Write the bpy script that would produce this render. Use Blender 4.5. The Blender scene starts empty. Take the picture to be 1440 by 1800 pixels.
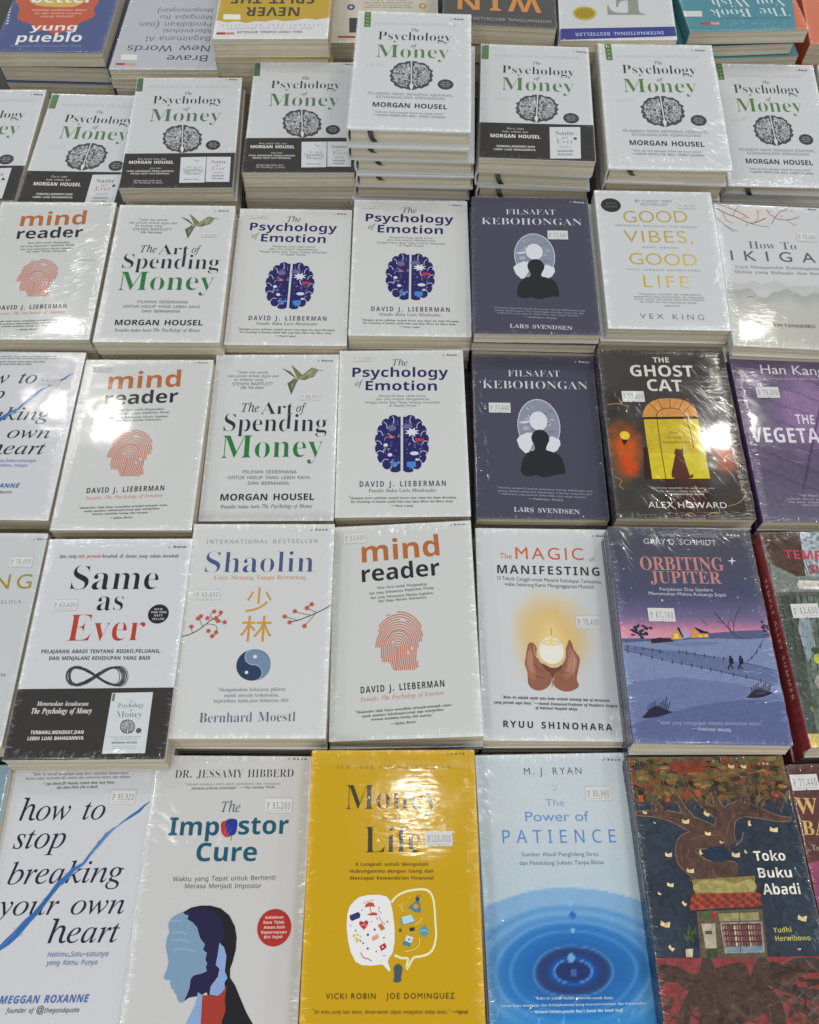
import bpy, math, random
import numpy as np
from mathutils import Matrix, Vector, Euler

SC = bpy.context.scene
COL = SC.collection
# ---------------------------------------------------------------- camera
CAM_F, CAM_PITCH, CAM_ROLL, CAM_H = 1489.671, 1.103291, -0.009424, 0.825
cam = bpy.data.cameras.new('camera'); camo = bpy.data.objects.new('camera', cam); COL.objects.link(camo)
cam.sensor_fit = 'VERTICAL'; cam.sensor_height = 36.0; cam.sensor_width = 28.8
cam.lens = 36.0 * CAM_F / 1800.0; cam.clip_start = 0.02; cam.clip_end = 50
camo.matrix_world = Matrix.Translation((0, 0, CAM_H)) @ Matrix.Rotation(math.pi/2 - CAM_PITCH, 4, 'X') @ Matrix.Rotation(-CAM_ROLL, 4, 'Z')
SC.camera = camo
# ---------------------------------------------------------------- light: an indoor hall, pale surroundings and round ceiling lamps, plus added fill lights out of view
W = bpy.data.worlds.new('World'); SC.world = W; W.use_nodes = True
W.node_tree.nodes['Background'].inputs[0].default_value = (0.93, 0.97, 1.0, 1)
W.node_tree.nodes['Background'].inputs[1].default_value = 0.41
def lamp(x, y, z, size, power, col):
    l = bpy.data.lights.new('ceiling_or_fill_lamp', 'AREA'); l.shape = 'DISK'; l.size = size; l.energy = power; l.color = col
    o = bpy.data.objects.new('ceiling_or_fill_lamp', l); COL.objects.link(o); o.location = (x, y, z)
for x, y, d, p in ((0.09, 0.57, .115, 2.6), (-1.42, 2.24, .15, 4.2), (-1.68, 2.20, .10, 2), (1.47, 2.10, .15, 4.5), (1.62, 2.57, .13, 3.4), (-1.62, 2.60, .13, 3), (-1.2, -1.3, .2, 8), (1.2, -1.3, .2, 8), (3.4, .6, .2, 9), (-3.4, .6, .2, 9)):  # lamps behind the camera and far to the sides are added fill
    lamp(x, y, 2.6, d, p * 1.3, (1.0, 0.965, 0.89))
l = bpy.data.lights.new('added_fill_panel', 'AREA'); l.shape = 'RECTANGLE'; l.size = 2.4; l.size_y = .6; l.energy = 22; l.color = (1.0, .985, .95)  # added unseen panel behind the camera, brightens the front page edges
o = bpy.data.objects.new('added_fill_panel', l); COL.objects.link(o); o.location = (0, -2.3, 2.1); o.rotation_euler = (math.radians(50), 0, 0)
SC.view_settings.view_transform = 'Standard'; SC.view_settings.look = 'None'
SC.view_settings.exposure = 0.10; SC.view_settings.gamma = 1.0
FILM_VEIL = 0.008   # the little light the film adds over dark print
GAIN = 1.22      # photographed paper colour -> paper albedo under this light

def lin(c):
    out = []
    for v in c:
        v = v / 255.0
        v = v / 12.92 if v <= 0.04045 else ((v + 0.055) / 1.055) ** 2.4
        out.append(min(0.88, max(0.003, v * GAIN - FILM_VEIL)))
    return out
def lin_arr(a):
    a = np.clip(a / 255.0, 0, 1)
    a = np.where(a <= 0.04045, a / 12.92, ((a + 0.055) / 1.055) ** 2.4)
    return np.clip(a * GAIN - FILM_VEIL, 0.003, 0.88)
# ---------------------------------------------------------------- materials
def newmat(name):
    m = bpy.data.materials.new(name); m.use_nodes = True
    return m, m.node_tree, m.node_tree.nodes['Principled BSDF']
def node(nt, t, **k):
    n = nt.nodes.new(t)
    for a, b in k.items(): setattr(n, a, b)
    return n
def math_(nt, op, a, b=None, clamp=False):
    n = nt.nodes.new('ShaderNodeMath'); n.operation = op; n.use_clamp = clamp
    for i, v in enumerate((a, b)):
        if v is None: continue
        if isinstance(v, (int, float)): n.inputs[i].default_value = v
        else: nt.links.new(v, n.inputs[i])
    return n.outputs[0]
def laminate(name, metallic=0.0, rough=0.42, coat=1.0, wrap=1.0):
    """printed card under clear plastic film: the colour is the print, the film is a wrinkled coat"""
    m, nt, b = newmat(name); lk = nt.links.new
    at = node(nt, 'ShaderNodeAttribute', attribute_name='Col')
    sd = node(nt, 'ShaderNodeAttribute', attribute_type='OBJECT', attribute_name='seed')
    wr = node(nt, 'ShaderNodeAttribute', attribute_type='OBJECT', attribute_name='film')
    tc = node(nt, 'ShaderNodeTexCoord')
    sep = node(nt, 'ShaderNodeSeparateXYZ'); lk(tc.outputs['Object'], sep.inputs[0])
    com = node(nt, 'ShaderNodeCombineXYZ'); lk(sep.outputs[0], com.inputs[0]); lk(sep.outputs[1], com.inputs[1]); lk(sd.outputs['Fac'], com.inputs[2])
    pos = com.outputs[0]
    big = node(nt, 'ShaderNodeTexNoise'); big.inputs['Scale'].default_value = 16; big.inputs['Detail'].default_value = 2.5; lk(pos, big.inputs['Vector'])
    mp = node(nt, 'ShaderNodeMapping'); mp.inputs['Rotation'].default_value = (0, 0, 0.55); mp.inputs['Scale'].default_value = (70, 330, 1); lk(pos, mp.inputs['Vector'])
    cr = node(nt, 'ShaderNodeTexNoise'); cr.inputs['Scale'].default_value = 1.0; cr.inputs['Detail'].default_value = 3; cr.inputs['Distortion'].default_value = 0.6; lk(mp.outputs[0], cr.inputs['Vector'])
    fine = node(nt, 'ShaderNodeTexNoise'); fine.inputs['Scale'].default_value = 420; fine.inputs['Detail'].default_value = 2; lk(pos, fine.inputs['Vector'])
    ax = math_(nt, 'ABSOLUTE', sep.outputs[0]); ay = math_(nt, 'ABSOLUTE', sep.outputs[1])
    dx = math_(nt, 'SUBTRACT', 0.070, ax); dy = math_(nt, 'SUBTRACT', 0.105, ay)
    d = math_(nt, 'MINIMUM', dx, dy)
    edge = math_(nt, 'SUBTRACT', 1.0, math_(nt, 'DIVIDE', d, 0.010), True)
    pt = node(nt, 'ShaderNodeTexNoise'); pt.inputs['Scale'].default_value = 11; pt.inputs['Detail'].default_value = 1; lk(pos, pt.inputs['Vector'])
    patch = math_(nt, 'MULTIPLY', math_(nt, 'SUBTRACT', pt.outputs[0], 0.56), 5.0, True)
    mask = math_(nt, 'ADD', math_(nt, 'MULTIPLY', edge, 0.9), math_(nt, 'MULTIPLY', patch, 0.22))
    mask = math_(nt, 'MULTIPLY', mask, wr.outputs['Fac'])
    h1 = math_(nt, 'MULTIPLY', big.outputs[0], 0.0007 * wrap)
    h2 = math_(nt, 'MULTIPLY', math_(nt, 'MULTIPLY', math_(nt, 'SUBTRACT', cr.outputs[0], 0.5), mask), 0.0011 * wrap)
    h3 = math_(nt, 'MULTIPLY', math_(nt, 'MULTIPLY', math_(nt, 'SUBTRACT', fine.outputs[0], 0.5), edge), 0.00022 * wrap)
    h = math_(nt, 'ADD', math_(nt, 'ADD', h1, h2), h3)
    bp = node(nt, 'ShaderNodeBump'); bp.inputs['Strength'].default_value = 1.0; bp.inputs['Distance'].default_value = 1.0; lk(h, bp.inputs['Height'])
    # paper print: a little uneven tone
    var = node(nt, 'ShaderNodeTexNoise'); var.inputs['Scale'].default_value = 900; var.inputs['Detail'].default_value = 1; lk(tc.outputs['Object'], var.inputs['Vector'])
    mx = node(nt, 'ShaderNodeMix', data_type='RGBA', blend_type='MULTIPLY'); mx.inputs[0].default_value = 1.0
    vr = node(nt, 'ShaderNodeMapRange'); vr.inputs['To Min'].default_value = 0.94; vr.inputs['To Max'].default_value = 1.03; lk(var.outputs[0], vr.inputs[0])
    lk(at.outputs['Color'], mx.inputs[6]); lk(vr.outputs[0], mx.inputs[7]); lk(mx.outputs[2], b.inputs['Base Color'])
    mo = node(nt, 'ShaderNodeAttribute', attribute_type='OBJECT', attribute_name='mottle')
    mn = node(nt, 'ShaderNodeTexNoise'); mn.inputs['Scale'].default_value = 130; mn.inputs['Detail'].default_value = 6; mn.inputs['Roughness'].default_value = 0.7; mn.inputs['Distortion'].default_value = 1.2; lk(pos, mn.inputs['Vector'])
    mr = node(nt, 'ShaderNodeMapRange'); mr.inputs['From Min'].default_value = .3; mr.inputs['From Max'].default_value = .7; mr.inputs['To Min'].default_value = 0.45; mr.inputs['To Max'].default_value = 1.5; lk(mn.outputs[0], mr.inputs[0])
    mm = node(nt, 'ShaderNodeMix', data_type='RGBA', blend_type='MULTIPLY'); lk(mo.outputs['Fac'], mm.inputs[0]); lk(mx.outputs[2], mm.inputs[6]); lk(mr.outputs[0], mm.inputs[7]); lk(mm.outputs[2], b.inputs['Base Color'])
    b.inputs['Roughness'].default_value = rough; b.inputs['Metallic'].default_value = metallic
    b.inputs['Specular IOR Level'].default_value = 0.04
    b.inputs['Coat Weight'].default_value = coat; b.inputs['Coat Roughness'].default_value = 0.085; b.inputs['Coat IOR'].default_value = 1.40
    lk(bp.outputs[0], b.inputs['Coat Normal'])
    if metallic: lk(bp.outputs[0], b.inputs['Normal'])
    return m
M_CARD = laminate('laminated_card')
M_FOIL = laminate('foil_lettering', metallic=0.75, rough=0.28)
M_STICK, nt, b = newmat('price_label_paper')
at = node(nt, 'ShaderNodeAttribute', attribute_name='Col'); nt.links.new(at.outputs['Color'], b.inputs['Base Color']); b.inputs['Roughness'].default_value = 0.55
M_PAGE, nt, b = newmat('page_edges')
tc = node(nt, 'ShaderNodeTexCoord'); mp = node(nt, 'ShaderNodeMapping'); mp.inputs['Scale'].default_value = (5, 5, 1300)
nt.links.new(tc.outputs['Object'], mp.inputs['Vector'])
n1 = node(nt, 'ShaderNodeTexNoise'); n1.inputs['Scale'].default_value = 1; n1.inputs['Detail'].default_value = 3; nt.links.new(mp.outputs[0], n1.inputs['Vector'])
n2 = node(nt, 'ShaderNodeTexNoise'); n2.inputs['Scale'].default_value = 30; n2.inputs['Detail'].default_value = 3; nt.links.new(tc.outputs['Object'], n2.inputs['Vector'])
rp = node(nt, 'ShaderNodeValToRGB'); e = rp.color_ramp.elements
e[0].position = 0.3; e[0].color = (0.46, 0.41, 0.30, 1); e[1].position = 0.7; e[1].color = (0.80, 0.73, 0.58, 1)
nt.links.new(n1.outputs[0], rp.inputs[0])
mx = node(nt, 'ShaderNodeMix', data_type='RGBA', blend_type='MULTIPLY'); mx.inputs[0].default_value = 0.25
nt.links.new(rp.outputs[0], mx.inputs[6]); nt.links.new(n2.outputs[0], mx.inputs[7])
oi = node(nt, 'ShaderNodeAttribute', attribute_type='OBJECT', attribute_name='tone')
mx2 = node(nt, 'ShaderNodeMix', data_type='RGBA', blend_type='MULTIPLY'); mx2.inputs[0].default_value = 1
nt.links.new(mx.outputs[2], mx2.inputs[6]); nt.links.new(oi.outputs['Fac'], mx2.inputs[7]); nt.links.new(mx2.outputs[2], b.inputs['Base Color'])
bp = node(nt, 'ShaderNodeBump'); bp.inputs['Distance'].default_value = 0.0003; nt.links.new(n1.outputs[0], bp.inputs['Height']); nt.links.new(bp.outputs[0], b.inputs['Normal'])
b.inputs['Roughness'].default_value = 0.8
M_FILM = bpy.data.materials.new('clear_film'); M_FILM.use_nodes = True; nt = M_FILM.node_tree; nt.nodes.clear()
out = node(nt, 'ShaderNodeOutputMaterial'); tr = node(nt, 'ShaderNodeBsdfTransparent'); gl = node(nt, 'ShaderNodeBsdfGlossy'); gl.inputs['Roughness'].default_value = 0.13
fr = node(nt, 'ShaderNodeFresnel'); fr.inputs['IOR'].default_value = 1.6
ad = node(nt, 'ShaderNodeAddShader'); tr.inputs['Color'].default_value = (.97, .97, .97, 1)      # thin film: nearly all light passes, a small share mirrors
fa = math_(nt, 'MULTIPLY', fr.outputs[0], 0.7, True)
nt.links.new(fa, gl.inputs['Color']); nt.links.new(tr.outputs[0], ad.inputs[0]); nt.links.new(gl.outputs[0], ad.inputs[1]); nt.links.new(ad.outputs[0], out.inputs[0])
M_CREASE = M_FILM.copy(); M_CREASE.name = 'film_fold'; nt = M_CREASE.node_tree
for n_ in nt.nodes:
    if n_.type == 'BSDF_GLOSSY': n_.inputs['Roughness'].default_value = 0.10
    if n_.type == 'FRESNEL': n_.inputs['IOR'].default_value = 2.3
M_RIB, nt, b = newmat('ribbon_cloth'); b.inputs['Base Color'].default_value = (0.02, 0.02, 0.022, 1); b.inputs['Roughness'].default_value = 0.5
M_TABLE, nt, b = newmat('table_laminate')
tc = node(nt, 'ShaderNodeTexCoord'); n1 = node(nt, 'ShaderNodeTexNoise'); n1.inputs['Scale'].default_value = 9; n1.inputs['Detail'].default_value = 6; nt.links.new(tc.outputs['Object'], n1.inputs['Vector'])
rp = node(nt, 'ShaderNodeValToRGB'); e = rp.color_ramp.elements; e[0].color = (0.035, 0.033, 0.03, 1); e[1].color = (0.07, 0.065, 0.06, 1)
nt.links.new(n1.outputs[0], rp.inputs[0]); nt.links.new(rp.outputs[0], b.inputs['Base Color']); b.inputs['Roughness'].default_value = 0.45
M_FLOOR, nt, b = newmat('floor_tiles')
tc = node(nt, 'ShaderNodeTexCoord'); n1 = node(nt, 'ShaderNodeTexNoise'); n1.inputs['Scale'].default_value = 3; n1.inputs['Detail'].default_value = 8; nt.links.new(tc.outputs['Object'], n1.inputs['Vector'])
rp = node(nt, 'ShaderNodeValToRGB'); e = rp.color_ramp.elements; e[0].color = (0.10, 0.10, 0.10, 1); e[1].color = (0.2, 0.195, 0.19, 1)
nt.links.new(n1.outputs[0], rp.inputs[0]); nt.links.new(rp.outputs[0], b.inputs['Base Color']); b.inputs['Roughness'].default_value = 0.3
# ---------------------------------------------------------------- mesh helpers
class Ink:
    """collects flat coloured pieces (mm, book face coordinates) into one mesh"""
    def __init__(s): s.v = []; s.f = []; s.c = []
    def add(s, pts, faces, col, z, clamp=True):
        n = len(s.v)
        for p in pts:
            x, y = p[0], p[1]
            if clamp: x = max(-69.8, min(69.8, x)); y = max(-104.8, min(104.8, y))
            s.v.append((x, y, z))
        s.f += [tuple(i + n for i in f) for f in faces]
        g = .3 * col[0] + .59 * col[1] + .11 * col[2]; s.c += [lin([v + .14 * (g - v) for v in col])] * len(pts)      # printing ink, a touch duller than pure colour
    def build(s, name, mat, parent, sx=1.0, sy=1.0, props=()):
        if not s.f: return None
        me = bpy.data.meshes.new(name)
        me.from_pydata([(x * sx / 1000, y * sy / 1000, z) for x, y, z in s.v], [], s.f)
        a = me.attributes.new('Col', 'FLOAT_COLOR', 'POINT')
        a.data.foreach_set('color', np.array([(r, g, b_, 1) for r, g, b_ in s.c], dtype=np.float32).ravel())
        me.materials.append(mat)
        return link(name, me, parent, props)
def link(name, me, parent=None, props=()):
    o = bpy.data.objects.new(name, me); COL.objects.link(o)
    if parent is not None: o.parent = parent
    for k, v in dict(props).items(): o[k] = v
    return o
SERIF = {'b': (0x1D400, 0x1D41A, 0x1D7CE), 'si': (0x1D434, 0x1D44E, None), 'sbi': (0x1D468, 0x1D482, 0x1D7CE), 'sb': (0x1D5D4, 0x1D5EE, 0x1D7EC),
         'sm': (0x1D5A0, 0x1D5BA, 0x1D7E2), 'ss': (0x1D608, 0x1D622, 0x1D7E2), 'sx': (0x1D63C, 0x1D656, 0x1D7EC), 'm': (0x1D670, 0x1D68A, 0x1D7F6)}
def styled(s, st):
    k = 'b' if st in ('bt', 'bl') else st
    if k not in SERIF: return s
    U, l_, dg = SERIF[k]; r = ''
    for c in s:
        if 'A' <= c <= 'Z': r += chr(U + ord(c) - 65)
        elif 'a' <= c <= 'z': r += '\u210e' if (k == 'si' and c == 'h') else chr(l_ + ord(c) - 97)
        elif '0' <= c <= '9' and dg: r += chr(dg + ord(c) - 48)
        else: r += c
    return r
THIN = {'bt': (-.0105, -.008), 'bl': (-.0125, -.009), 'st': (-.011, -.006)}     # lighter cuts of the bold serif and the plain sans
GLY = {}; ADV = {}; AR = {}; BADG = set()
def level(cap): return 1 if cap < 2.6 else (2 if cap < 6 else 5)
def split_style(st): return (st[:-1], .70) if st.endswith('n') else (st, 1.0)
def load_glyphs(wanted):
    """outlines of single characters, (character, style, resolution), all converted in one go"""
    jobs = []
    try:         # the serif and bold cuts live in a font that ships with Blender; named directly it loads at once, else Blender falls back to it
        import os
        math_font = bpy.data.fonts.load(os.path.join(bpy.utils.resource_path('LOCAL'), 'datafiles', 'fonts', 'NotoSansMath-Regular.woff2'))
    except Exception: math_font = None
    def job(body, st, res, off=1.0, mathy=True):
        cu = bpy.data.curves.new('t', 'FONT'); cu.body = body; cu.resolution_u = res
        if math_font and mathy: cu.font = math_font
        if st in THIN: cu.offset = THIN[st][0 if res > 2 else 1] * off
        o = bpy.data.objects.new('t', cu); COL.objects.link(o); return o
    for key in sorted(wanted):
        c, st, res = key
        if c == ' ': continue
        for off in ((0.0, .45, .75, 1.0) if st in THIN else (0.0,)): jobs.append((('g', off) + key, job(styled(c, st), st, res, off, styled(c, st) != c)))
    for c, st in sorted({(k[0], k[1]) for k in wanted}): jobs.append((('adv', c, st), job(styled(c, st) + '|', st, 1, 1.0, styled(c, st) != c)))
    for st in sorted({k[1] for k in wanted}): 
        jobs.append((('adv', '', st), job('|', st, 1))); jobs.append((('adv', '', st + '~'), job('|', 's', 1, 1.0, False)))
    dg = bpy.context.evaluated_depsgraph_get(); mx = {}
    for key, o in jobs:
        me = o.evaluated_get(dg).to_mesh()
        v = np.empty(len(me.vertices) * 3); me.vertices.foreach_get('co', v); v = v.reshape(-1, 3)[:, :2].copy()
        if key[0] == 'adv': mx[key[1:]] = v[:, 0].max()
        else:      # keep the thinnest cut whose outline has not folded over itself
            k = key[2:]; ar = sum(p.area for p in me.polygons); old = AR.get(k)
            good = old is None or (old * .995 > ar > old * .62 and len(me.polygons) and v[:, 0].max() <= GLY[k][0][:, 0].max() + .004 and v[:, 1].max() <= GLY[k][0][:, 1].max() + .004 and v[:, 0].min() >= GLY[k][0][:, 0].min() - .004)
            if good and k not in BADG: AR[k] = ar; GLY[k] = (v, [tuple(p.vertices) for p in me.polygons])
            elif old is not None: BADG.add(k)
    for key, o in jobs:
        cu = o.data; bpy.data.objects.remove(o); bpy.data.curves.remove(cu)
    for (c, st), m in mx.items():
        if c: ADV[(c, st)] = m - (mx[('', st)] if styled(c, st) != c else mx[('', st + '~')])
def capheight(st): return float(GLY[('H', st, 1)][0][:, 1].max())
def put_text(ink, s, st, col, x0, y0, x1, y1, cap, z, clamp=True):
    res = level(cap); s = s.strip(); st, nar = split_style(st)
    dx, dy = x1 - x0, y1 - y0; L = math.hypot(dx, dy); ux, uy = dx / L, dy / L
    if st.endswith('!'):
        v, f = GLY[(s, st, res)]; base = v[:, 1].min(); sy = cap / (v[:, 1].max() - base); sx = L / (v[:, 0].max() - v[:, 0].min()); pen = [-v[:, 0].min() * sx]
    else:
        base = 0; sy = cap / capheight(st); pen = []; x = 0
        for c in s: pen.append(x); x += ADV[(c, st)]
        left = GLY[(s[0], st, res)][0][:, 0].min(); right = pen[-1] + GLY[(s[-1], st, res)][0][:, 0].max(); nat = right - left
        r = L / (nat * sy)
        cap_only = s.upper() == s and len(s) > 1
        st_max = (1.06 if cap_only else 1.45) * nar
        k = min(r, st_max); sx = sy * k; extra = (L - nat * sx) / max(1, len(s) - 1)
        pen = [(p - left) * sx + i * extra for i, p in enumerate(pen)]
    for c, p in zip(s, pen):
        if c == ' ': continue
        v, f = GLY[(c, st, res)]
        X = v[:, 0] * sx + p; Y = (v[:, 1] - base) * sy
        ink.add(np.stack([x0 + X * ux - Y * uy, y0 + X * uy + Y * ux], 1).tolist(), f, col, z, clamp)
def smooth(p, closed, n=4):
    out = []; N = len(p); rng = range(N if closed else N - 1)
    for i in rng:
        g = (lambda k: p[k % N]) if closed else (lambda k: p[max(0, min(N - 1, k))])
        a, b_, c, d = g(i - 1), g(i), g(i + 1), g(i + 2)
        for k in range(n):
            t = k / n
            out.append(tuple(0.5 * (2 * b_[j] + (c[j] - a[j]) * t + (2 * a[j] - 5 * b_[j] + 4 * c[j] - d[j]) * t * t + (3 * b_[j] - a[j] - 3 * c[j] + d[j]) * t ** 3) for j in (0, 1)))
    if not closed: out.append(tuple(p[-1]))
    return out
def clip(p):
    for ax, s, lim in ((0, 1, 69.7), (0, -1, 69.7), (1, 1, 104.7), (1, -1, 104.7)):
        q = []
        for i in range(len(p)):
            a, b_ = p[i - 1], p[i]; ia, ib = a[ax] * s <= lim, b_[ax] * s <= lim
            if ia != ib:
                t = (lim * s - a[ax]) / (b_[ax] - a[ax]); q.append((a[0] + t * (b_[0] - a[0]), a[1] + t * (b_[1] - a[1])))
            if ib: q.append(b_)
        p = q
        if len(p) < 3: return []
    return p
def area(p): return 0.5 * sum(p[i - 1][0] * p[i][1] - p[i][0] * p[i - 1][1] for i in range(len(p)))
def poly(ink, pts, col, z, sm=0):
    if sm: pts = smooth(pts, True)
    pts = clip([tuple(p) for p in pts])
    if len(pts) < 3: return
    if area(pts) < 0: pts = pts[::-1]
    ink.add(pts, [tuple(range(len(pts)))], col, z)
def stroke(ink, pts, w, col, z, sm=1):
    if sm and len(pts) > 2: pts = smooth(pts, False, 3)
    pts = [p for i, p in enumerate(pts) if i == 0 or math.dist(p, pts[i - 1]) > 1e-4]
    if len(pts) < 2: return
    v = []; n = len(pts)
    for i, (x, y) in enumerate(pts):
        a, b_ = pts[max(0, i - 1)], pts[min(n - 1, i + 1)]
        dx, dy = b_[0] - a[0], b_[1] - a[1]; L = math.hypot(dx, dy) or 1
        v += [(x - dy / L * w / 2, y + dx / L * w / 2), (x + dy / L * w / 2, y - dx / L * w / 2)]
    ink.add(v, [(2 * i, 2 * i + 1, 2 * i + 3, 2 * i + 2) for i in range(n - 1)], col, z)
def ell(ink, cx, cy, rx, ry, col, z, n=None):
    n = n or (28 if rx > 4 else (16 if rx > 1.2 else 9))
    poly(ink, [(cx + rx * math.cos(2 * math.pi * k / n), cy + ry * math.sin(2 * math.pi * k / n)) for k in range(n)], col, z)
def inside(p, x, y):
    r = False
    for i in range(len(p)):
        (xa, ya), (xb, yb) = p[i - 1], p[i]
        if (ya > y) != (yb > y) and x < (xb - xa) * (y - ya) / (yb - ya) + xa: r = not r
    return r
# ---------------------------------------------------------------- drawn motifs, in a frame given by three points
def frame(pts):
    p = [(pts[2 * i], pts[2 * i + 1]) for i in range(len(pts) // 2)]
    o = p[0]; a = (p[1][0] - o[0], p[1][1] - o[1]); b_ = (p[2][0] - o[0], p[2][1] - o[1]) if len(p) > 2 else (-a[1], a[0])
    return p, (lambda u, v: (o[0] + u * a[0] + v * b_[0], o[1] + u * a[1] + v * b_[1])), math.hypot(*a), math.hypot(*b_)
def motif(ink, kind, pts, kw, z, dz):
    p, F, ra, rb = frame(pts) if len(pts) > 2 else (None, None, 0, 0)
    rnd = random.Random(hash(kind) % 7 if False else len(kind) * 7 + 1)
    if kind == 'brain':
        dark, lt = (72, 74, 78), (206, 208, 210)
        for sgn in (-1, 1):
            out = []
            for k in range(26):
                t = math.pi / 2 - math.pi * k / 25; r = 1 + 0.045 * math.sin(k * 2.1) + (0.05 if k % 5 == 0 else 0)
                u = sgn * (0.035 + abs(math.cos(t)) ** 0.8 * 0.96 * r); v = math.sin(t) * r * (1.0 if t > 0 else 0.98)
                out.append(F(u, v))
            poly(ink, out, dark, z, 0)
            for k in range(95):          # light gyri between engraved furrows
                a = rnd.uniform(0, 2 * math.pi); r = math.sqrt(rnd.random()) * 0.88
                u = abs(r * math.cos(a)) * 0.95 + 0.06; v = r * math.sin(a)
                if v < -0.35 and rnd.random() < 0.3: continue
                q = [(u, v)]; ang = rnd.uniform(0, 6.3)
                for j in range(5):
                    ang += rnd.uniform(-1.1, 1.1); q.append((q[-1][0] + 0.085 * math.cos(ang), q[-1][1] + 0.11 * math.sin(ang)))
                q = [c for c in q if (c[0] / 0.93) ** 2 + (c[1] / 0.93) ** 2 < 0.97 and c[0] > 0.06]
                if len(q) > 2: stroke(ink, [F(sgn * c[0], c[1]) for c in q], rnd.uniform(0.028, 0.05) * ra, rnd.choice([lt, lt, (160, 162, 165)]), z + dz)
            for k in range(16):
                u = rnd.uniform(0.1, 0.85); v = rnd.uniform(-0.7, 0.8)
                if u * u + v * v > 0.8: continue
                stroke(ink, [F(sgn * u, v), F(sgn * (u + rnd.uniform(-.1, .1)), v + rnd.uniform(-.15, .15)), F(sgn * (u + rnd.uniform(-.15, .1)), v + rnd.uniform(-.2, .2))], 0.028 * ra, (30, 32, 36), z + 2 * dz)
        poly(ink, [F(-0.03, -1), F(0.03, -1), F(0.1, -0.72), F(0, -0.5), F(-0.1, -0.72)], lt, z + 2 * dz)
        return 3
    if kind == 'lobes':
        nv = (40, 38, 104)
        for sgn in (-1, 1):
            out = [F(sgn * 0.045, -0.93), F(sgn * 0.045, 0.93)]
            for k in range(40):
                t = math.pi / 2 - math.pi * (k + 0.5) / 40
                r = 1 - 0.055 * (1 - abs(math.sin(k * 0.63))) ** 2 * 1.6
                out.append(F(sgn * (0.06 + 0.95 * abs(math.cos(t)) ** 0.75 * r), math.sin(t) * r))
            poly(ink, out, nv, z, 0)
            for k in range(7):
                t = math.pi / 2 - math.pi * (k + 0.9) / 8
                stroke(ink, [F(sgn * math.cos(t) * 1.02, math.sin(t) * 1.0), F(sgn * math.cos(t) * 0.86, math.sin(t + .05) * 0.86), F(sgn * math.cos(t - .1) * 0.74, math.sin(t - .1) * 0.76)], 0.022 * ra, (206, 208, 214), z + dz)
            for k in range(34):
                u, v = rnd.uniform(0.12, 0.85), rnd.uniform(-0.85, 0.85)
                if u * u + v * v > 0.72: continue
                c = rnd.choice([(190, 192, 214), (150, 152, 190), (110, 112, 165)])
                if rnd.random() < 0.5: ell(ink, *F(sgn * u, v), 0.016 * ra, 0.016 * ra, c, z + dz, 7)
                else: stroke(ink, [F(sgn * u, v), F(sgn * (u + rnd.uniform(-.1, .1)), v + rnd.uniform(-.1, .1)), F(sgn * (u + rnd.uniform(-.13, .13)), v + rnd.uniform(-.13, .13))], 0.014 * ra, c, z + dz)
            for k in range(5): stroke(ink, [F(sgn * (.15 + .1 * k), .62), F(sgn * (.18 + .1 * k), .8 - .05 * k)], .012 * ra, (140, 140, 185), z + dz)
        def e(u, v, a, b_, c): ell(ink, *F(u, v), a * ra, b_ * ra, c, z + 2 * dz)
        e(-.38, .52, .16, .13, (104, 100, 150)); e(.2, .58, .2, .1, (104, 100, 150))
        poly(ink, [F(.38 + (0.2 if k % 2 else .1) * 1.5 * math.cos(k * math.pi / 8), .38 + (0.17 if k % 2 else .09) * math.sin(k * math.pi / 8)) for k in range(16)], (206, 208, 216), z + 2 * dz)
        e(-.39, .21, .13, .06, (196, 70, 70)); e(-.39, .21, .055, .05, (220, 190, 190))
        poly(ink, [F(.48, .17), F(.82, .16), F(.84, .06), F(.52, .05)], (190, 50, 60), z + 2 * dz)
        e(-.6, -.07, .085, .075, (200, 204, 220)); e(-.44, -.4, .085, .075, (200, 204, 220)); e(.46, -.35, .16, .08, (200, 204, 220)); e(.56, -.56, .07, .05, (200, 204, 220))
        e(-.28, -.72, .13, .12, (60, 120, 200)); e(-.25, -.74, .05, .05, (200, 210, 230)); e(-.12, -.66, .05, .05, (90, 140, 210))
        poly(ink, [F(.18, -.64), F(.5, -.62), F(.52, -.8), F(.36, -.82), F(.3, -.9), F(.28, -.82), F(.19, -.8)], (60, 130, 208), z + 2 * dz)
        stroke(ink, [F(.4, .25), F(.42, .1), F(.5, .02)], .03 * ra, (206, 208, 216), z + 2 * dz)
        return 3
    if kind == 'finger':
        S = [(-.15, -1.92), (.3, -1.98), (.75, -1.85), (1.1, -1.55), (1.3, -1.15), (1.35, -.75), (1.28, -.35), (1.1, 0), (.98, .3), (.95, .6), (1.0, 1.15), (-.2, 1.25), (-.45, .8), (-.85, .75), (-.92, .5), (-.95, .2), (-1.0, .02), (-1.3, -.05), (-1.22, -.3), (-1.05, -.65), (-1.05, -1.1), (-.8, -1.55), (-.5, -1.8)]
        S = smooth(S, True, 3); c = (196, 112, 88)
        gaps = random.Random(3)
        for k in range(17):
            r = 0.06 + 0.142 * k; line = []; cy = 0.0 - 0.004 * k * k * 0.3
            for j in range(60):          # left leg, arch, right leg
                s = j / 59
                if s < .3: v = 1.35 * (1 - s / .3); x = -r * .72; y = v
                elif s > .7: v = 1.35 * (s - .7) / .3; x = r * .72; y = v
                else:
                    t = math.pi * (1 - (s - .3) / .4); x = r * .72 * math.cos(t); y = -r * math.sin(t) * (.95 if r > 1 else 1)
                x += -0.10 * max(0, y) ** 2 + 0.10 * (-min(0, y)) * .5 - .02
                line.append((x, y))
            run = []; gp = [gaps.randrange(8, 52)] if k > 2 and k % 2 else []
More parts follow.
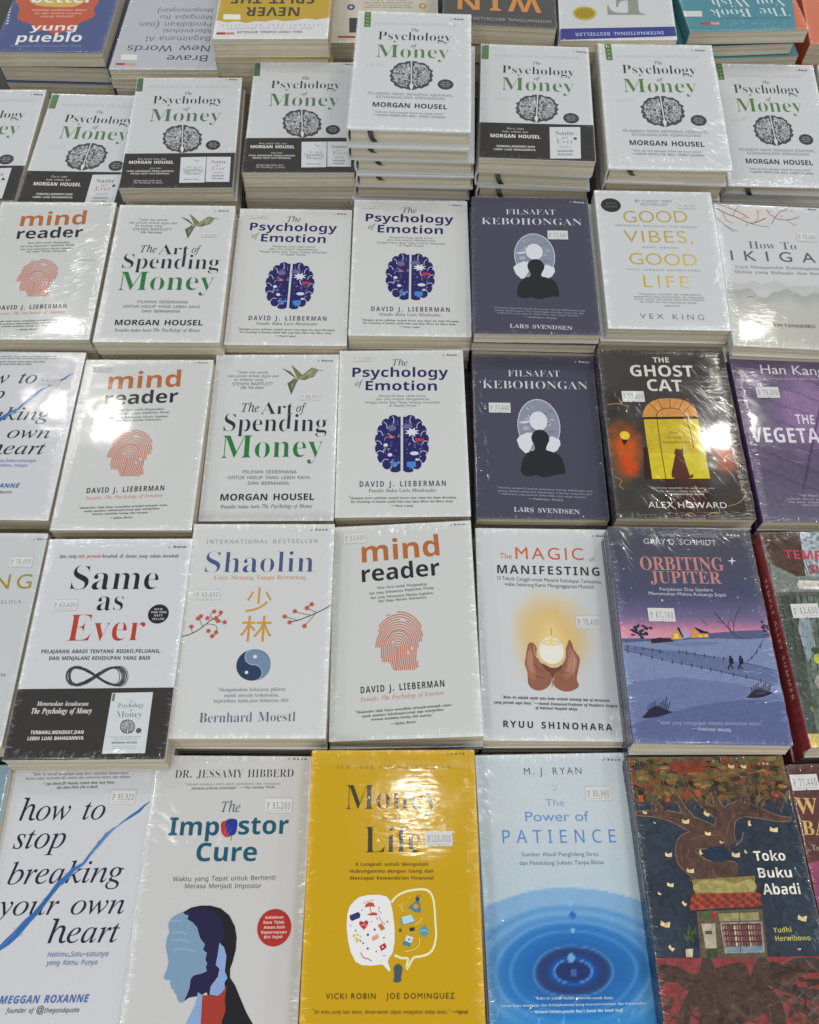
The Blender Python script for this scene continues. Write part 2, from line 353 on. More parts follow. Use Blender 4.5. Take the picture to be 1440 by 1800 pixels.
            for j, q in enumerate(line + [(9, 9)]):
                if j < 60 and inside(S, *q) and j not in gp: run.append(q)
                else:
                    if len(run) > 1: stroke(ink, [F(*q) for q in run], 0.062 * ra, c, z, 0)
                    run = []
        return 1
    if kind == 'oval':
        ell(ink, *F(0, 0), ra, rb, (196, 202, 220), z); ell(ink, *F(0, 0), ra * .965, rb * .97, (132, 138, 158), z + dz)
        for k in range(22):
            u, v = rnd.gauss(0, .5), rnd.uniform(-.4, .85)
            if u * u + v * v > .7: continue
            ell(ink, *F(u, v), rnd.uniform(.1, .26) * ra, rnd.uniform(.05, .12) * ra, rnd.choice([(164, 168, 182), (182, 186, 196), (114, 120, 146)]), z + 2 * dz)
        return 3
    if kind == 'yinyang':
        ell(ink, *F(0, 0), ra, rb, (44, 62, 96), z, 40)
        n = 16; q = [(math.cos(math.pi / 2 - math.pi * k / n), math.sin(math.pi / 2 - math.pi * k / n)) for k in range(n + 1)]
        q += [(.5 * math.sin(math.pi * k / n) * 1 + 0, -.5 - .5 * math.cos(math.pi * k / n)) for k in range(1, n + 1)]
        q += [(-.5 * math.sin(math.pi * k / n), .5 - .5 * math.cos(math.pi * k / n)) for k in range(1, n)]
        poly(ink, [F(*c) for c in q], (108, 134, 164), z + dz)
        stroke(ink, [F(*c) for c in q[n:]], .03 * ra, (176, 190, 206), z + 2 * dz, 0)
        ell(ink, *F(.1, .52), .11 * ra, .11 * ra, (206, 212, 220), z + 2 * dz); ell(ink, *F(-.4, -.48), .1 * ra, .1 * ra, (206, 212, 220), z + 2 * dz)
        return 3
    if kind == 'flower':
        for k in range(5):
            t = k * 1.257 + p[0][0]; ell(ink, p[0][0] + ra * .55 * math.cos(t), p[0][1] + ra * .55 * math.sin(t), ra * .42, ra * .36, (198, 92, 68), z)
        ell(ink, p[0][0], p[0][1], ra * .22, ra * .22, (120, 60, 50), z + dz)
        return 2
    if kind == 'infinity':
        for k in range(12):
            a, b_, ph = rnd.uniform(.84, 1.0), rnd.uniform(.75, 1.05), rnd.uniform(-.08, .08); q = []
            for j in range(49):
                t = 2 * math.pi * j / 48; q.append(F(a * math.cos(t) + ph, b_ * .95 * math.sin(2 * t + ph * .6) + rnd.uniform(-.02, .02)))
            stroke(ink, q, .55, (64, 66, 70), z + (k % 3) * dz * .5, 0)
        return 3
    if kind == 'band':
        poly(ink, [(-69.9, p[0][1]), (69.9, p[1][1]), (69.9, -104.9), (-69.9, -104.9)], (56, 54, 52), z)
        return 1
    if kind == 'cog':
        c = kw['col']; poly(ink, [(p[0][0] + ra * (1 if k % 2 else .75) * math.cos(k * math.pi / 8), p[0][1] + ra * 1.2 * (1 if k % 2 else .75) * math.sin(k * math.pi / 8)) for k in range(16)], c, z)
        ell(ink, *p[0], ra * .35, ra * .42, (214, 206, 186), z + dz); return 2
    return 0
# ---------------------------------------------------------------- painted cover backgrounds: functions of the place on the cover (mm)
def vnoise(X, Y, sc, seed):
    r = np.random.RandomState(seed).rand(64, 64); x = X / sc + 20; y = Y / sc + 20
    xi = np.floor(x).astype(int); yi = np.floor(y).astype(int); fx = x - xi; fy = y - yi
    fx = fx * fx * (3 - 2 * fx); fy = fy * fy * (3 - 2 * fy); g = lambda a, b_: r[a % 64, b_ % 64]
    return (g(xi, yi) * (1 - fx) + g(xi + 1, yi) * fx) * (1 - fy) + (g(xi, yi + 1) * (1 - fx) + g(xi + 1, yi + 1) * fx) * fy
def ss(a, b_, x):
    t = np.clip((x - a) / (b_ - a), 0, 1); return t * t * (3 - 2 * t)
def mixc(A, B, t): return A * (1 - t[..., None]) + np.array(B, float) * t[..., None]
def flat(X, c): return np.ones(X.shape + (3,)) * np.array(c, float)
def paint_magic(X, Y):
    r = np.sqrt(((X - 2) / 48) ** 2 + ((Y + 8) / 58) ** 2); r = r + .12 * (vnoise(X, Y, 14, 1) - .5)
    A = mixc(flat(X, (195, 198, 201)), (208, 178, 118), 1 - ss(.3, 1.0, r)); return mixc(A, (222, 198, 140), (1 - ss(0, .5, r)) * .8)
def paint_patience(X, Y):
    x, y = X - 1, Y + 59; r = np.sqrt((x / 1.9) ** 2 + y ** 2) + 2.2 * (vnoise(X, Y, 26, 4) - .5)
    A = flat(X, (178, 194, 204)); A = mixc(A, (196, 200, 203), ss(0, 60, Y) * .6)
    A = mixc(A, (128, 168, 204), 1 - ss(58.5, 59.5, r)); A = mixc(A, (92, 146, 196), 1 - ss(44, 47.5, r)); A = mixc(A, (150, 192, 228), (ss(38, 40, r) * (1 - ss(40, 44, r))) * .35)
    A = mixc(A, (46, 112, 180), 1 - ss(28, 40, r)); A = mixc(A, (120, 174, 224), np.exp(-((r - 34) / 1.1) ** 2) * .5); A = mixc(A, (110, 165, 220), np.exp(-((r - 27.5) / .9) ** 2) * .45)
    A = mixc(A, (34, 92, 158), (1 - ss(14, 30, r)) * .8); A = mixc(A, (44, 62, 110), 1 - ss(14.5, 18.2, r)); A = mixc(A, (120, 160, 200), np.exp(-((r - 17.4) / .6) ** 2) * .5)
    A = mixc(A, (18, 84, 170), 1 - ss(8.6, 12.5, r)); A = mixc(A, (40, 54, 104), 1 - ss(7.2, 8.6, r)); A = mixc(A, (120, 160, 210), np.exp(-((r - 8.5) / .45) ** 2) * .8)
    A = mixc(A, (34, 124, 194), (1 - ss(-104, -74, Y)) * ss(20, 30, r) * .9)
    for cx, cy, rr, c in ((1, -50, 3.4, (110, 160, 212)), (2, -60, 3, (70, 96, 160)), (5.5, -11, 2.6, (130, 176, 220)), (6, -20, 3, (50, 104, 176)), (5, -31, 1.8, (150, 190, 226)), (5, -33.5, 1.6, (40, 90, 160))):
        A = mixc(A, c, 1 - ss(rr * .8, rr, np.hypot(X - cx, Y - cy)))
    return A
def paint_toko(X, Y):
    A = mixc(flat(X, (56, 66, 78)), (44, 48, 60), vnoise(X, Y, 30, 2) * .6)
    n = vnoise(X, Y, 9, 3) * .5 + vnoise(X * 1.0, Y, 4, 5) * .5
    can = ss(66, 74, Y + 6 * (vnoise(X, Y, 12, 8) - .5)) 
    C = mixc(mixc(flat(X, (46, 42, 38)), (112, 80, 46), ss(.35, .55, n)), (98, 92, 50), ss(.55, .75, n))
    C = mixc(C, (128, 66, 44), ss(.62, .75, vnoise(X, Y, 11, 12)))
    A = A * (1 - can[..., None]) + C * can[..., None]
    return mixc(A, (142, 60, 60), 1 - ss(-54.5, -53.8, Y))
def paint_ghost(X, Y):
    A = mixc(flat(X, (70, 69, 66)), (56, 50, 48), vnoise(X, Y, 20, 2)); n = .25 * (vnoise(X, Y, 9, 6) - .5)
    A = mixc(A, (190, 84, 28), (1 - ss(.15, 1.0, np.hypot((X + 52) / 27, (Y + 24) / 46) + n)) * .95); A = mixc(A, (206, 70, 24), (1 - ss(0, .8, np.hypot((X + 50) / 18, (Y + 44) / 22) + n)) * .8)
    A = mixc(A, (190, 96, 60), (1 - ss(.1, 1.0, np.hypot((X - 50) / 20, (Y + 30) / 36) + n)) * .85)
    A = mixc(A, (54, 34, 30), (1 - ss(-50, -44, Y)) * (1 - ss(20, 26, np.abs(X - 5))) * .8); return A
def paint_orbit(X, Y):
    A = flat(X, (74, 75, 86)); A = mixc(A, (74, 76, 104), 1 - ss(20, 95, Y)); A = mixc(A, (116, 104, 142), 1 - ss(0, 40, Y)); A = mixc(A, (196, 124, 148), 1 - ss(-4, 14, Y)); A = mixc(A, (206, 150, 160), (1 - ss(-6, 4, Y)) * .6)
    A = mixc(A, (112, 128, 168), 1 - ss(-9.5, -8.5, Y)); return mixc(A, (88, 98, 144), (1 - ss(-104, -60, Y)) * .9)
def paint_veg(X, Y):
    n = vnoise(X, Y, 22, 3) * .6 + vnoise(X, Y, 8, 4) * .4; A = mixc(flat(X, (88, 84, 102)), (96, 82, 112), n)
    A = mixc(A, (142, 114, 154), (1 - ss(.2, 1.1, np.hypot((X - 4) / 56, (Y - 22) / 64) + .7 * (n - .5))) * .9)
    for k in range(7): A = mixc(A, (70, 44, 88), np.exp(-(((X * .5 + Y) - 70 + 24 * k + 6 * (n - .5)) / .8) ** 2) * .6)
    A = mixc(A, (64, 40, 80), np.exp(-((X * .9 - Y * .35 - 4) / 1.0) ** 2) * .7); return mixc(A, (98, 95, 112), (1 - ss(-95, -45, Y)) * .8)
def paint_ikigai(X, Y):
    A = mixc(flat(X, (196, 198, 200)), (180, 180, 172), 1 - ss(-60, 0, Y))
    m1 = -20 + 9 * vnoise(X, X * 0, 13, 5) + 3 * vnoise(X, X * 0, 4, 6); A = mixc(A, (180, 184, 182), (1 - ss(-.5, .8, Y - m1)) * ss(-34, 0, Y - m1) * .9)
    m2 = -44 + 20 * vnoise(X, X * 0, 15, 9) + 4 * vnoise(X, X * 0, 5, 7); A = mixc(A, (160, 162, 156), (1 - ss(-.5, .8, Y - m2)) * ss(-26, 0, Y - m2) * .9)
    A = mixc(A, (214, 196, 186), (1 - ss(.3, 1, np.hypot((X + 30) / 50, (Y - 88) / 18))) * .5); return A
def paint_temple(X, Y):
    n = vnoise(X, Y, 16, 3) * .6 + vnoise(X, Y, 5, 4) * .4; A = mixc(flat(X, (84, 92, 84)), (124, 134, 124), n)
    A = mixc(A, (176, 188, 196), ss(52, 62, Y) * ss(-52, -40, X) * (1 - ss(30, 50, X)) * .9); return mixc(A, (60, 66, 60), ss(.6, .8, vnoise(X, Y, 3, 9)) * .5)
PAINT = {'magic': paint_magic, 'patience': paint_patience, 'toko': paint_toko, 'ghost': paint_ghost, 'orbit': paint_orbit, 'veg': paint_veg, 'ikigai': paint_ikigai, 'temple': paint_temple}
# ---------------------------------------------------------------- cover artwork, in mm on a 140 x 210 cover
ART={
'psych':[
('P',(76,116,62),[-61.8,104.7,-53.8,105.1,-53.1,75.5,-60.7,75.1],0),('T','BARU','sb',(150,180,130),-55.1,78,-55.9,101.2,3.73),
('T','INTERNATIONAL BESTSELLER','bt',(182,183,186),-48.5,80.1,52.6,81.2,4.77),('P',(35,35,38),[44.3,93.7,45.8,96.5,46.4,96.5,45.1,93.8],0),('T','baca','sx',(35,35,38),48.7,94,60.7,93.8,3.34),
('T','The','si',(52,54,58),-3.2,69.1,6.5,69.2,5.45),('T','Psychology','bt',(52,54,58),-42.8,52.1,46,52.3,15.11),('T','of','si',(52,54,58),-2.4,39,4.9,39,6.38),
('T','Money','bt',(84,124,58),-43.4,19.2,43.7,20.5,23.15),('T','P 60.000','m',(195,192,188),-53.9,1.2,-32.5,3.9,5.49),('G','brain',[0,-12,25,-10.8,-0.8,12.6],{}),('E',(66,66,70),40.4,-26.2,9.3,9.0),
('T','NEW YORK','sb',(165,165,168),36.1,-23.7,44.5,-23.5,1.98),('T','TIMES BEST','sb',(165,165,168),33.9,-27.3,46.9,-26.8,1.98),('T','SELLER','sb',(165,165,168),36.3,-30.6,44.6,-30.3,1.97),
('T','PELAJARAN ABADI MENGENAI KEKAYAAN,','sm',(135,136,140),-49.3,-47.2,49,-47.6,4.26),('T','KETAMAKAN,DAN KEBAHAGIAAN','sm',(135,136,140),-39.1,-53.3,39.7,-53.2,4.23),
('T','MORGAN HOUSEL','sb',(52,54,58),-42.7,-68,42.8,-68.9,7.72),('T','“Salah satu buku keuangan terbaik dan paling orisinal.”','ss',(125,125,128),-41.1,-78.1,40.1,-78.6,2.86),
('T','—JASON ZWEIG,THE WALL STREET JOURNAL','ss',(105,105,108),-41.9,-83.2,41.3,-84.2,3.16),],
'psych_two':[
('P',(72,106,74),[-71,104.2,-62.1,104.2,-61,77.4,-69.5,77.4],0),('T','INTERNATIONAL BESTSELLER','bt',(178,180,183),-54.5,84.7,54.5,84.4,4.67),
('P',(35,35,38),[48,99.6,49.2,102.2,49.8,102.2,48.7,99.6],0),('T','baca','sx',(35,35,38),52.1,99.9,63.2,99.6,3.15),('T','The','si',(52,54,58),-4.6,70.3,5.9,70.3,5.77),
('T','Psychology','bt',(52,54,58),-44.9,53,47.1,51.9,14.85),('T','of','si',(52,54,58),-3.4,39,4.8,39,6.38),('T','Money','bt',(78,114,82),-45.7,18.1,46.4,17.7,23.78),
('G','brain',[0.2,-15.3,25,-16.2,-1.6,9.9],{}),('E',(55,55,58),40.3,-27.3,9.2,8.9),('T','NEW YORK','sb',(165,165,168),36,-24.6,44.3,-24.8,1.96),
('T','TIMES BEST','sb',(165,165,168),33.9,-28,46.8,-28.2,1.95),('T','SELLER','sb',(165,165,168),36.5,-31.3,44.7,-31.6,1.94),('G','band',[-70.7,-42.7,68.7,-41.9],{}),
('T','Dari penulis buku laris','si',(200,200,198),-52.8,-53.9,-17.1,-54.2,3.12),('T','MORGAN HOUSEL','sb',(222,222,220),-62.6,-61,-6.9,-61.4,5.18),
('T','BUKU BARU','sm',(195,195,193),-35.5,-71.1,-21.8,-71.2,2.74),('T','YANG MENEMANI PERJALANANMU','sb',(200,200,198),-64.2,-75.7,-5.5,-76.1,2.73),
('T','MENUJU HIDUP KAYA BERMAKNA','sb',(200,200,198),-58.5,-80.1,-10.6,-80.5,2.72),('T','Pengarang buku laris','ss',(200,200,198),-53.1,-92.5,-18.7,-92.8,2.69),
('T','The Psychology of Money','si',(200,200,198),-53.1,-96.5,-16.5,-96.8,3.01),('P',(200,204,208),[1.5,-49.8,33.5,-49.3,34.6,-95.2,3.5,-95.6],0),
('T','The Art of','bt',(110,118,122),10.4,-69.8,28.2,-69.9,3.77),('T','Spending','bt',(110,118,122),6.2,-75.8,31,-75.7,5.8),('T','Money','bt',(95,130,115),8.3,-81.3,29.5,-81.1,5.09),
('L',(120,128,110),0.95,[19.3,-54.1,22.6,-58.9,25.2,-55.5],0),('T','MORGAN HOUSEL','sb',(110,118,122),9.2,-90.7,27.5,-90.5,2.02),('P',(200,204,208),[34.2,-49.3,64.4,-49.5,65.3,-94.5,35.7,-94.2],0),
('T','Same','bt',(95,97,102),40.6,-61.2,59.3,-61.3,6.38),('T','as','bt',(95,97,102),46.8,-66.2,52.2,-66.3,3.14),('T','Ever','bt',(185,115,105),41.6,-72.9,58.3,-73.1,6.32),
('L',(95,97,102),0.38,[44.1,-77.9,47,-76.6,53.2,-79.7,56.1,-78,53,-76.6,47.2,-79.7,44.1,-77.9],1),('T','MORGAN','sb',(95,97,102),42.9,-85,57.8,-85.1,2.68),
('T','HOUSEL','sb',(95,97,102),43.1,-89.9,57.9,-90,2.67),],
'psych_one':[
('P',(88,126,82),[-68.7,103,-59.5,103.4,-59.7,75.1,-69.1,75.8],0),('T','INTERNATIONAL BESTSELLER','bt',(178,180,183),-52.2,81.1,56.5,81.2,4.5),
('P',(35,35,38),[49.7,94.4,51.3,97.3,52,97.3,50.5,94.5],0),('T','baca','sx',(35,35,38),54.3,94.4,66.8,93.4,3.41),('T','The','si',(52,54,58),-2.4,67.9,7.4,68,5.2),
('T','Psychology','bt',(52,54,58),-42.3,49.7,50,47.8,14.68),('T','of','si',(52,54,58),-1.8,38,5.9,38,6.16),('T','Money','bt',(84,120,76),-42.9,17.6,48.4,16.8,23.68),
('T','P 60.000','m',(200,196,190),-50,-2.1,-29.9,0.3,4.91),('G','brain',[1.2,-14.9,27.1,-15,2.5,9.3],{}),('E',(66,66,70),43,-30.6,9.8,9.2),
('T','NEW YORK','sb',(165,165,168),38.6,-28.1,47.5,-27.8,2.03),('T','TIMES BEST','sb',(165,165,168),36.1,-31.7,49.8,-31.2,2.03),('T','SELLER','sb',(165,165,168),38.4,-35.1,47.2,-34.8,2.02),
('G','band',[-69.6,-43.4,70.5,-41.8],{}),('T','Baca juga','si',(195,195,193),-36.5,-54.2,-15.6,-53.8,3.35),('T','buku terbaru dari','si',(205,205,203),-41.6,-59.8,-10.4,-59.6,3.34),
('T','MORGAN HOUSEL','sb',(225,225,223),-56.1,-69.1,4.5,-68.8,5.96),('T','TERBARU,MEMIKAT,DAN','sb',(208,208,205),-48.9,-85.8,-2.7,-84.8,3.26),
('T','LEBIH LUAS BAHASANNYA','sb',(208,208,205),-51.6,-91.2,-1.6,-90.3,3.25),('P',(200,204,208),[16,-47.9,53.6,-46,52.4,-100.5,15.7,-102.3],0),('T','Same','bt',(95,97,102),23.4,-61.9,46.5,-60.8,7.75),
('T','as','bt',(95,97,102),30.7,-67.6,37.5,-67.3,3.82),('T','Ever','bt',(185,115,105),24,-76.1,44.8,-75.1,7.65),
('L',(95,97,102),0.37,[26.9,-81.9,30.6,-80.1,37.9,-83.5,41.7,-81.2,38,-79.8,30.5,-83.9,26.9,-81.9],1),('T','MORGAN','sb',(95,97,102),24.9,-90.7,43.4,-89.7,3.23),
('T','HOUSEL','sb',(95,97,102),24.8,-96.5,43.3,-95.6,3.22),('E',(70,72,78),46.8,-66.6,2.1,2.3),],
'mind':[
('P',(35,35,38),[48.6,100.2,50.1,101.8,50.7,101.7,49.4,100.2],0),('T','baca','sx',(35,35,38),52.8,100.5,64,100.6,2.08),('T','mind','sb',(178,98,46),-40.4,65.4,37.4,69.1,21.74),
('T','reader','sb',(42,46,50),-40.3,44.8,37.1,48.6,16.63),('T','Ilmu Baru untuk Mengungkap','b',(92,94,98),-25.3,37.2,23.7,38.9,2.53),
('T','Apa yang Sebenarnya Dipikirkan Orang,','b',(92,94,98),-33.7,31.8,30.6,34.9,2.52),('T','Apa yang Sebenarnya Mereka Inginkan,','b',(92,94,98),-32.2,27.3,30.1,29.5,2.5),
('T','dan Siapa Mereka Sebenarnya','b',(92,94,98),-24.2,23.5,22.9,25.5,2.49),('G','finger',[-5.5,-21.9,12.5,-21.9,-5.4,-39.8,-29,-20.2,-9.4,-43.9],{}),
('T','DAVID J. LIEBERMAN','sbn',(48,50,54),-40.9,-63.2,37,-59.9,6.07),('T','Penulis ','bt',(205,130,95),-40.6,-70.6,-24.5,-70.1,3.61),
('T','The Psychology of Emotion','si',(202,120,84),-21.6,-69.9,36.2,-67.1,3.78),('T','“Mindreader tidak hanya menyajikan petunjuk-petunjuk samar,','b',(66,68,72),-46.2,-81.3,43.3,-77.5,2.2),
('T','untuk membaca kebohongan,tetapi juga memberikan','b',(66,68,72),-39.5,-84.9,35.3,-81.5,2.19),('T','wawasan mendalam tentang sifat manusia.”','b',(66,68,72),-31.1,-88,26.5,-85.9,2.18),
('T','—Kirkus Review','sbi',(66,68,72),-13.4,-92.7,9.9,-91.5,2.33),],
'spend':[
('P',(35,35,38),[45.6,95.1,47.1,97.2,47.8,97.2,46.5,95.1],0),('T','baca','sx',(35,35,38),50.2,95.3,62.8,95.3,2.64),('T','“Salah satu penulis','ss',(85,90,95),-44.6,79.2,-9.4,79.1,3.12),
('T','dan pemikir terbaik dunia saat','ss',(85,90,95),-54.4,74.3,2.7,74.1,3.1),('T','ini tentang uang.”','ss',(85,90,95),-47,69.4,-10.9,69.3,3.09),
('T','STEVEN BARTLETT','sm',(75,80,85),-48.6,63.2,-3.1,63.1,3.84),('T','CEO The Diary','sx',(85,90,95),-39.1,58.6,-13.3,58.6,2.8),('P',(118,122,84),[15.6,91.7,23.1,84.1,31.4,74.8,24.1,71.2],0),
('P',(96,102,72),[5.1,86.8,15.5,81.6,23.7,71.7,20.2,73.8],0),('P',(132,134,98),[23.1,71.2,31.2,78.9,39.4,87.2,44.4,85.6,47.1,83.6,42.1,74.2,31.6,70.4],0),
('P',(160,158,118),[26.2,72.2,36.5,81.5,41.1,84.1,38.9,74.8],0),('P',(108,112,80),[36.8,73.7,33.1,69.9,28.4,70.4,34.1,76.8],0),('L',(95,98,78),0.64,[46.2,84.1,52.1,82.5],0),
('P',(104,108,84),[19.4,72.3,25,70.7,22.7,64.8,17,68.7],0),('P',(86,90,74),[12.9,65.6,17.4,69.2,22.7,64.8,18,50.4],0),('P',(130,132,100),[16.3,65.6,19.6,67.1,20.7,63,17.7,56.4],0),
('L',(72,74,58),0.34,[16.9,88.1,28.2,75.1],0),('L',(72,74,58),0.34,[10.7,83.7,21.9,73.3],0),('L',(72,74,58),0.34,[28.3,72.5,39.5,86.2],0),('L',(72,74,58),0.34,[33.7,72.5,43.2,84.1],0),
('L',(72,74,58),0.34,[17.5,68.1,18.7,53.4],0),('L',(72,74,58),0.34,[30.2,78.4,41.9,74.8],0),('T','The','si',(58,60,64),-35.5,28.1,-16.5,28,10.94),('T','Art','bt',(45,47,52),-14.5,25.1,21.2,24.9,15.4),
('T','of','si',(50,52,56),24.6,27.9,35,27.6,11.43),('T','Spending','bt',(45,47,52),-53.3,3.3,58.8,2.4,21.95),('T','Money','bt',(38,118,54),-53.6,-30.5,55.8,-29.2,27.96),
('T','PILIHAN SEDERHANA','sm',(98,102,106),-28.3,-49.1,29,-49.4,3.91),('T','UNTUK HIDUP YANG LEBIH KAYA','sm',(98,102,106),-43.3,-55.9,43.3,-56.3,3.88),
('T','DAN BERMAKNA','sm',(98,102,106),-21.6,-62.8,21.7,-63,3.85),('T','MORGAN HOUSEL','sb',(45,47,52),-49.1,-81.2,48.7,-81,7.58),
('T','Penulis buku laris ','bt',(90,92,96),-47.7,-90.5,-7.4,-90.2,3.97),('T','The Psychology of Money','si',(100,102,106),-5.4,-90.2,46.7,-90.1,4.41),],
'emotion':[
('P',(35,35,38),[46.9,96.7,48.4,98.8,49.1,98.8,47.7,96.7],0),('T','baca','sx',(35,35,38),51.3,97,63,96.9,2.64),('T','The','si',(70,70,76),-10.1,84.2,7,84,8.61),
('T','Psychology','sb',(44,44,100),-55.1,69.2,52.4,68.1,12.63),('T','of','si',(80,82,90),-51.9,56.9,-43.5,56.3,8.64),('T','Emotion','sb',(44,44,100),-40.1,51.2,39.2,50,12.41),
('T','Mengenali Daya Ledak Emosi','sm',(92,94,108),-25.3,42.3,26.4,41.8,2.75),('T','dan Cara Ampuh Mengelolanya','sm',(92,94,108),-28.4,38.1,29.9,37.6,2.74),
('T','Hingga Kamu Bisa Tetap Tenang Terkendali','sm',(92,94,108),-39.9,33.8,41.5,33,2.73),('T','di Segala Situasi','sm',(92,94,108),-14,29.6,15.8,29.3,2.72),
('G','lobes',[-0.2,-17.1,28.7,-17.4,0.1,19.1],{}),('T','DAVID J. LIEBERMAN','sbn',(74,82,104),-44.8,-69.7,45.5,-69.5,6.51),('T','Penulis Buku Laris ','bt',(95,98,106),-35.2,-76.3,7.7,-76.3,4.01),
('T','Mindreader','si',(85,88,96),9.3,-76.3,35.4,-76.3,4.23),('T','“Mengupas proses psikologis menjadi bacaan yang ringan dan dapat diterapkan.','b',(88,90,96),-56.2,-83.8,56.4,-84.1,2.43),
('T','The Psychology of Emotion adalah buku yang dapat dibaca dan dibaca ulang.”','b',(88,90,96),-53.7,-88.2,54.3,-88.4,2.42),('T','—Psych Central','sbi',(70,70,76),-12.1,-93.2,11,-93.5,2.4),],
'lies':[
('P',(205,205,212),[48.1,96.9,49.8,99.1,50.5,99.1,48.9,96.9],0),('T','baca','sx',(205,205,212),52.8,96.9,65.4,96.1,2.69),('T','FILSAFAT','bt',(200,200,208),-29.2,76.5,30.3,76.8,8.46),
('T','KEBOHONGAN','bt',(200,200,208),-58.6,59.9,60.3,59.7,10.42),('G','oval',[2.2,10.6,25.9,10.9,4.2,45.8],{}),('P',(208,212,222),[-8.1,14.7,-17,13.6,-17.1,15.1,-8.4,17.2],0),
('E',(206,210,220),2.1,16.8,9.9,12.5),('P',(206,210,220),[-20.5,-17.7,-23.2,-8.1,-19.8,-3.2,-11.3,1.8,-4.6,0.9,-3.4,-7.8,-10.5,-23.6,-14.7,-24.9],0),
('P',(206,210,220),[9.1,-7.7,15.6,-2.7,24.1,-7.5,24.5,-13.5,20.7,-20.8,14.2,-25,8.4,-19.8],0),('E',(40,42,46),2.9,-5.8,9.8,11.3),
('P',(40,42,46),[-4,-10.3,-3.7,-19.9,-11.6,-24.8,-17.5,-33.2,-20.3,-48.6,-12,-53.6,-4.8,-52.1,4.3,-54.3,14.6,-51.9,20.8,-50.4,27,-49.4,26.3,-36.2,22.4,-26.8,14.4,-22.6,8.4,-19.8,10.2,-10.1],1),
('T','“Svendsen menjawab banyak pertanyaan tentang kebohongan,yang','b',(150,146,164),-48.1,-68.6,54.7,-71.9,2.3),
('T','jarang dibahas,mulai dari kebohongan terhadap orang lain,diri','b',(150,146,164),-46.2,-72.5,53.3,-75.8,2.29),
('T','sendiri,serta yang menarik dalam buku yang sangat memikat.”','b',(150,146,164),-43.3,-76.1,50,-79.5,2.28),('T','—Publishers Weekly','b',(160,156,172),-14.4,-81.9,23,-83.2,2.27),
('T','LARS SVENDSEN','b',(192,190,200),-30.1,-96.2,39.1,-98.5,5.38),],
'vibes':[
('E',(48,52,48),-51.7,80.9,12.0,11.3),('T','BUKU','sm',(110,112,100),-56.9,82.7,-46.1,82.9,2.82),('T','TERLARIS','sm',(110,112,100),-59.7,77,-44.3,77.4,2.81),
('T','#1 SUNDAY TIMES','sm',(120,122,126),-22.6,86.6,22.1,87.1,3.78),('T','BESTSELLER','sm',(120,122,126),-15.9,81.5,15.8,81.4,3.76),('T','GOOD','st',(206,172,52),-38.3,53.3,37.4,55.2,18.49),
('T','BAGAIMANA MENCINTAI DIRI SENDIRI','sm',(120,122,126),-48.6,47.3,47,46.1,2.74),('T','VIBES,','st',(206,172,52),-40.4,21.9,39.6,22.7,18.57),
('T','DAPAT MENJADI','sm',(120,122,126),-19.9,13.6,21.3,13.2,2.66),('T','GOOD','st',(206,172,52),-37.3,-11.7,40,-12.1,17.42),
('T','KUNCI PEMBUKA KEHEBATANMU','sm',(120,122,126),-41.4,-20.6,41.5,-20.8,2.57),('T','LIFE','st',(206,172,52),-24.4,-45.1,27.2,-45.8,17.45),
('T','“Pernyataan mendalam dan menginspirasi.','ss',(125,126,130),-33,-56.6,38.6,-56.2,2.49),('T','penggerak,ide yang menyenangkan dan menguatkan','ss',(125,126,130),-37.6,-60.3,41.3,-60.3,2.48),
('T','proses menjadi sosok paling hebat yang menyentuh','ss',(125,126,130),-36.9,-64.1,40.8,-63.8,2.47),
('T','diri sendiri dan bisa menginspirasi semua.”','ss',(125,126,130),-30.9,-67.8,33.9,-68.1,2.46),('T','—FEARNE COTTON','ss',(125,126,130),-6.7,-72.9,11.6,-72.9,2.18),
('T','VEX KING','st',(96,98,102),-33.3,-90.4,37.3,-90.8,7.25),],
'ikigai':[
('G','mist',[-56,-18.4,32.6,-34.9],{}),('L',(92,84,84),1.12,[-69,98.7,-54.9,88.9,-44.3,84.1,-33.9,77.5,-25.1,77.1,-10.7,85.5],1),('L',(92,84,84),0.9,[-66.6,105,-53.7,99.7,-41,92.8,-30.9,84.3],1),
('L',(92,84,84),0.67,[-33.9,77.5,-21.2,72.9,-8.1,71.3],1),('L',(92,84,84),0.67,[-69,82,-61.2,71.9,-52,65,-46.8,62.3],1),('L',(92,84,84),0.9,[-8.9,99.4,0.5,86.2,13.5,84,27.5,88.5],1),
('L',(92,84,84),0.68,[-5.2,76.8,0.7,87.8,8.7,97.4,22.7,101.3],1),('L',(92,84,84),0.56,[-61.1,93.1,-58.1,79.6,-49.8,74.1],1),('L',(92,84,84),0.56,[-25.1,77.1,-19.5,86.5,-20.4,97.1],1),
('L',(92,84,84),0.56,[-49.6,86.2,-45,97.1,-37.4,104.7],1),('L',(92,84,84),0.45,[8.7,97.4,21.1,105.8,32.8,109],1),('L',(92,84,84),0.45,[13.5,84,21.2,75.5],1),
('L',(92,84,84),0.44,[-61.2,71.9,-51.4,60.6],1),('E',(205,170,160),-36.4,84.6,2.0,1.8),('E',(205,170,160),-18.3,95.7,2.0,1.9),('E',(205,170,160),-5.4,91.9,2.0,1.9),
('E',(205,170,160),3.2,103.2,2.0,1.9),('E',(205,170,160),20.2,99.6,2.0,1.9),('E',(205,170,160),27.7,89.4,2.0,1.9),('E',(205,170,160),-41.9,105,2.0,1.9),('E',(205,170,160),-53.2,104.3,2.0,1.9),
('E',(205,170,160),-34.4,73.5,2.0,1.8),('E',(205,170,160),7.7,89.7,2.0,1.9),('E',(205,170,160),21.4,77,2.0,1.8),('P',(70,70,72),[37.2,101,38.7,103.3,39.3,103.4,37.9,101],0),
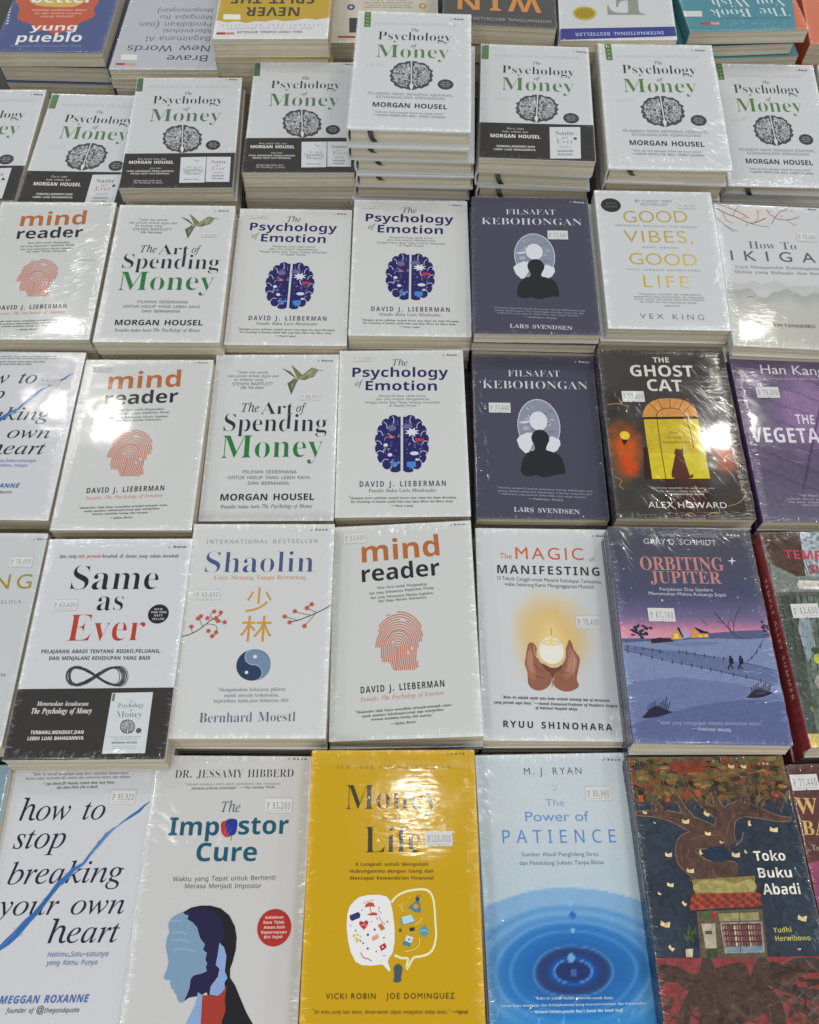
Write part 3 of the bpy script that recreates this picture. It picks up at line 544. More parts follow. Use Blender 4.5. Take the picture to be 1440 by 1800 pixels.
('T','baca','sx',(70,70,72),40.8,101.2,50.6,100.9,2.82),('T','How To','bl',(98,112,106),-36.2,36.3,18.3,37.6,11.26),('T','IKIGAI','s',(82,96,92),-58.8,17.3,51.5,19.5,14.59),
('T','Cara Memperoleh Kebahagiaan dengan','b',(150,152,150),-55.4,5.6,65.2,9.1,4.31),('T','Hidup yang Bahagia dan Bermakna','b',(150,152,150),-57.3,-1.8,60.7,1.5,4.28),
('L',(90,90,86),0.64,[-47.6,-36.5,-43.6,-35.4,-39.9,-35.8],1),('T','TIM TAMASHIRO','s',(84,78,66),-23.5,-76.8,22.5,-75.6,4.52),],
'stop':[
('P',(35,35,38),[50.4,108.9,51.3,110.4,51.8,110.4,51,108.9],0),('T','baca','sx',(35,35,38),53.8,109.1,63.3,109.1,1.91),
('T','“Buku ini adalah pengingat yang kamu butuhkan bahwa kamu','ss',(70,72,78),-49.5,97.3,38.2,98.5,2.05),
('T','berani untuk mencintai diri sendiri dan menerima dirimu apa adanya.”','ss',(70,72,78),-54.4,93.9,42.5,95.6,2.04),
('T','—Jay Shetty,#1 Penulis terlaris New York Times','sx',(70,72,78),-38.6,89.6,26.6,90.9,2.03),('T','dan buku,Think Like A Monk','sx',(70,72,78),-24.7,86.6,12,87.4,2.02),
('T','how to','si',(38,42,54),-53.1,61.4,22.2,62.6,16.44),('T','stop','si',(38,42,54),-53.9,39.8,-8.7,40.6,16.62),('T','breaking','si',(38,42,54),-52.4,13.3,46,15.3,16.01),
('T','your own','si',(38,42,54),-56.8,-9.1,50.9,-7.6,14.55),('T','heart','si',(38,42,54),-9.2,-28.4,49.9,-27.6,15.62),
('P',(52,104,176),[-50.7,-32.4,-44.9,-26.1,-38.5,-19.9,-32,-12.3,-25.6,-6.8,-19.2,1.3,-14.7,7.5,-10,15,-4.5,19.6,1.3,25.6,9.2,29.3,14.4,37.2,19.5,43.9,24.9,50.9,31.1,55.9,36.2,58.1,38.9,61,44.4,65.4,51.2,69.9,55.2,73.5,60.6,76.9,60.9,76.7,56.5,72.4,53.3,68.4,46.3,64,39.7,60.3,36.6,57.8,32.5,54.9,27.2,49.3,21.8,42.3,16.1,36,11.1,27.9,4.1,23.5,-0.7,16.9,-6.4,12.5,-11.8,5.5,-16,-0.9,-22.2,-9.2,-27.6,-15.3,-33.6,-23.2,-40.2,-29.3,-48.1,-34.1],0),
('L',(80,138,205),0.6,[15.4,36.3,20.9,42.7,26.4,49.7,32,55.2,36.4,58.2],1),('L',(80,138,205),0.32,[-13.7,7,-8.8,14.3,-3.2,18.8,2.3,24.7,9.8,28.8,15,36.6,20.4,43.2],1),
('L',(36,78,150),0.24,[-42.6,-27.8,-36.1,-21.5,-29.8,-13.9,-23.9,-8.2,-17.6,0.2,-13.4,6.8,-8.3,14],1),('L',(100,155,215),0.33,[14.9,36.7,20.3,43.2,25.7,50.2,31.6,55.5,36.3,58.3],1),
('L',(36,78,150),0.31,[-24,-8.1,-17.8,0.3,-13.5,6.9,-8.5,14.1,-2.9,18.6,2.5,24.5],1),('L',(80,138,205),0.42,[-49.9,-33.1,-43.3,-27.3,-36.9,-21],1),
('L',(100,155,215),0.44,[-1,17.1,4,23.5,10.9,28,16,35.9,21.7,42.2,27.1,49.1,32.4,54.8],1),('L',(60,112,182),0.22,[19.1,44.1,21.1,46.3],1),('L',(60,112,182),0.21,[-5.2,20.3,-3.4,22.4],1),
('L',(60,112,182),0.22,[36,58.5,38,60.7],1),('L',(60,112,182),0.22,[39.9,60.4,41.8,62.6],1),('L',(60,112,182),0.21,[-5.8,12.1,-3.9,14.2],1),('L',(60,112,182),0.22,[36.7,58,38.7,60.2],1),
('L',(60,112,182),0.21,[-0.1,16.5,1.8,18.6],1),('L',(60,112,182),0.21,[-19.8,1.7,-17.9,3.8],1),('L',(60,112,182),0.21,[4.7,23,6.6,25.1],1),('L',(60,112,182),0.21,[0.8,25.8,2.7,27.9],1),
('L',(60,112,182),0.22,[19.1,44.1,21.1,46.3],1),('L',(60,112,182),0.21,[16.4,35.6,18.3,37.7],1),('L',(60,112,182),0.21,[-39.4,-19.2,-37.6,-17.2],1),('L',(60,112,182),0.22,[24.5,51.1,26.5,53.2],1),
('L',(60,112,182),0.21,[16.4,35.6,18.3,37.7],1),('L',(60,112,182),0.21,[-32.7,-23.9,-30.9,-21.9],1),('T','Hatimu,Satu-satunya','ss',(78,112,180),-7.2,-37.8,43.2,-37.2,3.43),
('T','yang Kamu Punya','ss',(78,112,180),-7.1,-43.4,35.2,-43,3.4),('T','MEGGAN ROXANNE','sx',(62,104,176),-39.8,-69.1,32.6,-67.9,5.08),
('T','founder of @thegoodquote','ss',(60,62,68),-33.1,-75,26.1,-74.5,3.02),],
'ghost':[
('P',(210,208,205),[45.4,96.9,47.2,99,47.9,99,46.2,96.9],0),('T','baca','sx',(210,208,205),50,97,62.5,96.6,2.64),('T','THE','sb',(206,202,194),-9.3,87.5,8.5,87.7,7.04),
('T','GHOST','sb',(206,202,194),-36,68.8,32.9,68.9,14.9),('T','CAT','sb',(206,202,194),-19.8,49.7,18.1,49.2,15.13),
('P',(204,136,58),[-29.5,14.5,-28.1,22.9,-23.9,30.3,-16.7,36.4,-8.2,39.5,2.2,40.3,12.2,39.5,20.9,36.2,27.1,29.6,29.2,23.1,29.1,15.9],0),
('P',(196,170,24),[-28.7,14.5,29.1,15.9,30.5,-21.2,30.9,-58.4,-28.6,-59.4,-28.9,-21.9],0),('P',(206,186,18),[-28.7,-28.8,30.5,-28.1,30.9,-58.4,-28.6,-59.4],0),
('P',(44,36,26),[-29.7,15.7,29.7,17.4,29.7,14.2,-30.1,12.8],0),('L',(60,44,26),0.81,[-15.8,14.7,-12.4,21.9,-6.8,26.1,1.5,27.6,10.4,26.3,14.9,22.2,16.7,16.2],1),
('L',(60,44,26),0.61,[-12.3,22.6,-19.6,32.7],1),('L',(60,44,26),0.61,[-6.8,26.1,-10.5,37.3],1),('L',(60,44,26),0.61,[1.5,27.6,2.5,39.9],1),('L',(60,44,26),0.61,[10.4,26.3,16.4,37.6],1),
('L',(60,44,26),0.61,[14.9,22.2,24.5,32.8],1),('L',(60,48,20),0.79,[-14.5,13.5,-15,-21.7,-14.6,-59.3],1),('L',(60,48,20),0.8,[16.8,14.3,19,-5.1,19.2,-21.4],1),
('P',(58,30,26),[-33.4,-21.9,-28.7,-21.9,-28.6,-59.4,-36.4,-59.5],0),('P',(70,40,32),[-1.5,-59.6,30.8,-58.8,12.4,-96.9,-4.5,-88.5],0),('E',(92,44,30),2.8,-28.4,4.7,5.1),
('P',(92,44,30),[0.1,-25.7,0.4,-22,2.8,-24.3,5.4,-24.3,8.1,-21.9,7.3,-27.2],0),('P',(88,42,32),[-7.5,-57.9,-4.4,-41,-0.6,-30.8,6.5,-30.7,8.1,-39.8,9.8,-51,10.8,-55,13.4,-53.2,11.9,-58.1],1),
('T','KISAH','sm',(120,92,20),-3.9,-4.9,6.1,-4.8,2.61),('T','KUCING','sm',(120,92,20),-6.6,-10.7,7.7,-10.6,2.6),('T','PENJELAJAH WAKTU','sm',(120,92,20),-12.2,-16.6,17.4,-16.3,2.58),
('E',(232,190,40),-51,-7.5,5.2,5.2),('P',(60,30,22),[-54.9,-12.4,-48.2,-12.4,-51.6,-18.7,-53.2,-18.7],0),('L',(190,150,50),0.61,[-66.1,31,-53.7,32.4,-42,28.8],1),
('L',(190,150,50),0.58,[-67.1,-57.4,-59.9,-61.8,-63.3,-67.3,-59,-71.7],1),('L',(190,150,50),0.58,[68.2,-60.4,61,-68.2,64.7,-74.8,56.1,-85.7,43.9,-90.1],1),
('L',(190,150,50),0.57,[21.2,-101,27.4,-97.8,33.9,-98.8,34,-92.4],1),('L',(190,150,50),0.57,[-0.5,-100.2,4.6,-98,9.9,-100.7],1),
('T','“Novel yang menyentuh—Ini adalah sastra untuk','ss',(185,180,172),-31,-70.9,33.6,-70.9,2.22),('T','yang mencintai kucing dan perjalanan waktu.”','ss',(185,180,172),-23.8,-74.6,27.6,-74.7,2.21),
('T','—Manhattan Book Review','sx',(195,190,182),-18,-78,21.9,-77.8,2.2),('T','ALEX HOWARD','s',(208,204,196),-36.5,-92.7,42.6,-92.5,6.74),],
'veg':[
('T','Han Kang','s',(208,202,214),-38.2,74.9,30.8,72.7,11.86),('T','Pemenang Hadiah Nobel Kesusastraan','ss',(180,172,190),-36.5,67.4,39.7,66.3,2.3),
('T','THE','sbn',(208,204,214),-12.9,10.7,7,9.9,11.64),('T','VEGETARIAN','sbn',(212,208,218),-64,-12.1,55.5,-13.9,18.07),('T','“The Novel of the Year”','ss',(190,182,198),-28.7,-76,15.3,-76.7,2.43),
('T','adalah karya yang luar biasa','ss',(180,172,190),-40.9,-79.7,22.1,-80.6,2.2),('T','“The best international novel in','ss',(190,182,198),-43.2,-83.4,25.1,-84.4,2.19),
('T','contemporary fiction.”','ss',(180,172,190),-27.1,-86.7,9.1,-87.5,2.19),],
'gold':[
('P',(35,35,38),[56.3,97.5,57.3,99.2,57.9,99.2,57.1,97.6],0),('T','baca','sx',(35,35,38),60.2,97.8,70.8,97.9,2.13),('T','NG','s',(178,148,44),28.6,44.8,64.6,46.1,15.03),
('T','MENGELOLA','sm',(112,116,120),20.6,29.5,58.3,30.6,3.38),('T','N','sm',(90,92,96),55.1,-41.4,58.6,-41.4,3.15),],
'same':[
('P',(35,35,38),[47,95,48.3,97,49,97,47.9,95],0),('T','baca','sx',(35,35,38),51.7,95.2,64.3,95.1,2.66),('T','Apa yang ','sbi',(62,64,70),-57.8,85.2,-40.1,85.3,3.47),
('T','tak pernah ','sbi',(190,60,40),-38.8,85.3,-17.2,85.2,3.46),('T','berubah di dunia yang selalu berubah','sbi',(62,64,70),-16,85.2,58.2,85.1,3.45),
('T','Same','bt',(38,40,46),-40.4,52.1,41.8,52.2,24.53),('T','as','bt',(38,40,46),-12.1,31.1,12.1,31.4,20.03),('T','Ever','bt',(186,58,36),-34.9,1.4,35.9,1.8,25.74),('E',(42,42,44),46.5,27.5,9.7,9.5),
('T','NEW','sb',(190,190,190),42.3,31.3,49.9,31.2,1.9),('T','YORK TIMES','sb',(190,190,190),39.2,28.3,54.1,28.2,1.89),('T','BEST','sb',(190,190,190),43.1,25.1,50.6,25.1,1.88),
('T','SELLER','sb',(190,190,190),41.5,21.7,52.6,21.7,1.88),('T','PELAJARAN ABADI TENTANG RISIKO,PELUANG,','sb',(70,72,78),-55.3,-10,53.3,-10,3.45),
('T','DAN MENJALANI KEHIDUPAN YANG BAIK','sb',(70,72,78),-47.1,-16.3,45,-16.4,3.42),('G','infinity',[-1.2,-31.4,25.8,-31.6,-2.8,-22],{}),('G','band',[-72,-43,67.3,-42.1],{}),
('T','Meneruskan kesuksesan','sbi',(212,210,206),-49.9,-57.9,-4.1,-58.1,3.78),('T','The Psychology of Money','sbi',(222,220,216),-53.2,-64.9,-0.1,-64.8,4.77),
('T','TERBARU,MEMIKAT,DAN','sb',(220,218,214),-50.3,-82.7,-4.1,-82.6,2.99),('T','LEBIH LUAS BAHASANNYA','sb',(220,218,214),-51.7,-87.9,-3.1,-87.6,2.98),
('P',(196,202,206),[15.3,-46.8,51.7,-46.2,52,-99.3,14.9,-99.6],0),('P',(90,110,96),[16,-47.4,18.4,-47.4,18.3,-54.2,16.3,-54.2],0),('T','The','si',(88,92,98),32.1,-55.2,35.5,-55.3,1.68),
('T','Psychology','bt',(88,92,98),22.4,-59.9,45.2,-59.7,3.75),('T','of','si',(88,92,98),33.2,-63,35.9,-63,1.68),('T','Money','bt',(110,140,135),22.1,-68.6,45.1,-68.4,5.4),
('G','brain',[33.5,-76.6,39.9,-76.6,32.6,-70.6],{}),('E',(88,90,96),43.8,-80.1,2.5,2.3),('T','pelajaran abadi mengenai kekayaan','sm',(140,142,146),20.9,-86,46.2,-85.8,0.99),
('T','pelajaran abadi mengenai kekayaan','sm',(140,142,146),23.2,-87.9,43.7,-87.7,0.98),('T','MORGAN HOUSEL','sb',(88,92,98),22.1,-91.3,44.2,-91.1,1.8),
('T','salah satu buku keuangan terbaik','ss',(150,152,156),22.8,-94.1,43.5,-93.9,0.81),('T','salah satu buku keuangan terbaik','ss',(150,152,156),23.1,-95.7,43.7,-95.5,0.81),],
'shaolin':[
('P',(35,35,38),[46.2,97.9,47.6,99.7,48.3,99.7,47.1,97.9],0),('T','baca','sx',(35,35,38),50.8,98.1,63.1,98.1,2.29),('T','INTERNATIONAL BESTSELLER','sm',(132,134,140),-55.6,83.8,53.8,84.5,4.12),
('T','Shaolin','bl',(66,84,132),-54,53,51.2,53.9,21.71),('T','Cara Menang Tanpa Bertarung','bt',(204,124,84),-43.9,45.7,44.1,46.2,4.34),('T','少','c!',(200,140,50),-11.3,12.8,12.9,12.8,25.02),
('T','林','c!',(200,140,50),-13.9,-16.2,15.4,-16.2,25.33),('G','yinyang',[0.8,-38.3,16.5,-38.3,-0.4,-23.5],{}),('L',(90,78,72),0.89,[-69.7,-11.9,-58.7,-8.2,-49.6,-1.7,-41.5,5.8,-33.1,10.5],1),
('L',(90,78,72),0.53,[-58.7,-8.2,-60.2,-2.6],1),('L',(90,78,72),0.53,[-49.6,-1.7,-53,4.9,-51.7,8.6],1),('L',(90,78,72),0.53,[-46.4,1.1,-37.3,-0.7,-36.5,-8.2,-39.8,-10.9],1),
('L',(90,78,72),0.54,[-41.5,5.8,-43.8,10.5,-40.5,13.3],1),('L',(90,78,72),0.53,[-41.5,5.8,-32.3,3,-28.7,2.6],1),('L',(90,78,72),0.9,[70,20,63.4,15.8,51.1,9.6,38.9,4.5,30,3],1),
('L',(90,78,72),0.54,[56.3,12.4,47.1,17.2,51.5,20.4],1),('L',(90,78,72),0.54,[51.1,9.6,42.1,11.5,35.7,13.4],1),('L',(90,78,72),0.54,[55.5,11.5,49.6,4,45.4,-0.7],1),
('L',(90,78,72),0.54,[38.9,4.5,31.6,6.8,26.1,8.3],1),('G','flower',[-60.3,-1.7,-57.8,-1.7],{}),('G','flower',[-52.5,8.6,-50,8.6],{}),('G','flower',[-55,6.4,-52.5,6.4],{}),
('G','flower',[-40.5,13.3,-38,13.3],{}),('G','flower',[-34.2,12.4,-31.7,12.4],{}),('G','flower',[-46.1,6.7,-43.6,6.7],{}),('G','flower',[-29.6,2.6,-27.1,2.6],{}),
('G','flower',[-36.6,-7.2,-34.2,-7.2],{}),('G','flower',[-39.8,-10.9,-37.3,-10.9],{}),('G','flower',[-38.1,6.7,-35.6,6.7],{}),('G','flower',[-43.9,-5.9,-41.4,-5.9],{}),
('G','flower',[51.4,20.6,54,20.6],{}),('G','flower',[35.7,13.6,38.2,13.6],{}),('G','flower',[26.5,8.3,29,8.3],{}),('G','flower',[31.5,2.6,34,2.6],{}),('G','flower',[45.6,-1.1,48.1,-1.1],{}),
('G','flower',[-36,3.9,-33.5,3.9],{}),('G','flower',[47.1,16.8,49.7,16.8],{}),('T','Menggunakan kekuatan pikiran','bt',(132,134,142),-28.7,-62.9,31.6,-62.5,3.14),
('T','untuk meraih kedamaian,','bt',(132,134,142),-23.2,-68.1,26,-67.7,3.12),('T','kejernihan batin,dan kekuatan diri','bt',(132,134,142),-32.1,-73.2,34.8,-72.4,3.1),
('T','Bernhard Moestl','bl',(84,104,136),-43.2,-91,42.2,-89.8,8.45),],
'magic':[
('P',(35,35,38),[52.3,96.9,53.9,98.8,54.5,98.9,53.1,96.9],0),('T','baca','sx',(35,35,38),56.5,97,68,96.7,2.53),('T','The','s',(198,98,48),-45.4,72.2,-33.1,72,5.92),
('T','MAGIC','s',(200,92,44),-29.1,71.8,41.4,71.6,12.74),('T','of','s',(198,98,48),46.2,70.4,52.5,70.3,4.51),('T','MANIFESTING','sb',(58,60,64),-48.8,56.5,56.1,55,8.87),
('T','15 Teknik Canggih untuk Menarik Kehidupan Terbaikmu,','s',(70,72,76),-49.1,49.5,57.2,46.7,3.79),('T','walau Sekarang Kamu Menganggapnya Mustahil','s',(70,72,76),-41.8,43.6,48.8,41.4,3.77),
('E',(226,214,190),0.9,-21,12.3,13.4),('E',(236,230,206),0.7,-23.8,11.6,9.6),('E',(214,196,160),1.5,-13.6,9.4,3.0),('E',(240,214,150),1.5,-13.6,6.4,2.1),
('P',(244,206,110),[-0.5,-15.5,0.7,-9.6,2.2,-4.3,3.3,-9.5,3.6,-15.5],1),('L',(120,90,60),0.47,[2,-6.2,2.2,1],1),
('P',(146,92,72),[19.4,-10.5,21.7,-13.4,22.5,-18.2,25.4,-23.5,28.2,-29,25.9,-39,23.6,-48,24.9,-54.8,18.6,-59.1,10.5,-59.9,3.8,-57.1,0.5,-52.7,2.1,-45.7,5.6,-38.9,10.3,-34.8,14.5,-28.2,15.3,-19.4,17.1,-15.3],1),
('P',(146,92,72),[-16.9,-13.8,-21,-14.6,-22.8,-19.4,-24.4,-26.8,-25.9,-34.1,-23.9,-43.1,-23.7,-52.9,-19.6,-58,-13.5,-59.4,-6.8,-57.2,-2.1,-52.7,-0.6,-46.8,-1.9,-40.4,-5.3,-35.3,-9.6,-33.9,-12.7,-29.4,-14.2,-24.9,-13.4,-18.4],1),
('P',(162,106,84),[19.2,-17.5,23.9,-23.6,26.2,-30.8,23.1,-40.8,16,-47,10,-48.2,12.9,-39.1,15.9,-30],1),
('P',(162,106,84),[-19.4,-18.7,-23.6,-26.8,-24.5,-35,-22.9,-44.9,-18.4,-50.2,-15.1,-44.8,-17.4,-34,-16.8,-24.9],1),
('P',(178,122,98),[19.8,-19,23.3,-26.3,24.7,-31.8,20.3,-39.1,14.5,-42.7,16.7,-33.7,17.7,-26.4],1),('P',(178,122,98),[-21.1,-21.3,-23.1,-30.4,-21.8,-39.5,-17,-44.8,-18.3,-35.8,-18.1,-26.7],1),
('P',(112,66,52),[-9.6,-33.9,-5.3,-35.3,-0.3,-37.8,5.7,-37.4,10.3,-34.8,8.9,-39.2,3.4,-42.8,0.1,-48.2,-1.7,-42.9,-6.3,-39.3],1),('L',(112,66,52),0.55,[5.5,-40.1,10.8,-42.8,16.4,-41.8],1),
('L',(112,66,52),0.55,[3.1,-46.4,8.5,-48.2,14.2,-46.3],1),('L',(112,66,52),0.55,[-16.3,-34,-12.9,-39.4,-6.7,-42],1),('L',(112,66,52),0.55,[-18.7,-43.1,-13.4,-46.6,-7.9,-46.9],1),
('L',(112,66,52),0.56,[22,-15.3,19.8,-22.7,17.9,-28.2],1),('L',(112,66,52),0.55,[-0.3,-48.3,-0.3,-52.7,-1.2,-56.3],1),('L',(214,150,122),0.75,[-15.9,-16.6,-15.6,-23.1,-13.7,-28.5],1),
('L',(214,150,122),0.74,[23.1,-28.1,22.5,-35.4,20.4,-42.7],1),('L',(236,228,210),0.47,[-11,-15.6,-11.4,-26.7,-7,-33],1),('L',(236,228,210),0.47,[13.7,-15.4,12.5,-26.4,7.9,-32.9],1),
('T','“Buku ini adalah salah satu buku terbaik tentang law of attraction','sx',(62,64,68),-50.2,-66.9,53.3,-69.3,2.46),
('T','yang pernah saya baca.”—Asmah Emmanuel,Professor of Paediatric Surgery','sx',(62,64,68),-57.6,-71.7,60.6,-74.1,2.44),
('T','of National Hospital Abuja','sx',(62,64,68),-18.1,-76.5,21.6,-77.4,2.43),('T','RYUU SHINOHARA','sb',(50,52,58),-49.6,-93.1,53.2,-95.4,5.98),],
'orbit':[
('T','baca','sx',(205,205,212),46.4,97.6,59.8,97.1,2.54),('T','GARY D. SCHMIDT','s',(186,186,194),-36.5,87.1,35.2,86.8,5.83),('T','ORBITING','b',(186,124,122),-42.7,59.4,38.4,60.1,13.79),
('T','JUPITER','b',(186,124,122),-34.8,46,33.5,46.4,12.37),('T','Perjalanan Dua Saudara','s',(190,190,204),-27.3,38.2,23.5,38.4,3.34),
('T','Menemukan Makna Keluarga Sejati','s',(190,190,204),-38.2,33.7,35.3,33.4,3.32),('E',(206,206,222),-26.4,28.4,0.9,1.0),('E',(206,206,222),-59.1,60,0.5,0.6),('E',(206,206,222),56.8,52.2,0.6,0.6),
('E',(206,206,222),-11,26,0.4,0.4),('E',(206,206,222),20,28.5,0.4,0.4),('E',(206,206,222),46.1,32.9,0.5,0.6),('E',(206,206,222),-61.3,25,0.4,0.4),('E',(206,206,222),58.1,19.8,0.4,0.4),
('E',(206,206,222),-47.9,10.2,0.4,0.4),('E',(206,206,222),-1.6,16.7,0.4,0.4),('E',(206,206,222),34.7,19.3,0.4,0.4),('E',(206,206,222),62.8,35.1,0.4,0.4),('E',(206,206,222),-54.1,40.5,0.4,0.4),
('E',(206,206,222),28,11.7,0.4,0.4),('E',(206,206,222),-23.3,14.4,0.4,0.4),('P',(206,206,222),[48.1,75.3,48.2,71.5,51.7,70.8,47.9,69.9,46.4,65.8,46.4,69.8,42.8,70.6,46.7,71.5],0),
('P',(84,92,130),[-68.9,-10.1,-40.7,-9.6,-15.9,-7.7,13,-3.5,38.3,-0.8,67,0.8,69.9,-2.4,68.7,-8.3,-69.3,-14.1],0),
('P',(118,132,174),[-69.3,-14.1,-48.1,-12.3,-27.1,-12.3,-5.6,-9.7,19.2,-8.5,43.9,-8.8,69,-6.9,68.2,-24.3,69.3,-49,68.9,-59.4,-70.1,-51.3,-69.9,-26.7],0),
('P',(106,120,164),[-32.6,-14.2,-13,-12,6.4,-11.7,23.9,-12.4,5.8,-15.7,-13.7,-17.1],0),
('P',(94,108,152),[-68,-18.1,-42,-19.4,-17.8,-21.1,12.7,-26.7,43.2,-31.9,69,-37.8,68.3,-49.9,30.7,-43,-9.3,-33.8,-42.9,-25.9,-68.4,-21.3],0),
('P',(102,116,162),[-70.1,-51.3,-21.3,-45.3,29.4,-50.6,68.6,-61.1,70.9,-67.9,26.5,-66.9,-15.6,-75.2,-50.5,-84.9,-69.4,-88.5],0),
('P',(88,100,148),[-69.4,-88.5,-36.2,-78,-4.7,-70.5,33.7,-64.8,71.3,-66.2,68.1,-104.2,-68.1,-105.1],0),('P',(52,40,52),[-42.2,-10,-33.5,-8.4,-23.1,-9.3,-21.4,-12.2,-42.1,-14.3],0),
('P',(212,140,60),[-23.6,-10,-21,-4.1,-16.9,0,-14.6,-4,-12.3,-9.8],0),('P',(236,190,90),[-21,-9.2,-18.9,-4.1,-16.4,-4,-15.7,-9.1],0),
('P',(212,140,60),[-5,-8.2,-2.7,-1.9,-0.1,0.7,2.4,-3.7,12.2,-3.9,12,-7.5],0),('P',(240,196,96),[2.9,-7.3,3.6,-5.1,6,-5.1,6,-7.3],0),('P',(240,196,96),[8.2,-6.9,8.9,-4.7,11.1,-4.6,10.7,-6.8],0),
('P',(150,156,196),[-16.6,-0.3,-4.7,-3.8,-5.3,-7.5,-12.5,-9.1],0),('P',(46,44,64),[-16.4,0.8,-14.4,2.3,-11.3,-7.6,-12.8,-8.3],0),
('P',(46,44,64),[0,1.4,1.5,1.8,4.5,-3.6,13.4,-3.5,11.5,-1.7,2.7,-1.5],0),('E',(44,48,76),-46.2,1.6,1.5,1.0),('E',(44,48,76),-45.7,-5.7,2.0,1.0),('E',(44,48,76),-40.5,-0.2,1.0,0.8),
('E',(44,48,76),-50.7,-5.3,1.4,1.3),('E',(44,48,76),-50.7,-3.3,1.4,0.9),('E',(44,48,76),-55.3,0.8,2.0,1.6),('E',(44,48,76),-48,2.6,1.6,1.0),('E',(44,48,76),-51.9,-3.4,1.8,0.8),
('E',(44,48,76),-49.9,-8.6,1.1,1.4),('E',(44,48,76),-54.7,-2.7,1.1,1.5),('E',(44,48,76),-54.6,-1,1.7,0.9),('E',(44,48,76),-56,-3.1,2.2,1.2),('E',(44,48,76),-56.9,-2.8,1.8,0.9),
('E',(44,48,76),-51.5,-6,1.8,1.5),('E',(44,48,76),-45.8,-4.5,1.8,1.6),('E',(44,48,76),-50,-2,1.9,0.9),('E',(44,48,76),-54.1,-4.4,1.5,1.2),('E',(44,48,76),-58.2,-1.6,2.2,1.0),
('E',(44,48,76),-48.5,-5.5,1.4,0.9),('E',(44,48,76),-53.5,1.9,1.6,1.2),('E',(44,48,76),-45.1,0.2,2.0,1.6),('E',(44,48,76),-47.8,-5.4,1.8,1.2),('E',(44,48,76),-48.4,-1.7,0.9,1.7),
('E',(44,48,76),-41.1,1,2.2,0.8),('E',(44,48,76),-52,2.7,1.1,1.7),('E',(44,48,76),-58.1,-6.3,2.1,0.9),('L',(40,42,64),0.88,[-51.3,-9.8,-51,-4.6],1),('L',(40,42,64),0.53,[-48.5,-9.7,-49.4,-5.5],1),
('E',(56,54,92),65.1,3.7,1.4,0.9),('E',(56,54,92),66.2,-0.1,0.9,1.4),('E',(56,54,92),67.6,4,1.5,1.1),('E',(56,54,92),64.4,8.5,1.2,1.3),('E',(56,54,92),68,4.8,1.3,1.1),
('E',(56,54,92),70.4,-0.5,0.9,1.3),('E',(56,54,92),69.7,4.8,1.2,1.2),('E',(56,54,92),69.4,2.7,0.7,1.2),('E',(56,54,92),65.8,4.9,1.4,1.5),('E',(56,54,92),66.2,-3.8,1.7,0.8),
('E',(56,54,92),65,-0.3,1.0,1.4),('E',(56,54,92),64.1,3.6,1.6,1.0),('E',(56,54,92),68.2,4.7,1.8,0.9),('E',(56,54,92),65,2.8,1.7,1.1),('E',(56,54,92),63.7,3,1.1,1.5),('E',(56,54,92),65.1,2.4,1.6,1.1),
('E',(56,54,92),68.6,2.3,1.0,1.1),('E',(56,54,92),69.6,1.3,1.8,1.1),('L',(64,56,92),0.71,[41.4,-8.1,35.2,-3.1,28.8,6.1,21.7,17.2],1),('L',(64,56,92),0.54,[35.2,-3.1,32,4.3,33.8,9],1),
('L',(64,56,92),0.54,[36.1,-3.1,37.7,6.2,40.9,13.8,45.8,21.4],1),('L',(64,56,92),0.36,[28.8,6.1,22.1,8.7],1),('L',(64,56,92),0.36,[37.8,4.4,36,11.8],1),('L',(64,56,92),0.36,[12.5,4.3,8,9.4],1),
('L',(50,52,88),0.44,[-68.8,-17,-57.5,-17.9,-45.5,-19.5,-32,-22.5],1),('L',(50,52,88),0.44,[-18.7,-21.1,-0.8,-24.1,16.2,-26.6,26.5,-27.7],1),
('L',(50,52,88),0.43,[-69.2,-20.6,-56.5,-23.6,-43,-26.9,-26.2,-30.9,-9.3,-34.2,10.8,-38.1,30.8,-42.7,47.4,-46.3,64.6,-51.2],1),('L',(50,52,88),0.44,[43.5,-30.1,51.8,-22.8,58.9,-13.6,63.4,-8.4],1),
('L',(50,52,88),0.44,[39.8,-31,53.2,-33.8,68.9,-38.2],1),('L',(44,46,80),0.7,[-64.3,-16,-64.7,-19.6],1),('L',(44,46,80),0.7,[-57.4,-17,-57.9,-20.6],1),('L',(44,46,80),0.7,[-50.2,-17.6,-50.6,-21.2],1),
('L',(44,46,80),0.7,[-41.9,-18.9,-42.4,-22.5],1),('L',(44,46,80),0.7,[-35.1,-20.2,-35.6,-23.8],1),('L',(44,46,80),0.7,[-17.6,-19.9,-18.2,-23.5],1),('L',(44,46,80),0.7,[-10.8,-20.8,-11.3,-24.4],1),
('L',(44,46,80),0.7,[-3.1,-22.1,-3.7,-25.7],1),('L',(44,46,80),0.7,[5.4,-23.4,4.8,-27],1),('L',(44,46,80),0.7,[13.9,-24.7,13.3,-28.3],1),('L',(44,46,80),0.7,[22.4,-26,21.8,-29.6],1),
('L',(44,46,80),0.7,[-64.8,-20.7,-65.3,-24.3],1),('L',(44,46,80),0.7,[-52.9,-23,-53.4,-26.6],1),('L',(44,46,80),0.7,[-42.8,-25.7,-43.3,-29.3],1),('L',(44,46,80),0.7,[-34.1,-27.7,-34.5,-31.3],1),
('L',(44,46,80),0.69,[-25.1,-29.7,-25.6,-33.2],1),('L',(44,46,80),0.69,[-16.6,-30.9,-17.2,-34.5],1),('L',(44,46,80),0.69,[-7.7,-32.9,-8.3,-36.5],1),('L',(44,46,80),0.69,[1,-34.9,0.4,-38.4],1),
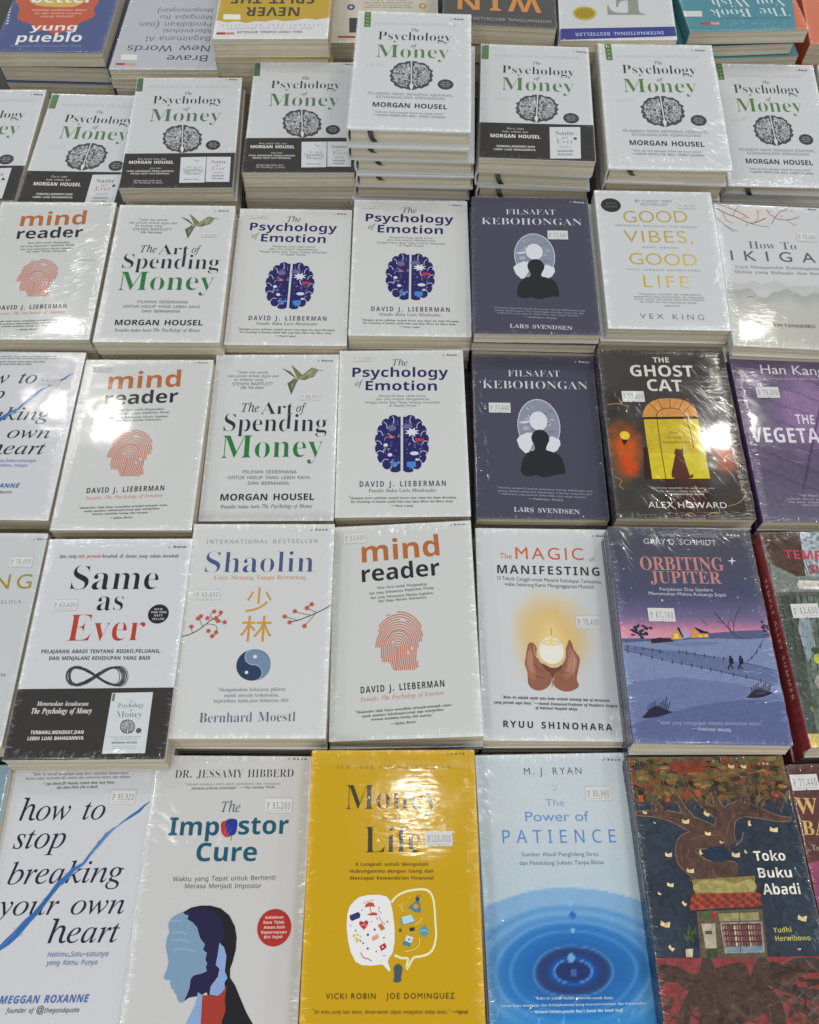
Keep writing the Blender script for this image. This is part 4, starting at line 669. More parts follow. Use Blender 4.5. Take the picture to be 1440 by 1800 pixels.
('L',(44,46,80),0.69,[9,-36.5,8.4,-40.1],1),('L',(44,46,80),0.69,[18.6,-38.5,18,-42],1),('L',(44,46,80),0.69,[29.1,-40.8,28.4,-44.3],1),('L',(44,46,80),0.69,[40.3,-42.7,39.7,-46.2],1),
('L',(44,46,80),0.69,[52.6,-46,52,-49.5],1),('L',(44,46,80),0.7,[48.9,-24.5,48.2,-28],1),('L',(44,46,80),0.7,[54.3,-19,53.6,-22.6],1),('L',(44,46,80),0.71,[59,-13.1,58.3,-16.7],1),
('E',(34,36,60),28.9,-26.1,1.2,1.5),('P',(34,36,60),[26.9,-27.5,31.1,-27.1,30.6,-32.1,27,-32.9],0),('L',(34,36,60),1.04,[27.8,-32.1,28.4,-34.8,29.7,-37.1],1),
('L',(34,36,60),1.04,[28.9,-32.1,26,-34.8,25.1,-37.9],1),('E',(34,36,60),38,-25.9,1.2,1.5),('P',(34,36,60),[36,-27.4,40.2,-26.9,39.7,-31.9,36.1,-32.7],0),
('L',(34,36,60),1.05,[36.9,-32,36.1,-34.7,38.8,-36.9],1),('L',(34,36,60),1.05,[37.9,-32,35,-34.7,34.1,-37.7],1),
('P',(44,42,66),[-58.3,-83,-55.9,-79.3,-50.9,-74.6,-45.5,-72.1,-40.6,-73.4,-35.6,-76,-31.7,-77.3,-38.1,-79.4,-45.1,-81.5],1),('L',(44,42,66),0.51,[-53,-78.3,-52.9,-71.6],1),
('L',(44,42,66),0.51,[-51.5,-78.3,-50.9,-70.3],1),('L',(44,42,66),0.51,[-50,-78.2,-49,-69.1],1),('L',(44,42,66),0.51,[-48.5,-78.2,-47.1,-67.9],1),('L',(44,42,66),0.51,[-47,-78.2,-45.1,-66.7],1),
('L',(44,42,66),0.51,[-45.5,-78.2,-43.9,-70.6],1),('L',(44,42,66),0.51,[-43.9,-78.1,-41.9,-69.4],1),('L',(44,42,66),0.51,[-42.4,-78.1,-40,-68.1],1),('L',(44,42,66),0.51,[-40.9,-78.1,-38,-66.9],1),
('L',(44,42,66),0.51,[-39.4,-78.1,-36.8,-70.8],1),('L',(44,42,66),0.51,[-37.9,-78,-34.9,-69.6],1),('L',(44,42,66),0.51,[-36.4,-78,-32.9,-68.4],1),
('P',(44,42,66),[37.2,-64.2,39.6,-60.8,44.5,-56.4,49.5,-54.1,53.9,-55.3,58.4,-57.7,61.9,-58.9,55.9,-60.9,49.4,-62.8],1),('L',(44,42,66),0.52,[42.3,-59.8,42.8,-53.6],1),
('L',(44,42,66),0.52,[43.7,-59.8,44.7,-52.5],1),('L',(44,42,66),0.52,[45.1,-59.8,46.5,-51.4],1),('L',(44,42,66),0.52,[46.5,-59.8,48.3,-50.3],1),('L',(44,42,66),0.52,[47.8,-59.8,50.2,-49.1],1),
('L',(44,42,66),0.52,[49.2,-59.7,51.1,-52.7],1),('L',(44,42,66),0.52,[50.6,-59.7,53,-51.6],1),('L',(44,42,66),0.52,[52,-59.7,54.8,-50.5],1),('L',(44,42,66),0.52,[53.4,-59.7,56.7,-49.3],1),
('L',(44,42,66),0.52,[54.8,-59.6,57.6,-52.9],1),('L',(44,42,66),0.52,[56.2,-59.6,59.4,-51.8],1),('L',(44,42,66),0.52,[57.6,-59.6,61.3,-50.7],1),('L',(30,30,54),0.68,[-38,-73,-34.9,-63.6],1),
('T','“Kisah yang menggugah tentang kesempatan kedua”','ss',(168,168,206),-46,-88.2,47.1,-87.8,2.86),('T','—Publisher Weekly','sx',(178,178,212),-16.6,-93,18,-93.8,2.84),],
'temple':[
('P',(92,70,62),[-68.7,115.7,-28.7,114.6,-34.9,57.5,-58.9,58.1,-65.9,76.4],0),('L',(62,46,44),0.55,[-68.6,107.3,-65.8,60.3],1),('L',(62,46,44),0.55,[-65.9,107.2,-63,60.2],1),
('L',(62,46,44),0.55,[-63.3,107.1,-60.2,60.2],1),('L',(62,46,44),0.55,[-60.6,107.1,-57.5,60.1],1),('L',(62,46,44),0.55,[-58,107,-54.7,60],1),('L',(62,46,44),0.55,[-55.3,106.9,-51.9,59.9],1),
('L',(62,46,44),0.55,[-52.7,106.9,-49.2,59.9],1),('L',(62,46,44),0.55,[-50,106.8,-46.4,59.8],1),('L',(62,46,44),0.55,[-47.4,106.7,-43.6,59.7],1),('L',(62,46,44),0.55,[-44.7,106.6,-40.9,59.6],1),
('L',(62,46,44),0.55,[-42.1,106.6,-38.1,59.6],1),('L',(62,46,44),0.55,[-39.4,106.5,-35.3,59.5],1),('L',(62,46,44),0.55,[-36.8,106.4,-32.6,59.4],1),('L',(62,46,44),0.55,[-34.1,106.4,-29.8,59.3],1),
('P',(120,128,120),[-66.8,72.3,-42.5,56.7,-15.2,54.6,-19.5,37.4,-68.4,40.7],0),('P',(86,92,84),[-68.1,41.7,-46,42,40,39.7,38.6,34.9,-68.1,37.8],0),
('P',(74,82,74),[-68.1,37.8,-48.7,38.2,-60.7,-84.5,-60.6,-97.8,-77.2,-89],0),('L',(52,58,52),0.71,[-63.5,37.7,-68.2,-21.3],1),('L',(52,58,52),0.7,[-57.3,37.5,-62.7,-25.1],1),
('L',(52,58,52),0.7,[-51.1,37.3,-57.2,-28.8],1),('L',(52,58,52),0.7,[-44.9,37.2,-51.7,-32.6],1),('L',(52,58,52),0.7,[-38.7,37,-46.3,-36.3],1),('L',(52,58,52),0.7,[-32.5,36.8,-40.9,-40],1),
('P',(136,152,158),[-51.4,15.3,-41.3,16,-42.6,-14.7,-53.6,-27.1,-55,4.1],0),('L',(110,124,132),0.53,[-49.9,14.3,-53.2,-21.7],1),('L',(110,124,132),0.53,[-47.3,14.2,-50.7,-21.8],1),
('L',(110,124,132),0.53,[-44.8,14.2,-48.2,-21.8],1),('L',(110,124,132),0.53,[-42.3,14.1,-45.8,-21.9],1),('E',(150,150,90),-15.4,-48,2.0,2.0),('E',(120,132,70),-32.6,-75.9,1.5,1.3),
('E',(96,110,60),-49,-42.5,1.8,2.6),('E',(120,132,70),-18.2,-25.6,3.7,2.0),('E',(120,132,70),-44.8,-69.6,2.5,1.2),('E',(70,84,56),-23.6,-75.7,3.6,2.4),('E',(96,110,60),-26.5,-35.5,1.4,2.3),
('E',(70,84,56),-4.9,-46.3,1.5,2.6),('E',(120,132,70),-34.7,-44,1.9,1.2),('E',(150,150,90),-19.8,-36.1,1.9,2.3),('E',(96,110,60),-35.6,-59.2,1.9,2.5),('E',(150,150,90),-18.5,-80.3,3.2,1.8),
('E',(150,150,90),-42.9,-55.4,2.2,1.8),('E',(70,84,56),-48.9,-83.3,3.3,2.6),('E',(96,110,60),-29.3,-72.6,2.6,1.5),('E',(120,132,70),-60,-70.3,1.8,2.8),('E',(70,84,56),-27.8,-37.3,2.0,1.1),
('E',(150,150,90),-23.5,-87.7,2.0,2.4),('E',(120,132,70),-49,-49.2,2.0,2.8),('E',(96,110,60),-16,-55.5,2.6,1.8),('E',(120,132,70),-45.4,-63.3,3.6,2.6),('E',(120,132,70),-33,-47.3,2.1,2.6),
('E',(120,132,70),-45.9,-61.6,2.5,2.3),('E',(70,84,56),-1.3,-22.4,2.9,1.9),('E',(150,150,90),-6.2,-30,3.9,1.5),('E',(150,150,90),-23.2,-79.2,1.4,2.7),('E',(120,132,70),-20.7,-48.7,2.7,1.3),
('E',(150,150,90),-28.8,-87.3,1.8,1.2),('E',(96,110,60),-18.7,-57.3,3.1,1.5),('E',(96,110,60),-44.9,-78.7,2.1,1.9),('E',(70,84,56),-27,-62.8,3.4,2.8),('E',(96,110,60),-37,-73,1.7,1.1),
('E',(96,110,60),-0.8,-27.2,3.1,1.6),('E',(120,132,70),-29.7,-77.1,2.0,2.2),('E',(70,84,56),-32.6,-78.9,3.5,2.6),('E',(70,84,56),-22.2,-72.2,3.4,1.6),('E',(70,84,56),-44.3,-16.3,3.4,2.8),
('E',(96,110,60),-11.1,-66.4,3.2,2.2),('E',(150,150,90),-38.3,-70,1.5,2.3),('E',(120,132,70),-33.7,-17,2.0,2.5),('E',(176,180,60),-44.1,-24.7,3.5,4.8),
('P',(150,150,144),[-50.1,-41.5,-34.3,-34.8,-39.2,-54.2,-50.9,-52.1],1),('P',(196,176,100),[-69.5,-92.6,-15.1,-93.3,-16.1,-109,-69.4,-105.9],0),
('T','TEMPLE ALLEY','sb',(196,66,84),-50.9,76.4,50.8,70.8,9.59),('T','SUMMER','sb',(196,66,84),-30.4,60.5,24.6,57.4,9.02),
('P',(206,206,200),[-43.3,53.4,6.2,51.2,7.8,46.8,4.3,42.6,-44.5,44.3,-45.8,48.9],0),('T','Musim Panas yang Ajaib','s',(190,90,100),-39.6,47.2,2.8,45.4,3.22),],
'impostor':[
('P',(35,35,38),[48,102.1,49.4,103.6,50.1,103.6,48.8,102.1],0),('T','baca','sx',(35,35,38),52.5,102.2,64.8,102,1.89),('T','DR. JESSAMY HIBBERD','bt',(60,64,70),-52,86.7,53.8,88.1,6.37),
('T','“Sebuah panduan pasti untuk memahami dan mengatasi','ss',(120,122,126),-42.8,80.7,42.8,81.8,1.84),('T','jebakan pikiran psikologis” —The Sunday Times','sx',(100,102,106),-36.2,77.4,38,79,1.84),
('T','The','si',(52,92,112),-7.7,59.9,9,59.9,8.1),('T','Imp','sb',(26,86,112),-51.2,41.5,-7.9,41.8,13.84),('T','stor','sb',(26,86,112),9.1,42.5,52.5,43.3,13.81),
('P',(190,50,44),[-6.1,52,1.3,52.5,3.7,45.5,2.1,40.9,-2.4,40.8,-5.6,44.7],1),('P',(40,56,150),[-2.1,53.5,6.6,54,7.7,47,6.2,42.6,2,41.7,-1.3,44.8],1),('L',(20,30,90),0.41,[-0.2,50.6,2.3,50.9],1),
('L',(20,30,90),0.41,[3.9,51.1,6.2,51.4],1),('L',(20,30,90),0.41,[1.6,44.8,3.9,44.1,5.8,45.5],1),('L',(20,30,90),0.41,[3.6,41.9,3.4,37.6],1),('T','Cure','sb',(26,86,112),-25,22.2,26.8,22.6,13.74),
('T','Waktu yang Tepat untuk Berhenti','sm',(84,88,94),-42.4,7.3,44.1,8.8,3.35),('T','Merasa Menjadi Impostor','sm',(84,88,94),-31.6,2.3,32.8,2.8,3.32),('E',(180,44,38),46.2,-25.2,14.1,13.1),
('T','Kalahkan','sb',(226,196,190),38.3,-19.2,53.2,-18.8,2.01),('T','Rasa Tidak','sb',(226,196,190),37,-22.6,54.3,-22.3,2.0),('T','Aman,Raih','sb',(226,196,190),37.6,-26.1,54.9,-25.7,1.99),
('T','Kepercayaan','sb',(226,196,190),35.8,-29.5,56.7,-29.1,1.98),('T','Diri Sejati','sb',(226,196,190),38.4,-32.8,53.5,-32.4,1.97),
('P',(36,34,40),[-30.8,-14.9,-24.2,-11.4,-16.4,-10,-8.5,-10,0.4,-11.9,8.1,-16.9,13.6,-24.5,15.9,-32.3,16,-40.8,14.4,-48.5,12.8,-53.6,13.4,-59.4,17.9,-64.3,22,-71.1,28.8,-82.1,36.5,-91.7,44.3,-103.6,8.8,-103.7,-2.5,-72.4,-22.7,-34.5],0),
('P',(40,36,74),[-30.3,-15.2,-19.3,-11.9,-6.5,-13.2,0.4,-18.5,4.5,-26.5,4.9,-33,1.1,-38.3,2.6,-48.5,4.6,-54.9,0.6,-59.9,-1.5,-67.4,-8.7,-71.2,-17.6,-72.5,-22.4,-75.2,-20.4,-68.8,-17.9,-58.8,-10.9,-53.7,-9.3,-42.2,-20.8,-25.3],0),
('P',(128,158,212),[2.1,-35.9,6.2,-38.9,8.8,-44.7,8.8,-51.1,8.6,-54.9,11.3,-59.4,9.2,-62.7,10.3,-67.1,5,-71.4,-1.9,-70.5,-1.5,-65,3.5,-58.7,4.2,-53.6,0.8,-50.8,1.6,-44.7],0),
('P',(124,160,206),[-11.2,-69,-6.8,-71.4,-6.4,-82.2,-4.8,-103.7,-23.8,-103.8,-17.2,-87.1,-12.4,-77.4],0),
('P',(168,54,40),[-7.5,-71.2,-1.1,-70.9,5.1,-71.9,9.1,-67.6,11.2,-64.7,10.7,-73.6,12.1,-80.9,10.1,-87,8.8,-103.7,-5.7,-103.7,-6.7,-87.1],0),
('P',(116,148,178),[-30.7,-14.7,-35.3,-16.3,-39.3,-18.7,-41.6,-22.1,-41.4,-25.4,-39.8,-28.3,-41.5,-33.2,-41.6,-38.4,-39.7,-43.6,-37.7,-48.7,-38.2,-53.8,-40.2,-59.1,-38.7,-60.9,-35,-61.1,-34,-62.1,-34.6,-63.8,-32.9,-65.1,-33.6,-66.3,-31.1,-67.1,-30.5,-69,-28.2,-70.5,-27.5,-73.1,-25,-75.7,-22.3,-75.7,-20,-71.2,-18.4,-66.3,-18.3,-60.6,-16.2,-58,-9,-56.5,-5.8,-54.9,-7.1,-52.1,-6.1,-50.1,-8,-47.3,-7.3,-42.9,-10.7,-40.6,-9.6,-37,-13.8,-33.1,-15.5,-29.9,-17.6,-25.3,-21.5,-22,-26.2,-19.7,-26,-16.8,-28.9,-16.3],0),
('L',(128,160,188),1.41,[-38.2,-29.3,-32.1,-28.5,-25.6,-30],1),('L',(128,160,188),1.4,[-38.2,-34.5,-30.6,-33.7,-22.5,-35.8],1),('L',(128,160,188),1.4,[-35,-41,-26.2,-40.2,-17,-42.2],1),
('L',(128,160,188),1.41,[-40.1,-21.4,-35.5,-20.6,-30.7,-21.3],1),],
'life':[
('P',(35,35,38),[45.5,101.3,47,102.7,47.6,102.7,46.3,101.3],0),('T','baca','sx',(35,35,38),49.8,101.4,61.5,101.4,1.86),('T','NEW YORK TIMES BESTSELLER','bt',(140,108,26),-48.6,89.9,49.4,89.9,2.89),
('T','Money','bt',(64,58,40),-39.7,58.3,38,58.5,18.84),('T','or your','si',(64,58,40),-9.6,50,6.8,49.9,2.88),('T','Life','bt',(64,58,40),-22.9,25.7,23.2,26.2,19.42),
('T','9 Langkah untuk Mengubah','sb',(88,72,18),-30.3,16.4,28.7,16.2,2.33),('T','Hubunganmu dengan Uang dan','sb',(88,72,18),-34.5,11.5,32.9,11.2,2.32),
('T','Mencapai Kemandirian Finansial','sb',(88,72,18),-34.3,6.5,32.6,6.3,2.3),
('P',(222,222,226),[-30.4,-8.3,-26.7,-5.7,-19.9,-4.4,-10.8,-4.2,-4.8,-5.5,-2,-8.5,0.1,-16.4,1.5,-26.7,1.7,-35.7,0.2,-43.5,-3,-47.6,-3.6,-49.7,-1.5,-55.4,-2.4,-56.2,-7.7,-51.4,-16.2,-52.1,-23.5,-51.8,-28.5,-49.6,-32.5,-43.1,-34.8,-35.5,-36.2,-26.5,-35.9,-17.5,-34.2,-12.2],0),
('L',(232,222,170),1.63,[-1,-9.8,2.8,-5.6,10.4,-2.1,21.1,-0.6,27.9,-1.3,31.9,-6,33.3,-13.9,33.7,-23,34.1,-32.7,31.8,-40.9,27.2,-44.9,20.5,-46.4,16.4,-47.1,13.4,-51.1,11.1,-54.5,11.1,-51.4,12,-47.6,7.3,-47.3,1.4,-45.5],1),
('P',(196,70,44),[-22.2,-13.1,-21.3,-10.5,-18.6,-9.4,-15.6,-9.7,-13.8,-12.6,-17.7,-12.3],0),('L',(196,70,44),0.6,[-18,-12.3,-16.7,-17.6],1),
('P',(196,70,44),[-20.4,-17.8,-15.2,-16.3,-11.9,-17.1,-12.5,-18.6,-18.2,-18.6],0),('L',(196,70,44),0.38,[-23.7,-10.5,-21.4,-9.2,-18,-8.6,-15,-7.6],1),
('P',(50,54,110),[-34.1,-18.5,-27.2,-16,-25.4,-17.8,-25.9,-20.1,-32.2,-22.4,-33.7,-20.9],0),
('P',(190,44,50),[-22.5,-28.4,-26.1,-25.3,-26.5,-23,-24.7,-22.2,-22.9,-23.2,-21.1,-21.7,-19.3,-22.5,-19.3,-25.1],0),
('L',(230,200,200),0.37,[-25.2,-25.3,-23.4,-25.1,-22.3,-23.8,-21.3,-26.1,-19.6,-24.6],0),('P',(190,110,50),[-11.8,-25.4,-8.8,-23.8,-5.8,-27.5,-8.8,-29.2],0),
('P',(216,150,120),[-16.7,-33.5,-11.7,-31,-10.5,-33.8,-15.2,-36.1],0),('E',(206,190,50),-26.9,-32,0.9,0.6),('E',(206,190,50),-26.4,-35.3,1.2,0.6),('E',(206,190,50),-24.9,-32.9,0.6,0.6),
('E',(206,190,50),-28.1,-35,0.9,0.8),('E',(206,190,50),-28.2,-34.1,0.9,0.6),('E',(206,190,50),-30.1,-32.3,1.2,1.0),('E',(206,190,50),-27.6,-31.6,1.0,0.6),('E',(206,190,50),-28.7,-34.2,1.1,0.5),
('E',(206,190,50),-27.7,-36.5,0.7,0.9),('P',(184,40,44),[-10.4,-39.4,-6,-37.2,-4.5,-40.2,-8.6,-42.7],0),('P',(230,220,220),[-8.4,-39.2,-6.6,-39.7,-8.1,-40.7],0),('E',(120,60,90),-29,-28.9,0.7,0.6),
('E',(120,60,90),-19.4,-31.7,1.0,0.9),('E',(120,60,90),-14.1,-28.2,0.9,0.8),('E',(120,60,90),-6.8,-33.8,0.7,0.6),('E',(120,60,90),-22.9,-37.3,0.7,0.6),('E',(120,60,90),-19.3,-40.9,0.9,0.8),
('E',(120,60,90),-25,-35.8,0.6,0.5),('E',(120,60,90),-12.6,-42.9,0.6,0.5),('E',(120,60,90),-10.7,-13.4,0.6,0.5),('E',(120,60,90),-24.3,-14.9,0.5,0.4),('E',(120,60,90),-33,-25.3,0.4,0.4),
('E',(120,60,90),-4.1,-22.8,0.7,0.6),('E',(120,60,90),-12.2,-20.7,0.6,0.5),('E',(120,60,90),-16.6,-22.8,0.4,0.4),('L',(206,120,110),0.73,[-24.8,-43.6,-22.1,-47.1,-19.2,-47.6,-15.9,-49.4],1),
('L',(206,150,150),0.6,[-10.7,-18.9,-8.8,-22.8,-5.8,-24.8],1),('L',(150,150,170),0.44,[-7.7,-45.7,-5.1,-45.7],1),('L',(150,150,170),0.45,[-11.9,-14.7,-8.6,-17.4],1),
('P',(70,130,150),[19.1,-8.6,21.6,-9.9,22.4,-16.7,17.6,-16.4,12.2,-13.3],0),('E',(60,66,110),19.8,-7.5,1.5,1.7),('E',(206,140,60),18.5,-12.5,2.1,1.8),
('L',(70,130,150),0.46,[18.7,-5.9,21.3,-4.6,22.5,-5.7],1),('P',(168,206,222),[6.7,-19.8,14.8,-18,17.5,-22.9,8.5,-25.2],0),('L',(90,120,160),0.45,[6.7,-19.8,8.5,-25.2,17.5,-22.9],0),
('L',(90,150,190),0.45,[5.5,-21.6,7.3,-25.5],0),('E',(70,150,180),24.7,-29.7,3.4,3.5),('L',(170,210,220),0.37,[21.6,-29.7,24.7,-28.7,27.9,-30],1),('L',(60,110,150),0.45,[24.8,-25.8,25.3,-25.1],1),
('P',(54,50,90),[13,-27.3,17.2,-26.8,17.4,-29.1,13.6,-29.6],0),('E',(110,90,50),6,-28.9,1.3,1.2),('P',(198,212,220),[11.2,-31.9,16.5,-33.7,14.4,-37.5,9.4,-35.7],0),
('P',(60,130,160),[9.4,-35.7,14.4,-37.5,13.5,-40,7.3,-38.2],0),('E',(70,140,190),12.9,-35,0.9,0.8),('L',(226,206,110),0.68,[8.6,-9.8,6.7,-13.1,8.8,-15.9],1),
('L',(226,206,110),0.67,[23.1,-20.4,20.8,-23.6,17.8,-24.5],1),('L',(226,206,110),0.66,[20.7,-33.9,20.9,-38.3,16.9,-41.5,9.5,-43],1),('L',(226,206,110),0.68,[12.8,-6.7,14,-5.9],1),
('L',(226,206,110),0.68,[4.3,-12.4,6.1,-11.4],1),('E',(66,84,100),4.2,-54.6,3.4,3.3),('P',(66,84,100),[1.4,-55.7,7.2,-55.7,6.7,-59.4,1.4,-59.4],0),
('P',(66,84,100),[2,-57.7,6.1,-57.2,6.7,-62.3,3.5,-63.3,0.6,-62.5],0),('T','VICKI ROBIN','s',(78,62,18),-50.6,-73.5,-12.8,-73.6,3.61),('T','JOE DOMINGUEZ','s',(78,62,18),-4.7,-73.6,47.3,-73.8,3.61),
('T','“Ini buku yang luar biasa. Benar-benar dapat mengubah hidup Anda,”','ss',(88,70,20),-60.6,-82.5,43.7,-83.2,2.13),('T','—Oprah','sb',(88,70,20),44.7,-83.2,57,-83.3,2.13),],
'patience':[
('P',(35,35,38),[48.1,98.7,49.9,100.2,50.5,100.2,49,98.6],0),('T','baca','sx',(35,35,38),52.6,98.6,64.7,98.1,2.08),('T','M. J. RYAN','st',(78,84,92),-25.6,88.1,27.4,87.8,5.67),
('L',(150,178,200),0.69,[-0.9,78.7,2.2,78.9,2.9,76.9,1.1,75.2,-0.6,75.6],1),('T','The','s',(124,160,196),-8.5,62.6,8.6,62.3,5.49),('T','Power of','s',(92,146,202),-27.8,50.7,29.4,50.1,7.51),
('T','PATIENCE','sm',(78,134,206),-49.5,34.2,51.2,32.9,10.0),('T','Sumber Abadi Penghilang Stres','s',(106,112,122),-33.7,23.9,34.1,22.9,3.03),
('T','dan Pendulang Sukses Tanpa Batas','s',(106,112,122),-36.2,17.4,37.9,16.7,3.01),('G','ripple',[],{}),
('T','“Buku ini adalah hadiah istimewa untuk dunia.','s',(196,222,244),-32.2,-77,32.6,-78.1,1.88),
('T','Isinya kaya wawasan dan kebijaksanaan yang menenteramkan dan bermanfaat.”','s',(196,222,244),-59.8,-81.4,61.7,-82.2,1.87),
('T','—Richard Carlson,penulis Don’t Sweat the Small Stuff','sx',(196,222,244),-37,-86,39.5,-86.4,1.86),],
'toko':[
('P',(196,196,186),[46.1,97.9,47.9,99.4,48.6,99.4,46.9,97.9],0),('T','baca','sx',(196,196,186),50.5,97.9,62.6,97.6,2.09),
('P',(140,116,84),[-68.2,58.1,-55.4,56.9,-43.4,54.3,-32.3,49.2,-21.5,42.9,-11.9,36.6,-2.2,31.6,6.7,31,12.1,44.1,6.7,46,-1.4,49.7,-12.6,54.7,-26.2,59.1,-40.2,61.9,-54.1,62.4,-67.7,61.4],1),
('P',(140,116,84),[65.7,55.7,54.8,57.4,41.8,62.8,28.8,67.8,14.5,67,1.5,58,-3.7,44.6,-2.3,34.9,12.1,36.8,13.9,44.4,16.2,51.4,18.9,54.1,25.3,56.1,37.6,54.9,52.6,52.4,64.7,52.7],1),
('P',(140,116,84),[7,45.7,-4.4,46,-18.7,46.6,-35.4,40.9,-40.2,25.1,-32.9,14.3,-20.3,6.7,-6.6,3.4,4.7,3.3,11.3,20.6,0.7,23.5,-10.6,23.3,-18.4,27,-21.4,30.3,-22.5,31.5,-19.1,32,-7.4,31.8,4.1,31.8],1),
('P',(140,116,84),[4.2,62,-4.8,67.4,-10.6,72.7,-16.5,79.8,-19.6,77.8,-15,69.7,-9.8,62.9,-1.3,56.3],1),('P',(140,116,84),[21.6,61.3,29.4,69.6,34,77.7,30.7,79.1,25.2,72.2,16.4,65.7],1),
('P',(140,116,84),[-42.1,61.2,-48,68.1,-50.7,75,-53.9,74,-52.4,65.9,-47.5,57.9],1),('P',(140,116,84),[39.1,59.1,45.1,67.9,53.7,72.5,52.6,74.9,42.3,70.6,34.2,61.6],1),
('P',(140,116,84),[-18.9,56.8,-24.9,65.1,-29.2,73.5,-32.6,72.1,-30.1,62.6,-26.1,53.1],1),('P',(140,116,84),[10.8,59.3,6.4,69,3.5,77.6,0,76.6,0.2,67.1,1.5,56],1),
('P',(88,64,56),[3.8,61.6,-5.3,67,-11.1,72.4,-17,79.4,-19.1,78.1,-14.5,70,-9.3,63.3,-0.8,56.7],1),('P',(88,64,56),[21.2,61.6,29,69.9,33.5,77.9,31.2,78.9,25.7,71.9,16.8,65.3],1),
('P',(88,64,56),[-42.7,60.9,-48.5,67.8,-51.3,74.8,-53.3,74.2,-51.9,66.2,-47,58.2],1),('P',(88,64,56),[38.7,59.3,44.7,68.2,53.5,72.9,52.8,74.5,42.7,70.2,34.7,61.4],1),
('P',(88,64,56),[-19.5,56.5,-25.5,64.8,-29.8,73.3,-32,72.4,-29.5,62.9,-25.6,53.3],1),('P',(88,64,56),[10.3,59.1,5.8,68.9,2.9,77.4,0.6,76.8,0.8,67.3,2.1,56.2],1),
('P',(88,64,56),[-68.1,58.6,-55.2,57.4,-43.2,54.8,-32,49.7,-21.2,43.3,-11.5,37.1,-1.9,32.1,6.9,31.5,11.9,43.6,6.4,45.5,-1.8,49.3,-13,54.2,-26.5,58.6,-40.4,61.3,-54.2,61.8,-67.7,60.9],1),
('P',(88,64,56),[65.5,55.2,54.6,56.9,41.5,62.3,28.6,67.3,14.6,66.5,1.9,57.8,-3.1,44.6,-1.7,35,11.6,36.7,13.3,44.4,15.7,51.6,18.8,54.6,25.4,56.6,37.8,55.4,52.8,52.9,64.9,53.2],1),
('P',(88,64,56),[6.9,45.2,-4.5,45.5,-18.7,46.1,-35,40.6,-39.7,25.2,-32.5,14.6,-20.1,7.1,-6.4,3.9,4.9,3.8,11.1,20.2,0.5,23.1,-10.9,22.8,-18.8,26.6,-21.9,30.1,-22.9,31.7,-19.1,32.5,-7.3,32.3,4.2,32.3],1),
('E',(40,54,76),-4,28.1,11.3,6.1),('L',(120,76,60),0.66,[-55,58.2,-35.6,55.6,-20.3,49.1,-5.3,41.7],1),('L',(120,76,60),0.66,[50.2,54.3,33,58.9,19.7,59,10.7,51.7,6.9,41.6],1),
('L',(120,76,60),0.64,[-34.4,34.8,-35.4,24.9,-28.1,16.4],1),('L',(120,76,60),0.65,[-25.5,39,-8.3,43.2,2.8,41.6],1),('L',(120,76,60),0.64,[-14.5,12.2,-1.9,10.6,7.1,7.8],1),
('L',(140,116,84),0.65,[12.8,34.4,18.6,38.6,21.5,44.3],1),('L',(140,116,84),0.49,[13.7,35.1,15.3,38.6],1),('P',(100,66,48),[0,94.1,-5.8,92.4,-10.2,93.4,-9.8,96.2,-3.7,96.8],1),
('P',(128,72,48),[64.7,86.5,61.2,85,54.3,86.1,57.1,88.1,64.8,87.8],1),('P',(128,72,48),[-22.5,97.4,-29,96.3,-33.7,97.6,-33.6,98.7,-26.7,100.2],1),
('P',(104,96,56),[53.1,103.6,50.9,102.8,44.9,103.5,47,105.9,52.5,104.7],1),('P',(126,92,50),[-54.1,92.6,-59.3,92,-63,92.1,-63.6,93.9,-55.5,94.9],1),
('P',(84,86,52),[-60.3,91.3,-65.5,90.4,-72.9,90.7,-67.6,93.5,-61.7,92.9],1),('P',(62,62,50),[17.6,81.9,12.6,79.8,9.3,81.3,9.6,83.3,14.8,84.6],1),
('P',(128,72,48),[39.2,87.9,32.9,87,28,87.7,30.9,89.9,34.7,90.3],1),('P',(128,72,48),[33.9,90.3,28.3,88.7,20.9,89.8,26,91.6,31.6,92.7],1),
('P',(104,96,56),[67.4,87.4,59.9,86.8,56.3,87.2,56.5,89.9,62.4,88.8],1),('P',(104,96,56),[16.1,97.1,8.9,96.5,4.1,97.1,5.3,99.4,12,99.7],1),
('P',(146,112,58),[27,92.4,21.9,90.7,18.5,91.8,20.2,94.4,24.1,93.4],1),('P',(128,72,48),[-43.4,78.6,-48.9,77.1,-54.1,78.5,-50.7,80.6,-45.8,80.7],1),
('P',(62,62,50),[-2.5,94.8,-9.4,93.1,-13.7,94.2,-13.8,95.9,-6.2,96.6],1),('P',(62,62,50),[1.3,80,-4.8,79.1,-9.5,79.8,-9.6,81.9,-2,81.6],1),
('P',(128,72,48),[19.9,88.1,15.3,86.3,11.9,87.9,12.6,89.7,18.2,89.1],1),('P',(84,86,52),[40.1,88.8,37.2,87.4,33.7,88.5,33.8,90.1,41.1,91],1),
('P',(126,92,50),[-8.3,74.2,-11.1,71.8,-15.7,73.5,-14.5,75.8,-8.8,76.2],1),('P',(84,86,52),[-35.1,73.2,-41.3,72.4,-46.8,72.7,-44.7,75,-37.5,75.2],1),
('P',(62,62,50),[-25.1,81.5,-28.8,79.2,-35.3,80.8,-33.6,83.7,-24.9,84.1],1),('P',(84,86,52),[-52,100.3,-56.6,98.7,-63.5,99.7,-60,101.5,-54.4,102.2],1),
('P',(84,86,52),[65.1,99,60.4,97.4,56.9,98.4,56.6,100.2,63.8,100.7],1),('P',(146,112,58),[-3.8,87.9,-9,86.8,-15.2,87.6,-11.1,90.1,-6.7,89.6],1),
